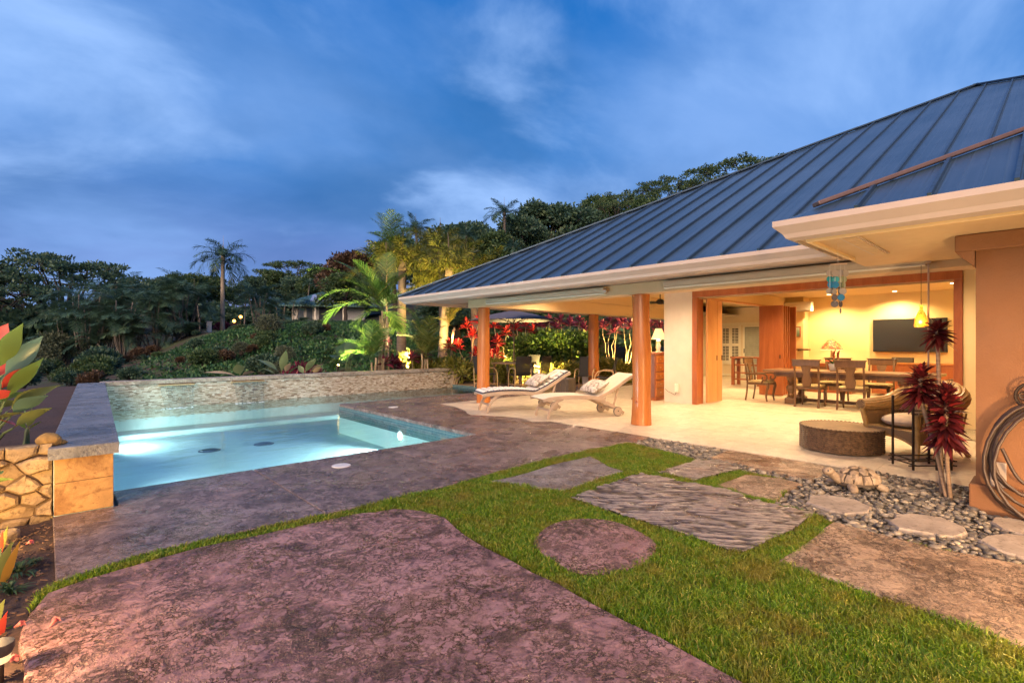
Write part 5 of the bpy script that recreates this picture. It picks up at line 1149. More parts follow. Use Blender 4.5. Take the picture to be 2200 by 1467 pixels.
MB().tube([(-.2,0,.05),(-.26,0,.03)], [.03,.006], 8).build('tail', m_tur, o)

# --- garden hose on its hanger
m_hose = M('brown_rubber_hose', (.060,.034,.022), .45, var=.2, scale=20); WXF = 5.80
o = thing('garden_hose', 'coiled dark garden hose looped against the terracotta wall', 'hose', (5.76, .12, .5)); rr = random.Random(8)
path = []
for k in range(6):
    ry_ = .27+.022*k+rr.uniform(-.02,.03); zb = -.02-.0*k+rr.uniform(0,.22); top = .93+.02*rr.uniform(-1,1); xo = 5.775-.028*(k % 3)-.012*k
    for j in range(24):
        a = 6.2832*j/24; yy = .13+ry_*math.sin(a)*(.8+.25*(1-math.cos(a))/2)*1.05; zz = (top+zb)/2+(top-zb)/2*math.cos(a); path.append(Vector((xo-.03*(1-math.cos(a))/2-.0015*j, yy-.03*k, zz)))
MB().tube(path, .013, 8).build('coil', m_hose, o, world=True, smooth=60)
MB().tube(smoothpath([(5.70,.30,.55),(5.69,.20,.32),(5.70,.05,.24),(5.72,-.15,.25)]), .013, 8).build('loose_end', m_hose, o, world=True, smooth=60)
o = thing('hose_hanger', 'round dark iron hose hanger on the terracotta wall', 'hose hanger', (5.86, .12, .98)); q = MB(); n = 24; q.tube([(0,0,0),(-.05,0,0)], .03, 10); q.build('arm', m_iron, o)
MB().tube([(-.09, .105*math.cos(a), .105*math.sin(a)) for a in [6.2832*k/28 for k in range(29)]], .011, 6).build('ring', m_iron, o, smooth=60)
for k in range(5): a = 1.2566*k; MB().tube([(-.09, .055*math.cos(a)+.028*math.cos(b_), .055*math.sin(a)+.028*math.sin(b_)) for b_ in [6.2832*j/12 for j in range(13)]], .007, 5).build('scroll', m_iron, o)
MB().tube([(-.085,-.10,0),(-.085,.10,0)], .007, 5).build('crossbar', m_iron, o)
o = thing('hose_bib_box', 'small grey utility box on the wall behind the hose', 'utility box', (5.868, .33, .30)); MB().bb(-.03,.0,-.05,.05,-.11,.11).build('box', M('grey_box', (.34,.27,.22), .6), o, bev=.006); MB().tube([(-.02,0,-.11),(-.02,0,-.19)], .012, 8).build('pipe', m_brass, o)
# ================================================================== PLANTS
def unit(a): return a/np.maximum(np.linalg.norm(a, axis=-1, keepdims=True), 1e-9)
def leafquads(P, D, Ln, Wd, r, fold=.12):
    n = len(P); Ln = np.broadcast_to(Ln, n)[:,None]; Wd = np.broadcast_to(Wd, n)[:,None]
    S = unit(np.cross(D, r.normal(size=(n,3)))); Nn = np.cross(S, D)
    m_ = P+D*Ln*.5+Nn*Wd*fold; V = np.stack([P, m_+S*Wd*.5, P+D*Ln, m_-S*Wd*.5], 1).reshape(-1,3)
    return V, (np.arange(n)*4)[:,None]+np.array([0,1,2,3])
def join(parts):
    Vs = []; Fs = []; o = 0
    for V, F in parts: Vs.append(V); Fs.append(F+o); o += len(V)
    return np.concatenate(Vs), np.concatenate(Fs)
def clumps(cl, per, Ln, Wd, r, up=.3, shell=.5):
    """leaves through ellipsoidal clumps: cl rows = cx cy cz rx ry rz"""
    out = []
    for c in cl:
        n = max(8, int(per)); d = unit(r.normal(size=(n,3))); rad = (shell+(1-shell)*r.random(n))[:,None]; rad = np.minimum(1.12, rad+r.normal(size=(n,1))*.08)
        P = np.array(c[:3])+d*rad*np.array(c[3:6]); D = unit(d+r.normal(size=(n,3))*.7+np.array([0,0,up])); out.append(leafquads(P, D, Ln*r.uniform(.7,1.3,n), Wd*r.uniform(.7,1.3,n), r))
    return join(out)
def frond(base, az, el, Lf, bend, nl, ll, lw, r, plum=0.0, vee=.25, droop=.35):
    """one feather leaf: rachis and two (or all-round) ranks of leaflets -> arrays"""
    K = 14; s = np.linspace(0, 1, K); e = el-bend*s**1.3; h = np.array([math.cos(az), math.sin(az), 0.]); T = np.cos(e)[:,None]*h+np.sin(e)[:,None]*np.array([0,0,1.]); pts = np.array(base)+np.concatenate([[[0,0,0]], np.cumsum((T[:-1]+T[1:])/2*(Lf/(K-1)), 0)])
    sl = np.repeat(np.linspace(.14, 1, nl), 2)+r.normal(size=2*nl)*.006; sl = np.clip(sl, .1, 1); sg = np.tile([1., -1.], nl)
    P = np.stack([np.interp(sl, s, pts[:,i]) for i in range(3)], 1); Tl = unit(np.stack([np.interp(sl, s, T[:,i]) for i in range(3)], 1)); S = unit(np.cross(Tl, np.array([0,0,1.])+0*Tl)); U = np.cross(S, Tl)
    ph = np.where(r.random(2*nl) < plum, r.uniform(0, 2*np.pi, 2*nl), np.where(sg > 0, vee, np.pi-vee)+r.normal(size=2*nl)*.12)
    out_ = S*np.cos(ph)[:,None]+U*np.sin(ph)[:,None]; al = .55+.5*sl; D = unit(out_*np.cos(al*.9)[:,None]+Tl*np.sin(al*.9)[:,None]); L_ = (ll*(np.sin(np.pi*np.clip(sl*.86+.12,0,1))**.6)*r.uniform(.85,1.1,2*nl))[:,None]; Wv = unit(np.cross(D, out_*0+U+.01))*lw/2
    mid = P+D*L_*.5-np.array([0,0,1.])*droop*.18*L_; tip = P+D*L_*.97-np.array([0,0,1.])*droop*.75*L_
    n = 2*nl; V = np.stack([P-Wv*.5, P+Wv*.5, mid+Wv, mid-Wv, tip+Wv*.15, tip-Wv*.15], 1).reshape(-1,3); o = (np.arange(n)*6)[:,None]; F = np.concatenate([o+np.array([0,1,2,3]), o+np.array([3,2,4,5])])
    side = unit(np.cross(T, np.array([0,0,1.])+0*T)); w = (.02*(1-.8*s)*Lf*.35)[:,None]; V2 = np.concatenate([pts-side*w, pts+side*w, pts+np.array([0,0,-1.])*w*1.2]); i = np.arange(K-1)[:,None]; F2 = np.concatenate([np.concatenate([i, i+1, i+1+K, i+K],1), np.concatenate([i+K, i+1+K, i+1+2*K, i+2*K],1), np.concatenate([i+2*K, i+1+2*K, i+1, i],1)])
    return join([(V, F), (V2, F2)])
G_DK = LEAF('dark_teal_foliage', (.034,.078,.054), (.08,.155,.095), .5, .3, (.13,.19,.09)); G_MD = LEAF('mid_green_foliage', (.03,.07,.03), (.08,.14,.05), .5, .25, (.13,.18,.06)); G_OL = LEAF('olive_foliage', (.035,.05,.015), (.09,.105,.03), .5, .25, (.13,.12,.04))
G_PALM = LEAF('palm_green', (.05,.12,.02), (.13,.22,.04), .4, .35, (.24,.26,.05)); G_PALM2 = LEAF('foxtail_green', (.09,.12,.02), (.22,.23,.045), .45, .4, (.36,.31,.08)); G_PDK = LEAF('dark_palm', (.036,.085,.06), (.08,.16,.105), .45, .3)
G_GREY = LEAF('grey_green_foliage', (.06,.085,.05), (.13,.16,.10), .6, .2); G_RED = LEAF('red_ti_leaf', (.16,.008,.012), (.40,.025,.028), .35, .3, (.55,.10,.05)); G_WINE = LEAF('wine_ti_leaf', (.09,.012,.026), (.22,.035,.065), .35, .3, (.34,.08,.12)); G_BRT = LEAF('bright_shrub_leaf', (.03,.075,.012), (.10,.17,.025), .4, .3, (.22,.25,.05)); G_YEL = LEAF('variegated_leaf', (.12,.14,.02), (.30,.28,.05), .4, .35, (.42,.36,.10)); G_BRN = LEAF('bronze_foliage', (.06,.035,.022), (.12,.075,.04), .5, .2)
B_GR = M('grey_bark', (.14,.125,.11), .9, var=.4, scale=8, bump=.6, bscale=25); B_PL = M('pale_palm_trunk', (.30,.25,.19), .85, var=.3, scale=6, bump=.5, bscale=20, stretch=(1,1,4)); B_DK = M('dark_bark', (.06,.05,.042), .9, var=.4, scale=8, bump=.6); B_TI = M('tan_cane_stem', (.27,.20,.12), .7, var=.25, scale=14, bump=.3)
B_FX = M('foxtail_trunk', (.13,.10,.075), .85, var=.3, scale=6, bump=.5, bscale=20, stretch=(1,1,4)); GREEN_SH = M('green_crownshaft', (.10,.15,.05), .5)
PROTO = {}
def proto_tree(key, crown_VF, leafmat, trunk_mb, bark):
    """keeps the meshes of one kind of tree for sharing"""
    me = mesh_np(key+'_crown', *crown_VF); me.materials.append(leafmat); tm = bpy.data.meshes.new(key+'_trunk'); tm.from_pydata([tuple(p) for p in trunk_mb.v], [], trunk_mb.f); tm.update(); tm.polygons.foreach_set('use_smooth', [True]*len(tm.polygons)); tm.materials.append(bark); PROTO[key] = (me, tm)
def plant(key, name, lb, cat, loc, rz=0.0, scale=1.0, group=None, crown='crown', stem='trunk'):
    s = (scale,)*3 if not hasattr(scale, '__len__') else scale; o = bpy.data.objects.new(name, None); COL.objects.link(o); o.empty_display_size = .2; tag(o, lb, cat, group)
    o.matrix_basis = Matrix.Translation(loc) @ Matrix.Rotation(rz, 4, 'Z') @ Matrix.Diagonal((*s, 1))
    for nm, me in ((crown, PROTO[key][0]), (stem, PROTO[key][1])): c = bpy.data.objects.new(nm, me); COL.objects.link(c); c.parent = o
    return o
def limb(mb, p0, p1, r0, r1, wob, r, n=6, sides=7):
    p0, p1 = Vector(p0), Vector(p1); L_ = (p1-p0).length; pts = []
    for i in range(n+1):
        t_ = i/n; w = wob*L_*math.sin(math.pi*t_); pts.append(p0.lerp(p1, t_)+Vector((r.normal()*w*.5, r.normal()*w*.5, w*.5*r.random())))
    mb.tube(pts, [r0+(r1-r0)*i/n for i in range(n+1)], sides)
# broad round trees
for key, mat, hgt, rad, seed in (('broad_dark', G_DK, 10, 4.3, 1), ('broad_green', G_MD, 10, 4.0, 2), ('broad_bronze', G_BRN, 9, 4.2, 3)):
    r = np.random.default_rng(seed); tk = MB(); limb(tk, (0,0,-.5), (.3,.2,hgt*.45), .38, .25, .04, r, 6, 9); cl = []
    for k in range(34):
        a = r.uniform(0, 6.28); e = r.uniform(-.25, 1.35); q = rad*r.uniform(.45,1.0); c = (math.cos(a)*math.cos(e)*q, math.sin(a)*math.cos(e)*q, hgt*.52+math.sin(e)*hgt*.42*r.uniform(.7,1.0)); w = r.uniform(.9,1.7); cl.append((*c, w, w, w*.75))
        if k % 3 == 0: limb(tk, (.3,.2,hgt*.43), c, .16, .03, .06, r, 4, 5)
    proto_tree(key, clumps(cl, 330, .42, .24, r, .25), mat, tk, B_DK)
# umbrella-crowned monkeypod trees, layered with sky between
for key, mat, hgt, rad, seed, nb in (('umbrella_a', G_DK, 10, 9.0, 4, 30), ('umbrella_b', G_MD, 12, 9.5, 5, 26)):
    r = np.random.default_rng(seed); tk = MB(); fork = Vector((.4,0,hgt*.26)); limb(tk, (0,0,-.6), fork, .55, .42, .04, r, 5, 10); cl = []
    for k in range(nb):
        a = 2.399*k+r.uniform(-.2,.2); q = rad*math.sqrt((k+.6)/nb); top = hgt*(1.0-.42*(q/rad)**2)*r.uniform(.93,1.02); tip = Vector((math.cos(a)*q, math.sin(a)*q, top-.35)); m1 = fork.lerp(tip, .5)+Vector((0,0,hgt*.04)); limb(tk, fork, m1, .20, .11, .06, r, 4, 6); limb(tk, m1, tip, .11, .03, .08, r, 4, 5)
        for j in range(5): tw = tip+Vector((r.normal()*1.2, r.normal()*1.2, r.uniform(-.5,.25))); limb(tk, m1.lerp(tip, .7), tw, .05, .015, .08, r, 3, 4); cl.append((tw.x, tw.y, tw.z, r.uniform(.55,1.05), r.uniform(.55,1.05), r.uniform(.16,.30)))
    proto_tree(key, clumps(cl, 95, .30, .15, r, .5, .3), mat, tk, B_DK)
# feather palms
def palm_proto(key, H_, tr, nf, Lf, mat, bark, seed, nl=44, ll=.75, lw=.05, plum=0.0, bend=(1.3,2.0), lean=.3, el=(.1,1.35), spear=True):
    r = np.random.default_rng(seed); tk = MB(); top = Vector((lean, lean*.4, H_)); pts = [Vector((lean*(i/8)**2, lean*.4*(i/8)**2, H_*i/8-.3*(i == 0))) for i in range(9)]; tk.tube(pts, [tr*(1.25 if i == 0 else 1-.25*i/8) for i in range(9)], 10); fr = []
    for k in range(nf): u = (k+.5)/nf; fr.append(frond(top+Vector((0,0,.1)), 2.399*k, el[0]+(el[1]-el[0])*u+r.normal()*.08, Lf*r.uniform(.85,1.1)*(1-.15*u), r.uniform(*bend)*(1-.35*u), nl, ll, lw, r, plum))
    tk.tube([top-Vector((0,0,.05)), top+Vector((0,0,.35)), top+Vector((0,0,.6))], [tr*.95, tr*.8, tr*.25], 8)
    if spear: tk.tube([top+Vector((0,0,.5)), top+Vector((.05,0,.5+Lf*.55))], [.03,.006], 5)
    proto_tree(key, join(fr), mat, tk, bark)
palm_proto('royal_palm', 6.2, .19, 19, 3.0, G_PDK, B_PL, 11, 46, .75, .05, .35, (1.7,2.5), .2, (-.2,1.3))
palm_proto('dark_palm', 5.0, .12, 14, 2.3, G_PDK, B_GR, 12, 26, .65, .04, 0, (1.3,2.1), .6)
palm_proto('hill_palm', 8.0, .16, 16, 2.6, G_PDK, B_GR, 13, 44, .6, .045, .3, (1.3,2.2), .5)
palm_proto('foxtail', 4.2, .17, 13, 2.0, G_PALM2, B_FX, 14, 84, .42, .030, 1.0, (.9,1.6), .15, (.05,1.3))
palm_proto('foxtail_b', 3.6, .15, 12, 1.8, G_PALM2, B_FX, 15, 84, .40, .030, 1.0, (.8,1.4), -.2, (.1,1.35))
# clumping palms: many thin canes from one root
def clump_proto(key, nst, H_, Lf, mat, seed, nl, ll, lw, spread, nf=6):
    r = np.random.default_rng(seed); tk = MB(); fr = []
    for k in range(nst):
        a = r.uniform(0, 6.28); q = spread*math.sqrt(r.random()); h_ = H_*(.12+.88*r.random()**.8); b0 = Vector((math.cos(a)*q*.35, math.sin(a)*q*.35, -.2)); tp = Vector((math.cos(a)*q, math.sin(a)*q, h_)); limb(tk, b0, tp, .05, .035, .03, r, 5, 5)
        for j in range(nf): fr.append(frond(tp, a+r.uniform(-1.9,1.9), r.uniform(.3,1.35), Lf*r.uniform(.75,1.1), r.uniform(1.1,1.9), nl, ll, lw, r))
    proto_tree(key, join(fr), mat, tk, B_TI if key == 'areca' else B_GR)
clump_proto('clump_dark', 20, 4.2, 1.9, G_PDK, 21, 19, .62, .040, 1.5); clump_proto('clump_dark_b', 17, 3.4, 1.8, G_DK, 22, 19, .62, .040, 1.8)
# shrubs
def shrub_proto(key, rad, hgt, mat, seed, n, L_, W_, bark=B_DK, stem=.0, shell=.55):
    r = np.random.default_rng(seed); tk = MB(); cl = []
    for k in range(14): a = r.uniform(0, 6.28); e = r.uniform(.1, 1.4); c = (math.cos(a)*math.cos(e)*rad*.62, math.sin(a)*math.cos(e)*rad*.62, stem+hgt*.35+math.sin(e)*hgt*.42); w = r.uniform(.32,.5)*rad; cl.append((*c, w, w, w*.8)); limb(tk, (r.normal()*.05, r.normal()*.05, -.1), c, .03+.02*rad, .01, .06, r, 4, 5)
    proto_tree(key, clumps(cl, n, L_, W_, r, .4, shell), mat, tk, bark)
shrub_proto('round_bush', 1.3, 1.9, G_GREY, 31, 260, .16, .06); shrub_proto('dark_bush', 1.2, 1.5, G_DK, 32, 240, .2, .1); shrub_proto('green_bush', 1.1, 1.4, G_MD, 33, 240, .18, .09); shrub_proto('grey_small_tree', 1.0, 1.6, G_GREY, 34, 260, .16, .05, M('white_bark', (.42,.40,.38), .85), .9)
shrub_proto('bright_shrub', .8, 1.7, G_BRT, 35, 150, .13, .065, B_TI); shrub_proto('variegated_shrub', .5, .8, G_YEL, 36, 90, .16, .05, B_TI); shrub_proto('wine_bush', .8, 1.0, G_WINE, 37, 150, .2, .06); shrub_proto('brown_bush', .9, 1.1, G_BRN, 38, 150, .18, .07)
# spiky clumps
def tuft_proto(key, n, L_, W_, mat, seed, droop=.5, el=(.5,1.4)):
    r = np.random.default_rng(seed); mb = MB()
    for k in range(n): a = 2.399*k; e = r.uniform(*el); mb.strip((r.normal()*.04, r.normal()*.04, 0), (math.cos(a)*math.cos(e), math.sin(a)*math.cos(e), math.sin(e)), (-math.sin(a), math.cos(a), 0), L_*r.uniform(.7,1.1), W_, droop, 5)
    me = bpy.data.meshes.new(key); me.from_pydata([tuple(p) for p in mb.v], [], mb.f); me.update(); me.materials.append(mat); tk = MB(); tk.tube([(0,0,-.1),(0,0,.08)], [.05,.03], 6); tm = bpy.data.meshes.new(key+'_root'); tm.from_pydata([tuple(p) for p in tk.v], [], tk.f); tm.update(); tm.materials.append(B_GR); PROTO[key] = (me, tm)
tuft_proto('lily_tuft', 40, .75, .06, G_MD, 41, .6); tuft_proto('lily_tuft_dark', 36, .7, .07, G_DK, 42, .5)

def base_at(px, t): p = PT(px, 738, t); return (p.x, p.y, tz(p.x, p.y))
def fit(px, ytop, t, h0): b_ = base_at(px, t); return b_, max(.3, (EYE+(HOR-ytop)/FPX*t-b_[2])/h0)

# --- far hillside and garden trees (each with its own place)
ORD = ['first','second','third','fourth','fifth','sixth','seventh','eighth','ninth','tenth','eleventh','twelfth','thirteenth','fourteenth','fifteenth']
GF = 'trees on the hillside'; rr = random.Random(21)
POS = lambda px: 'far left' if px < 250 else 'left' if px < 600 else 'centre' if px < 900 else 'right'
def far(key, name, lb, px, ytop, t, h0, cat='tree', wide=1.0, rz=None, grp=GF):
    b_, s = fit(px, ytop, t, h0); return plant(key, name, lb, cat, b_, rr.uniform(0, 6.28) if rz is None else rz, (s*wide, s*wide, s), grp)
far('umbrella_a', 'monkeypod_tree', 'huge umbrella-crowned tree at the far left above the garden', 135, 538, 46, 10.2, wide=.95)
far('umbrella_a', 'monkeypod_tree', 'umbrella tree at the left frame edge behind the red-leaved plant', -40, 575, 40, 10.2, wide=.9)
far('umbrella_b', 'monkeypod_tree', 'airy umbrella tree on the hill just above the roof slope', 1600, 332, 86, 12.2, wide=1.05); far('umbrella_b', 'monkeypod_tree', 'umbrella tree on the hill left of the airy one above the roof', 1430, 376, 82, 12.2, wide=.9); far('umbrella_b', 'monkeypod_tree', 'flat-topped tree on the hill above the middle of the roof edge', 1330, 412, 76, 12.2, wide=.8)
far('umbrella_b', 'monkeypod_tree', 'small flat-topped tree on the skyline above the neighbouring house', 640, 552, 100, 12.2, wide=1.0)
for i, (px, yt, t, key, lb) in enumerate([(1180,432,72,'broad_dark','dense dark tree on the hill right of the garden palms'),(1255,440,74,'broad_dark','dense dark tree on the hill above the lowest part of the roof ridge'),(1120,455,66,'broad_dark','dark tree on the hill behind the foxtail palms at right'),(1290,425,86,'broad_green','green tree higher up the hill behind the roof'),(1060,500,60,'broad_green','green tree between the foxtail palms and the dark hill trees'),(1390,430,66,'broad_green','green tree close behind the roof slope'),
  (960,500,62,'broad_dark','dark tree behind the tallest garden palm'),(760,525,64,'broad_bronze','bronze-leaved round tree on the hill behind the garden palms'),(850,505,66,'broad_green','green tree behind the left foxtail palm'),(690,575,78,'broad_green','green tree behind the neighbouring roof'),(640,590,84,'broad_dark','dark tree left of the neighbouring roof'),(590,580,92,'broad_green','green tree on the skyline left of the bronze tree'),(540,592,80,'broad_dark','dark tree right of the tall royal palm'),
  (450,590,74,'broad_green','green tree behind the tall royal palm'),(395,585,70,'broad_green','green tree left of the tall royal palm'),(340,592,64,'broad_dark','dark tree beside the umbrella crown'),(290,600,58,'broad_dark','dark tree below the right edge of the umbrella crown'),(230,640,54,'broad_green','dark tree under the umbrella crown'),(60,672,52,'broad_green','dark tree under the left of the umbrella crown'),(-10,650,46,'broad_green','green tree at the left frame edge'),(740,585,52,'broad_green','green tree just above the neighbouring solar roof'),(1500,420,78,'broad_dark','dark tree filling the hill below the airy umbrella tree'),(1010,470,78,'broad_dark','dark tree on the skyline behind the foxtail palms'),(1640,380,80,'broad_green','green tree showing just over the upper roof slope'),(900,520,58,'broad_dark','dark tree directly behind the foxtail palms'),(470,636,92,'broad_green','low green tree far behind the royal palm trunk'),(505,630,96,'broad_dark','low dark tree far right of the royal palm trunk'),(425,640,88,'broad_dark','low dark tree far left of the royal palm trunk'),(555,640,94,'broad_green','low green tree behind the clumping palm right of the royal palm'),(370,640,84,'broad_green','low green tree behind the left grove'),(610,620,98,'broad_green','low green tree behind the distant pale house')]):
    far(key, 'hillside_tree', lb, px, yt, t, 9.9, wide=rr.uniform(.95,1.25))
for px, yt, t, lb in [(902,470,60,'dark feather palm on the skyline behind the foxtail palms'),(1000,492,58,'dark palm on the skyline right of the foxtail palms'),(1085,440,62,'tall dark palm at the left of the dense hill trees'),(1100,520,50,'dark palm leaning over the low end of the roof')]: far('hill_palm', 'hill_palm', lb, px, yt, t, 9.3, 'palm', 1.1, grp='dark palms on the hill')
far('royal_palm', 'royal_palm', 'tall royal palm standing alone with bluish trunk at left', 478, 516, 40, 7.9, 'palm', 1.0, .8, 'garden palms')
for px, yt, t, key, lb in [(195,590,36,'clump_dark','dark clumping palm under the umbrella tree'),(270,610,35,'clump_dark','dark clumping palm right of the umbrella tree trunk'),(335,600,36,'clump_dark_b','dark clumping palm in the middle of the left grove'),(395,590,37,'clump_dark','dark clumping palm left of the royal palm'),(430,610,42,'dark_palm','slender palm just left of the royal palm trunk'),(560,605,44,'clump_dark','dark clumping palm right of the royal palm'),(610,625,56,'clump_dark_b','dark clumping palm beside the neighbouring house'),(525,640,52,'dark_palm','small palm behind the clump right of the royal palm'),(150,640,40,'clump_dark_b','low clumping palm under the umbrella tree crown'),(660,600,72,'hill_palm','slim palm behind the neighbouring roof')]:
    far(key, 'garden_palm', lb, px, yt, t, {'clump_dark':5.1,'clump_dark_b':4.4,'dark_palm':6.2,'hill_palm':9.3}[key], 'palm', 1.0, None, 'garden palms')
GS = 'shrubs in the lower garden'
for px, yt, t, key, h0, nm, lb in [(122,712,34,'round_bush',1.95,'round_bush','round grey-green bush on the bare soil at left'),(245,698,36,'grey_small_tree',2.6,'small_tree','small grey-green tree with white trunk'),(70,660,40,'dark_bush',1.6,'shrub','dark shrub behind the red-leaved plant'),(180,690,42,'dark_bush',1.6,'shrub','dark shrub between the round bush and the white-trunked tree'),(215,745,30,'dark_bush',1.6,'shrub','dark shrub left of the white trunk'),(205,760,26,'green_bush',1.5,'shrub','green shrub below the round bush'),(300,745,32,'brown_bush',1.2,'shrub','brownish shrub right of the white trunk'),
  (340,755,29,'green_bush',1.5,'shrub','green shrub in the middle of the lower garden'),(390,770,24,'brown_bush',1.2,'shrub','russet shrub close behind the mosaic wall'),(420,720,36,'dark_bush',1.6,'shrub','dark shrub at the foot of the green bank'),(480,690,41,'wine_bush',1.1,'shrub','wine-red shrub by the royal palm base'),(505,695,43,'wine_bush',1.1,'shrub','second wine-red shrub right of the royal palm'),(650,780,16.5,'wine_bush',1.1,'shrub','purple shrub behind the right part of the mosaic wall'),(590,725,30,'wine_bush',1.1,'shrub','small wine shrub high on the green bank'),(40,700,46,'green_bush',1.5,'shrub','green shrub under the far left trees'),(10,720,38,'dark_bush',1.6,'shrub','dark shrub at the left frame edge')]:
    far(key, nm, lb, px, yt, t, h0, 'bush' if 'tree' not in nm else 'tree', 1.0, None, GS)
for i, (px, yt, t) in enumerate([(330,772,25),(365,775,23),(405,768,27),(300,780,24),(440,765,25),(285,765,30),(255,778,26)]): far(('lily_tuft','lily_tuft_dark')[i % 2], 'lily_clump', ['arching lily clump nearest the middle of the mosaic wall','arching lily clump right of the middle one','large arching lily clump at the foot of the bank','low lily clump left of the others','lily clump on the lower bank','lily clump beside the white-trunked tree','lily clump at the bare soil edge'][i], px, yt, t, .65, 'plant', 1.2, None, 'lily clumps behind the wall')
for i in range(9): px = 372+i*30; far('dark_bush', 'far_shrub', 'large dark shrub filling under the distant trees, %s from the left' % ORD[i], px, 655+rr.uniform(-10,10), 60+rr.uniform(-4,6), 1.6, 'bush', 1.5, None, 'far shrubs under the trees')
for i in range(15):
    px = 505+i*19; far('dark_bush', 'hedge_shrub', 'clipped dark hedge shrub on the bank top, %s from the left' % ORD[i], px, 708+rr.uniform(-4,3), 33+rr.uniform(-.6,.6), 1.6, 'bush', 1.3, None, 'hedge along the bank top')
for i in range(34):
    px = 415+rr.uniform(0,1)*330; t_ = rr.uniform(18, 31); key, h0, nm = [('green_bush',1.5,'bank_shrub'),('dark_bush',1.6,'bank_shrub'),('brown_bush',1.2,'bank_shrub'),('lily_tuft',.65,'bank_tuft'),('lily_tuft_dark',.65,'bank_tuft'),('round_bush',1.95,'bank_shrub')][i % 6]; b_ = base_at(px, t_); s_ = rr.uniform(.35,.75)*(.8 if h0 > 1 else 1.3)
    plant(key, nm, '%s %s on the green bank, %s' % (['small','knee-high','low','spreading'][i % 4], ['green shrub','dark shrub','brownish shrub','arching tuft','dark tuft','grey-green shrub'][i % 6], ['near the wall','part way up','close to the top','at its left side','towards its right side','below the hedge','amid the ground cover'][i % 7]), 'bush' if h0 > 1 else 'plant', b_, rr.uniform(0,6), s_, 'mixed plants on the green bank')
for i in range(24):
    px = 30+rr.uniform(0,1)*330; t_ = rr.uniform(19, 33); key = ['lily_tuft','dark_bush','lily_tuft_dark','green_bush','brown_bush'][i % 5]; b_ = base_at(px, t_); s_ = rr.uniform(.6,1.0)*(1.5 if 'tuft' in key else .7)
    plant(key, 'garden_tuft' if 'tuft' in key else 'small_shrub', '%s on the bare lower soil, %s from left%s' % (['arching tuft','small dark shrub','dark tuft','small green shrub','small brown shrub'][i % 5], ORD[min(14, int((px-30)/23))], ', nearer the wall' if t_ < 25 else ', farther back'), 'plant', b_, rr.uniform(0,6), s_, 'small plants on the bare soil')
# --- ground cover on the bank and leaf litter of the lower garden
r = np.random.default_rng(51); n = 90000; X_ = r.uniform(0, 24, n); Y_ = r.uniform(14.6, 36, n); k = (r.random(n) < np.clip((X_-1.0-.12*(Y_-15))/4, .0, 1)); X_, Y_ = X_[k], Y_[k]
hb = np.array([mnoise.noise((a*.7, b*.7, 2.))+.5*mnoise.noise((a*1.9, b*1.9, 5.)) for a, b in zip(X_, Y_)]); nz = np.array([.35*mnoise.noise((a*.21, b*.21, 3.3)) for a, b in zip(X_, Y_)])
P = np.stack([X_, Y_, terr(X_, Y_)+nz+.02+np.maximum(0, .22+.75*hb)*(1-.8*sstep(22, 30, Y_))*r.random(len(X_))], 1); D = unit(r.normal(size=P.shape)*.8+np.array([0,-.35,.6]))
o = mk('ground_cover', mesh_np('ground_cover', *leafquads(P, D, r.uniform(.10,.22,len(P)), r.uniform(.05,.11,len(P)), r)), LEAF('ground_cover_leaf', (.018,.065,.028), (.06,.165,.055), .5, .3, (.13,.22,.07))); tag(o, 'dense leafy ground cover over the bank behind the pool wall', 'ground cover', kind='stuff')

# --- palms behind the pool wall, lit from below
far('foxtail', 'foxtail_palm', 'foxtail palm with bushy golden crown, its trunk left of the eave corner', 862, 478, 20.5, 6.0, 'palm', 1.15, .4, 'foxtail palms'); far('foxtail_b', 'foxtail_palm', 'foxtail palm whose trunk stands just under the eave corner', 950, 478, 20, 5.4, 'palm', 1.15, 2.2, 'foxtail palms'); far('foxtail_b', 'foxtail_palm', 'foxtail palm with round crown nearest the roof slope', 1022, 505, 21, 5.4, 'palm', 1.2, 4.0, 'foxtail palms')
far('foxtail', 'foxtail_palm', 'tall dark foxtail palm behind the golden ones', 952, 455, 24, 6.0, 'palm', .95, 1.3, 'foxtail palms')
def frond_palm(name, lb, px, t, zc, fl, mat, seed, nl=46, ll=.55, lw=.045, canes=4, cat='palm', grp=None):
    """near palm whose every frond is a part; fl rows = tip px, tip py, arch"""
    r = np.random.default_rng(seed); b_ = base_at(px, t); o = thing(name, lb, cat, b_, 0, grp); c = Vector(PT(px, zc, t))-Vector(b_)
    for k in range(canes): q = MB(); limb(q, (r.normal()*.10, r.normal()*.10, -.1), c+Vector((r.normal()*.10, r.normal()*.10, r.normal()*.1)), .045, .03, .02, r, 5, 7); q.build('cane', B_TI, o, smooth=180)
    for (tx_, ty_, bd) in fl:
        tp = Vector(PT(tx_, ty_, t+r.uniform(-.9,.9)))-Vector(b_)-c; hz = math.hypot(tp.x, tp.y); az = math.atan2(tp.y, tp.x); ch = tp.length; ec = math.atan2(tp.z, hz); el0 = ec+bd*.43; Lf = ch*(1+bd*bd*.045); V, F = frond(c, az, el0, Lf, bd, nl, ll, lw, r, 0, .3, .3); mk('frond', mesh_np('frond', V, F), mat, o)
    return o
frond_palm('areca_palm', 'bright green feather palm arching over the mosaic wall', 822, 16.2, 668, [(665,578,1.3),(690,640,1.6),(700,690,1.7),(735,600,.9),(765,560,.6),(800,560,.4),(835,545,.4),(868,590,.7),(895,640,1.3),(900,700,1.8),(770,700,1.5),(850,705,1.6),(720,560,.8),(810,610,.9)], G_PALM, 61, 50, .66, .030, 5, grp='lit palms behind the pool wall')
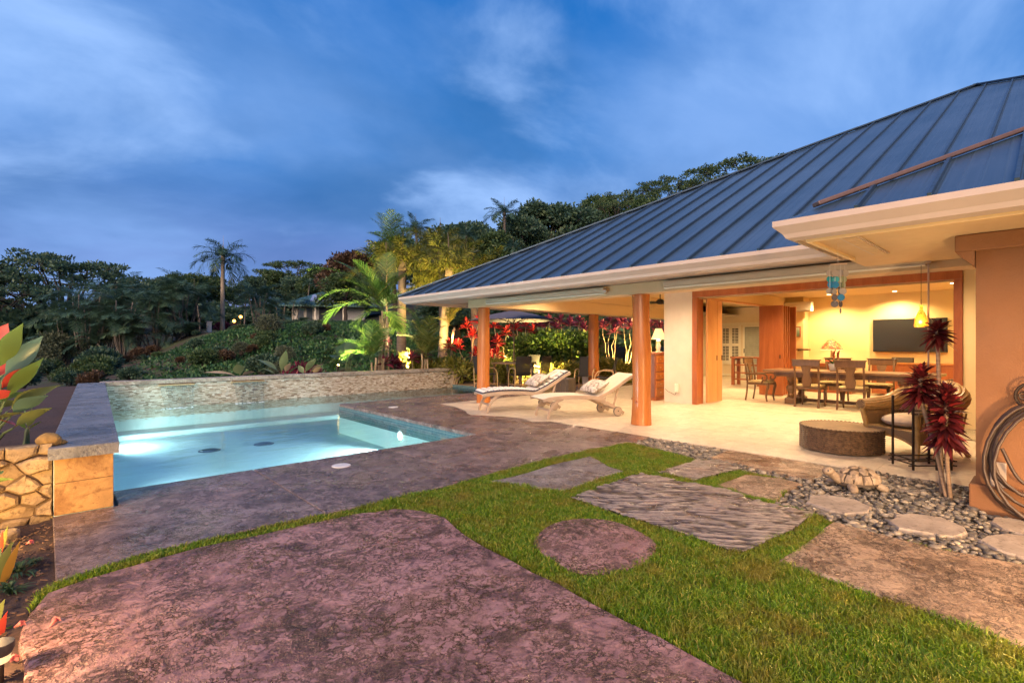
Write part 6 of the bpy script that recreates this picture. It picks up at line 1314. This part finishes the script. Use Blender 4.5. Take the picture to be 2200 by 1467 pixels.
frond_palm('areca_palm', 'low feather palm with arching fronds touching the wall top', 800, 15.8, 772, [(715,790,1.8),(725,740,1.5),(765,700,1.0),(800,690,.8),(745,770,1.9),(835,705,.9),(865,770,1.7)], G_PALM, 62, 42, .52, .028, 3, grp='lit palms behind the pool wall')
frond_palm('areca_palm', 'golden-lit feather palm right of the purple plants', 915, 16.8, 768, [(858,720,1.4),(890,690,1.0),(925,680,.8),(955,700,1.1),(975,745,1.6),(980,775,1.9),(868,775,1.8),(940,725,1.3)], G_PALM2, 63, 42, .55, .026, 3, grp='lit palms behind the pool wall')
frond_palm('king_palm', 'spiky-topped palm with a bare upright spear above the garden', 838, 20.8, 528, [(800,500,.9),(798,470,.6),(815,458,.5),(840,452,.3),(860,462,.4),(878,490,.8),(885,520,1.3),(795,535,1.5),(812,560,1.7),(868,555,1.6)], G_PALM, 64, 46, .6, .018, 1, grp='lit palms behind the pool wall')
frond_palm('yucca_palm', 'yellow-green feather palm below the eave corner', 965, 18.5, 700, [(905,600,1.0),(985,590,.9),(1010,615,1.2),(940,575,.6),(930,690,1.8),(990,660,1.5)], G_PALM2, 65, 40, .5, .018, 2, grp='lit palms behind the pool wall')
# --- big paddle leaves behind the wall
def paddle(name, lb, bpx, t, leaves, mat, und, cat='plant', wpx=None, grp=None, zb=None):
    b_ = base_at(bpx, t) if zb is None else (PT(bpx, 738, t).x, PT(bpx, 738, t).y, zb); o = thing(name, lb, cat, b_, 0, grp)
    for (x0, y0, x1, y1, w, dr, m_) in leaves:
        a = Vector(PT(x0, y0, t))-Vector(b_); c = Vector(PT(x1, y1, t+random.uniform(-.15,.15)))-Vector(b_); d = c-a; L_ = d.length; d2 = d+Vector((0,0,dr*L_)); wd = w/FPX*t
        sd_ = Vector((RV[0], RV[1], 0)) if abs(d.normalized().z) > .75 else d.cross(Vector((0,0,1))); sd_ = sd_+Vector((DV[0], DV[1], 0))*random.uniform(.2,.7)*sd_.length+Vector((0,0,random.uniform(.15,.5)))*sd_.length
        MB().strip(a, d2, sd_, L_, wd, dr, 10, .22, .8, wave=.03, stalk=.08, sharp=1.2).build('leaf', m_, o, smooth=180)
        root = Vector((random.uniform(-.04,.04), random.uniform(-.04,.04), 0)); MB().tube([root, root.lerp(a, .6)+Vector((0,0,.03)), a], [.014,.011,.008], 6).build('stalk', mat, o)
    return o
G_PAD = LEAF('paddle_leaf', (.12,.17,.07), (.20,.27,.12), .35, .3); G_PADB = LEAF('dry_paddle_leaf', (.34,.26,.16), (.48,.38,.24), .5, .3); G_STK = M('green_stalk', (.12,.16,.06), .5)
paddle('paddle_leaf_plant', 'plant with large upright paddle leaves behind the middle of the wall', 606, 15.2, [(600,800,541,765,20,.25,G_PAD),(604,800,616,748,17,.05,G_PAD),(612,800,625,778,12,.1,G_PADB),(620,802,645,785,14,.2,G_PAD),(590,803,560,790,12,.2,G_PAD)], G_STK, None, grp='paddle-leaved plants'); paddle('paddle_leaf_plant', 'paddle-leaved plant with tan dry leaves right of the upright one', 660, 15.2, [(655,800,682,765,15,.15,G_PAD),(665,802,700,778,13,.2,G_PADB),(652,803,640,782,12,.1,G_PAD),(672,803,692,786,11,.2,G_PADB)], G_STK, None, grp='paddle-leaved plants'); paddle('paddle_leaf_plant', 'low paddle-leaved plant left of the upright one', 520, 15.0, [(516,806,508,778,22,.1,G_PAD),(520,806,548,798,13,.15,G_PADB),(512,808,425,801,12,.2,G_PADB)], G_STK, None, grp='paddle-leaved plants')
paddle('blue_fan_plant', 'broad dark blue-green leaves behind the low feather palm', 748, 17.2, [(745,775,728,722,34,.05,G_DK),(750,775,760,718,30,.05,G_DK),(742,780,700,760,26,.2,G_DK),(755,775,790,735,28,.1,G_DK)], G_STK, None)

# --- ti plants: canes topped with rosettes
def rosette(mb, c, n, L_, W_, r, el=(.1,1.4), droop=.35):
    for k in range(n): a = 2.399*k+r.uniform(-.2,.2); e = el[0]+(el[1]-el[0])*(k/n)+r.normal()*.1; mb.strip(c+Vector((0,0,-.10+.14*k/n)), (math.cos(a)*math.cos(e), math.sin(a)*math.cos(e), math.sin(e)), (-math.sin(a), math.cos(a), r.uniform(-1,1)), L_*r.uniform(.75,1.1), W_*r.uniform(.8,1.15), droop*(1-.5*k/n), 5, .25)
def ti_plant(lb, px, t, heads, mat, seed, L_=.42, W_=.085, n=26, grp='red ti plants', b_=None, name='ti_plant', stemmat=None, cat='plant', el=(.1,1.4), sr=.014):
    r = np.random.default_rng(seed); b_ = b_ or base_at(px, t); o = thing(name, lb, cat, b_, 0, grp)
    for (hx, hy, ht) in heads:
        c = Vector(PT(hx, hy, ht))-Vector(b_); q = MB(); limb(q, (r.normal()*.04, r.normal()*.04, -.05), c, sr*1.3, sr, .05, r, 6, 7); q.build('stem', stemmat or B_TI, o, smooth=180); q = MB(); rosette(q, c, n, L_, W_, r, el); q.build('leaf_head', mat, o, smooth=180)
    return o
TI = [('red ti plant with pale canes at the end of the mosaic wall',1010,18.6,[(985,745,18.6),(1018,720,18.7),(1030,690,18.9),(965,745,18.3)],G_RED),('red ti plant just left of the second log column',1035,19.4,[(1003,700,19.3),(1055,765,19.2),(1022,760,19.0)],G_RED),('red ti plant seen right of the second log column',1075,19,[(1062,700,19.2),(1070,735,18.8),(1088,715,19.0),(1068,762,18.6)],G_RED),
  ('red ti plant under the umbrella edge',1125,20,[(1110,705,20),(1130,700,20.2),(1145,712,19.8)],G_RED),('dark red ti plant right of the umbrella',1175,20.5,[(1160,700,20.5),(1180,692,20.6),(1195,705,20.3)],G_WINE),('dark red ti plant left of the far log column',1225,20.8,[(1205,690,20.8),(1225,695,20.7),(1245,690,21),(1255,706,20.6)],G_WINE),('dark red ti plant right of the far log column',1310,21,[(1295,700,21),(1310,690,21.2),(1330,695,21),(1320,710,20.8)],G_WINE),('tall bare-stemmed ti plant beside the near log column',1345,20.5,[(1340,690,20.6),(1355,700,20.4),(1368,690,20.8)],G_WINE),('dark ti plant glimpsed left of the pale pier',1405,21,[(1395,700,21),(1412,695,21.2),(1420,705,21)],G_WINE)]
for i, (lb, px, t, hd_, mt) in enumerate(TI): ti_plant(lb, px, t, hd_, mt, 70+i)
for i, (px, py, t, lb) in enumerate([(823,735,16.3,'purple ti plant with tall head on the mosaic wall'),(826,778,16.2,'short purple ti plant below the tall purple one'),(860,790,16.8,'purple ti plant low on the wall right of the palm canes'),(885,770,16.9,'purple ti plant left of the golden-lit palm'),(908,762,17.2,'purple ti plant touching the golden-lit palm'),(845,780,16.6,'small purple ti plant between the taller ones')]): ti_plant(lb, px, t, [(px, py, t)], G_WINE, 90+i, .44, .09, 28, 'purple ti plants on the wall')
# hedge of shrubs behind the outdoor table
GH = 'shrubs in the lit hedge'; rr = random.Random(77)
for i in range(9): px = 1105+i*17; far('bright_shrub', 'hedge_shrub', ['glossy green hedge shrub nearest the umbrella pole','glossy green shrub behind the outdoor chairs','glossy green shrub behind the garden spotlight','glossy green shrub right of the garden spotlight','tall glossy shrub in the middle of the hedge','glossy shrub left of the patio chairs','glossy shrub behind the left patio chair','glossy shrub touching the far log column','glossy shrub right of the far log column'][i], px, 712+rr.uniform(-6,16), 19.6+rr.uniform(-.4,.5), 1.55, 'bush', 1.0, None, GH)
for i in range(14): px = 990+i*30; far('variegated_shrub', 'edging_shrub', 'low yellow-green edging plant under the lit hedge, %s from the left' % ORD[i], px+rr.uniform(-6,6), 778+rr.uniform(-6,8), 18.0+rr.uniform(-.3,.6), .75, 'plant', 1.2, None, 'edging plants under the hedge')
for i in range(5): far('variegated_shrub', 'edging_shrub', 'low yellow-lit plant along the mosaic wall end, %s from the left' % ORD[i], 905+i*17, 772+rr.uniform(-3,6), 17.6+rr.uniform(-.2,.4), .75, 'plant', .8, None, 'plants along the wall end')
for i in range(10): px = 985+i*52; far('broad_dark', 'screen_tree', 'dark leafy screen tree behind the lit hedge, %s from the left' % ORD[i], px, 640, 27+rr.uniform(0,2), 9.9, 'tree', 1.9, None, 'dark screen trees')
r = np.random.default_rng(55); xx = r.uniform(13.2, 18.5, 30000); yy = r.uniform(9.5, 14.5, 30000); k = (yy < 19.6-.62*xx+3.2) & (yy > 9.9+.0*xx) & ~((xx < 15.25) & (yy < 15-1.0*(xx-11.6)))
Vg, Fg, Tg = blades(xx[k], yy[k], -.03, .07, .012, .6); o = mk('back_lawn_grass', mesh_np('back_lawn_grass', Vg, Fg, Tg), m_grass); tag(o, 'strip of bright lawn beyond the far log column', 'grass', kind='stuff'); struct(MB().prism([(13,9.9),(19,9.9),(19,12),(14,14),(12,15.2),(11.9,15.0),(13.9,12.65)], -.12, -.028).build('back_lawn', m_turf))

# --- cordyline by the hose wall
bx, by = G(2038, 1066); G_COR = LEAF('cordyline_leaf', (.045,.009,.010), (.145,.018,.020), .28, .25, (.38,.035,.035), .45); m_crn = M('ringed_cane', (.30,.20,.13), .7, var=.4, scale=30, bump=.4, stretch=(.3,.3,2))
def cordyline(lb, heads, seed, b_):
    r = np.random.default_rng(seed); o = thing('cordyline', lb, 'plant', b_, 0, 'dark red cordylines')
    for (hx, hy, ht, hgt, n, L_) in heads:
        c = Vector(PT(hx, hy, ht))-Vector(b_); base_ = Vector((r.normal()*.02, r.normal()*.02, -.05)); low = Vector((c.x, c.y, c.z-hgt*.5)); q = MB(); q.tube(smoothpath([base_, base_.lerp(low, .5)+Vector((r.normal()*.02, r.normal()*.02, 0)), low, c+Vector((0,0,hgt*.3))], 5), [.017]*16, 8); q.build('stem', m_crn, o, smooth=180); q = MB()
        for k in range(n):
            u = k/n; a = 2.399*k+r.normal()*.15; e = -.55+1.75*u**1.3+r.normal()*.14; d = (math.cos(a)*math.cos(e), math.sin(a)*math.cos(e), math.sin(e)); q.strip(c+Vector((0,0,(u-.5)*hgt)), d, (-math.sin(a), math.cos(a), r.uniform(-1.1,1.1)), L_*r.uniform(.75,1.1)*(1-.2*u), .040*r.uniform(.8,1.15), .22, 6, .3, .8, sharp=1.0)
        q.build('leaf_head', G_COR, o, smooth=180)
cordyline('tallest dark red cordyline with flat spiky head before the television', [(2014,716,4.98,.10,70,.19)], 110, (bx+.03, by+.05, -.02)); cordyline('middle dark red cordyline head in front of the rattan chair', [(1978,828,4.75,.24,150,.20)], 111, (bx-.02, by+.02, -.02)); cordyline('nearest bushy dark red cordyline standing in the pebbles', [(2033,895,4.5,.44,260,.19)], 112, (bx, by-.04, -.02))
# --- red and green heliconia-like plant at the left edge
G_HG = LEAF('ginger_leaf_green', (.10,.22,.04), (.22,.32,.08), .3, .35); G_HR = LEAF('ginger_leaf_red', (.55,.04,.03), (.75,.10,.06), .3, .35); G_HD = LEAF('ginger_leaf_wine', (.22,.01,.03), (.32,.02,.05), .3, .3); G_HB = LEAF('ginger_leaf_blue_green', (.10,.19,.13), (.16,.26,.18), .3, .3); G_HO = LEAF('ginger_leaf_olive', (.18,.20,.05), (.28,.30,.09), .35, .35)
paddle('red_leaf_plant', 'red and green broad-leaved plant lit warm at the left edge', -18, 4.28, [(-15,800,52,690,36,.05,G_HG),(-5,785,49,722,34,.1,G_HD),(5,815,100,712,38,.12,G_HB),(-10,815,26,768,30,.1,G_HR),(10,862,103,756,34,.15,G_HG),(-2,838,88,782,34,.12,G_HR),(15,884,150,817,46,.2,G_HO),(22,895,112,842,34,.2,G_HB),(28,920,122,868,26,.22,G_HO),(-12,872,52,826,26,.15,G_HG),(-10,900,34,915,30,.12,G_HR),(-20,880,-60,760,40,.1,G_HG),(-10,905,70,885,24,.25,G_HO),(-14,860,25,838,20,.15,G_HR),(-10,740,20,690,30,.1,G_HR)], G_STK, None, zb=.50)
paddle('fern', 'small fern beside the rough boulder on the planter edge', 60, 4.5, [(58,920,70,872,9,.1,G_HO),(60,920,82,880,9,.15,G_HO),(60,918,52,876,8,.1,G_HG),(62,922,95,902,9,.2,G_HO),(56,922,35,900,9,.2,G_HG)], G_STK, None, zb=.50)
paddle('low_leaf_plant', 'single green leaf drooping over the stone wall at the left edge', -20, 3.6, [(-25,1040,34,1028,30,.25,G_HG),(-25,1030,12,1008,24,.2,G_HG)], G_STK, None, zb=.30)
o = MB().ell((0,0,0), (.085,.06,.062), 18, 12, .05, 3); o.v = [tuple(Vector(p)*(1+.16*mnoise.noise(Vector(p)*16))) for p in o.v]; x, y = G(106, 958, .56); p_ = PT(107, 941, 4.12); ob = thing('boulder', 'rough golden boulder sitting on the planter wall beside the cap', 'rock', (p_.x, p_.y+.08, .60)); o.build('rock_mass', M('golden_rock', (.34,.20,.06), .9, var=.4, scale=20, bump=1.0, bscale=30), ob, smooth=180)
MB().ell((.05,.03,-.035), (.06,.05,.03), 12, 8, .12, 5).build('rock_foot', MAT['golden_rock'], ob, smooth=180)
# --- bottom left corner: mulch, blades, fallen blooms, path light
r = np.random.default_rng(61); q = MB()
for k in range(1500): x_, y_ = r.uniform(-1.3,.04), r.uniform(2.0,5.45); a = r.uniform(0, 6.28); l_ = r.uniform(.012,.035); q.obox((x_,y_,-.02), (x_+l_*math.cos(a), y_+l_*math.sin(a), -.02+r.uniform(-.004,.012)), r.uniform(.006,.014), .005)
tag(q.build('bark_chips', M('bark_chip', (.16,.085,.05), .9, isl=.7)), 'loose bark chips covering the bed in the lower left corner', 'mulch', kind='stuff')
paddle('strap_leaf_plant', 'strap-leaved plant with yellow and orange blades at the lower left edge', -25, 3.05, [(-20,1290,30,1146,22,.12,G_HO),(-5,1290,50,1140,16,.15,LEAF('orange_blade', (.40,.20,.04), (.55,.30,.06), .4, .4)),(-20,1340,52,1252,20,.2,G_HG),(-10,1380,72,1280,22,.25,G_HO),(-30,1250,8,1165,20,.1,G_HG)], G_STK, None, zb=-.03)
m_bl = LEAF('fallen_pink_petal', (.62,.12,.12), (.80,.28,.24), .5, .4)
def bloom(px, py, lb, sz):
    x, y = G(px, py, .012); sz *= .75; o = thing('fallen_flower', lb, 'flower', (x, y, .012), random.uniform(0, 6)); q = MB()
    q.tube([(-sz*.9,0,.0),(-sz*.3,0,.012),(0,0,.018)], [.004,.008,.014], 8); q.build('flower_tube', m_bl, o, smooth=180)
    for k in range(5): a = k*1.2566; MB().strip((0,0,.018), (.4, math.cos(a), math.sin(a)*.6+.25), (0,-math.sin(a),math.cos(a)), sz*.6, sz*.45, .35, 4).build('petal', m_bl, o)
for px, py, lb, sz in [(118,1338,'pink trumpet flower fallen on the reddish slab',.05),(46,1345,'wilted orange flower fallen at the slab corner',.045),(66,1168,'pink flower fallen on the mulch beside the deck',.045),(30,1420,'pink flower fallen beside the path light',.045)]: bloom(px, py, lb, sz)
p_ = G(10, 1150, .02); o = thing('flat_rock', 'flat grey rock lying in the mulch below the stone wall', 'rock', (p_[0]-.1, p_[1], -.03), .3); q = MB().prism(chaikin([(-.22,-.08),(.05,-.12),(.20,-.02),(.16,.09),(-.15,.10)], 1), 0, .07, .015); q.build('slab', m_rock, o); q = MB().prism([(-.10,-.03),(.06,-.04),(.05,.05),(-.08,.05)], .0705, .085, .006); q.build('chipped_layer', m_rock, o)
p_ = G(22, 1445); o = thing('path_light', 'small grey path light at the lower left corner of the slab', 'path light', (p_[0]-.03, p_[1], -.03)); MB().tube([(0,0,0),(0,0,.12)], .012, 8).build('stake', m_iron, o); MB().lathe([(.035,.12),(.045,.14),(.045,.17),(.02,.185)], 14).build('hood', M('grey_metal_hood', (.07,.066,.066), .5, .3), o, smooth=50); MB().lathe([(.03,.09),(.034,.119)], 14).build('lens', EMIT('path_lens', (1,.72,.36), .5), o)
lamp('path_lamp', 'POINT', (p_[0]-.20, p_[1]-.02, .30), 34, (1,.62,.25), .05, parent=o)

paddle('strap_leaf_plant', 'strap-leaved plant with narrow orange-lit blades beside the mulch', -8, 3.5, [(-10,1215,20,1120,12,.1,G_HO),(-5,1215,38,1150,10,.2,G_HG),(0,1220,62,1185,10,.25,G_HO),(-8,1220,8,1130,11,.1,G_HR)], G_STK, None, zb=-.03)
paddle('red_leaf_plant', 'second red and green broad-leaved plant behind the first at the left edge', -30, 5.0, [(-30,830,40,745,30,.1,G_HG),(-25,850,75,790,30,.15,G_HB),(-20,800,30,705,30,.05,G_HO),(-25,870,88,842,28,.2,G_HG),(-20,790,12,700,24,.05,G_HD),(-10,880,60,862,26,.2,G_HO)], G_STK, None, zb=.50)
paddle('strap_leaf_plant', 'red and green strap-leaved plant behind the path light', -30, 2.55, [(-40,1420,35,1330,26,.15,G_HG),(-30,1430,20,1300,22,.1,G_HR),(-40,1390,15,1275,22,.1,G_HO),(-20,1440,58,1375,22,.25,G_HO),(-45,1350,-5,1240,22,.1,G_HG)], G_STK, None, zb=-.03)
tuft = [(40,1225,3.1,.25),(20,1265,2.9,.22),(70,1205,3.2,.18)]
for i, (px, py, t_, s_) in enumerate(tuft):
    x_, y_ = G(px, py); plant('lily_tuft', 'grass_tuft', ['yellowish grass tuft at the mulch edge, the middle one','yellowish grass tuft lowest at the left edge','yellowish grass tuft nearest the deck corner'][i], 'plant', (x_, y_, -.03), i*1.3, s_, 'grass tufts in the mulch')
# --- garden spotlights
def spotlight(lb, loc, aim, e, col, ang=100, glow=20):
    o = thing('garden_spotlight', lb, 'spotlight', loc, 0, 'garden spotlights'); d = (Vector(aim)-Vector(loc)).normalized(); c = Vector((0,0,.14)); MB().tube([(0,0,-.25),(0,0,.10)], .012, 8).build('stake', m_iron, o); MB().tube([c-d*.07, c+d*.05], [.032,.042], 12).build('body', m_iron, o, smooth=50)
    MB().ell(c+d*.055, (.032,.032,.032), 12, 8).build('lens', EMIT('spot_lens_%d' % glow, col, glow), o); lamp('spot_lamp', 'SPOT', Vector(loc)+c+d*.10, e*2.2, col, .12, aim, ang, .6, o)
YW = (1.0,.70,.22); RW = (1.0,.42,.12)
p_ = PT(1166, 806, 16.9); spotlight('bright garden spotlight at the foot of the lit hedge', (p_.x, p_.y, p_.z-.12), (14.6, 14.6, 1.7), 520, YW, 140, 30)
spotlight('garden spotlight among the plants at the wall end', (10.9, 15.2, .3), (11.3, 17.4, 4.6), 1050, YW, 75); spotlight('garden spotlight below the left foxtail palm', (9.0, 15.0, .3), (9.9, 17.5, 4.9), 1000, YW, 70); spotlight('garden spotlight left of the bright green palm', (6.5, 14.75, .55), (7.3, 15.1, 3.0), 480, (1,.9,.45), 110); spotlight('garden spotlight right of the bright green palm', (9.0, 14.75, .75), (7.8, 14.9, 3.2), 420, (1,.86,.4), 100)
p_ = PT(968, 726, 18.2); spotlight('glowing red-orange light among the red ti leaves', (p_.x, p_.y, p_.z-.2), (11.7, 15.4, 1.9), 90, RW, 160, 14)
spotlight('garden spotlight at the red ti plants by the column', (12.4, 13.7, .2), (12.4, 15.6, 1.9), 420, (1,.55,.2), 140); spotlight('garden spotlight at the hedge behind the patio chairs', (14.9, 12.3, .2), (16.0, 14.0, 1.4), 560, YW, 150); spotlight('garden spotlight at the right end of the hedge', (16.8, 11.2, .2), (18.0, 13.2, 1.6), 400, YW, 150)
spotlight('low garden light washing the foot of the terracotta wall', (5.05, -.85, .02), (5.85, -.2, .3), 9, WARM2, 150); spotlight('low garden light at the right edge of the tan slab', (3.3, -1.05, .02), (4.0, .8, .0), 110, (1,.62,.28), 165)
spotlight('low garden light on the stone wall at the left edge', (-.55, 4.55, .0), (-.05, 5.55, .35), 22, (1,.60,.20), 130)
# ================================================================== NEIGHBOURING HOUSE
m_gtin, t, b = newmat('green_corrugated_roof'); b.inputs['Base Color'].default_value = (.05,.12,.12,1); b.inputs['Metallic'].default_value = .4; b.inputs['Roughness'].default_value = .4
sp = t.new('ShaderNodeSeparateXYZ'); t.put(sp.inputs[0], t.coord()); t.put(b.inputs['Normal'], t.bump(t.math('SINE', t.math('MULTIPLY', sp.outputs[0], 20)), .6, .03))
m_nwall = M('grey_white_siding', (.62,.62,.62), .7); m_solar = M('solar_glass', (.22,.28,.42), .12, .2); m_pane = M('dim_window_pane', (.12,.15,.18), .1)
bp = PT(628, 700, 58); NH = thing('neighbour_house', 'neighbouring house with green tin roof and solar panels beyond the bank', 'house', (bp.x, bp.y, bp.z+.25), R(-32))
MB().bb(0, 8, 0, 6, -1.5, 2.1).build('wall', m_nwall, NH)
q = MB().add([(-1.2,-1.6,2.05),(9.6,-1.6,2.05),(9.6,7.5,2.05),(-1.2,7.5,2.05),(3.5,3,4.3),(5.5,3,4.3),(-1.2,-1.6,1.9),(9.6,-1.6,1.9),(9.6,7.5,1.9),(-1.2,7.5,1.9)], [(0,1,5,4),(1,2,5),(2,3,4,5),(3,0,4),(0,6,7,1),(1,7,8,2),(2,8,9,3),(3,9,6,0),(9,8,7,6)]); rf = q.build('roof', m_gtin, NH)
for k in range(4): x0 = 2.0+1.15*k; f = lambda x, s: (x, -1.6+s*4.6, 2.05+s*2.25+.06); MB().add([f(x0,.22), f(x0+1.1,.22), f(x0+1.1,.62), f(x0,.62)]+[tuple(Vector(f(x0+a,s_))-Vector((0,0,.04))) for a, s_ in ((0,.22),(1.1,.22),(1.1,.62),(0,.62))], [(0,1,2,3),(0,4,5,1),(1,5,6,2),(2,6,7,3),(3,7,4,0)]).build('solar_panel', m_solar, rf)
for k, x0 in enumerate((.5, 1.45)): w_ = MB().bb(x0,x0+.85,-.06,-.001,.25,1.95).build('window', m_white, NH); MB().bb(x0+.09,x0+.76,-.075,-.061,.36,1.84).build('pane', m_pane, w_)
MB().bb(2.9,5.6,-.05,-.001,.0,1.95).build('porch_opening', m_dark, NH); MB().bb(2.6,2.8,-1.2,-1.0,-1.5,1.9).build('porch_post', m_white, NH); MB().bb(5.7,5.9,-1.2,-1.0,-1.5,1.9).build('porch_post', m_white, NH); MB().bb(-.02,.12,-.10,-.002,-1.5,2.1).build('corner_board', m_white, NH)
# far house with lit lamps behind the grove
bp = PT(606, 668, 66); o = thing('far_house', 'distant pale house with orange porch lamps left of the green roof', 'house', (bp.x, bp.y, bp.z-1.0), R(-30)); MB().bb(-.5,2.6,0,4,-3,1.5).build('wall', m_nwall, o); MB().add([(-1.0,-.6,1.5),(3.1,-.6,1.5),(3.1,4.6,1.5),(-1.0,4.6,1.5),(1.05,2,2.2)], [(0,1,4),(1,2,4),(2,3,4),(3,0,4)]).build('roof', m_seam, o)
for x_ in (.1,.9,2.0): MB().ell((x_,-.25,.9+.4*(x_>.5)), (.14,.14,.14), 10, 8).build('porch_lamp', EMIT('porch_lamp_glow', (1,.5,.12), 4), o)
for px, py, t, lb in [(517,683,38,'orange garden lantern right of the royal palm, the upper one'),(503,692,37.5,'orange garden lantern right of the royal palm, the lower one')]:
    p = PT(px, py, t); b_ = (p.x, p.y, tz(p.x, p.y)); o = thing('garden_lantern', lb, 'lantern', b_, 0, 'orange garden lanterns'); h_ = max(.3, p.z-b_[2]); MB().tube([(0,0,-.1),(0,0,h_)], .025, 6).build('post', m_iron, o); MB().ell((0,0,h_+.08), (.11,.11,.11), 10, 8).build('globe', EMIT('lantern_glow', (1,.42,.06), 7), o)
# white marker post
p = PT(449, 700, 39); o = thing('white_post', 'short white post left of the royal palm trunk', 'post', (p.x, p.y, tz(p.x, p.y))); MB().bb(-.16,.16,-.16,.16,-.2,.9).build('shaft', m_white, o, bev=.03); MB().bb(-.2,.2,-.2,.2,.901,.98).build('cap', m_white, o, bev=.03)
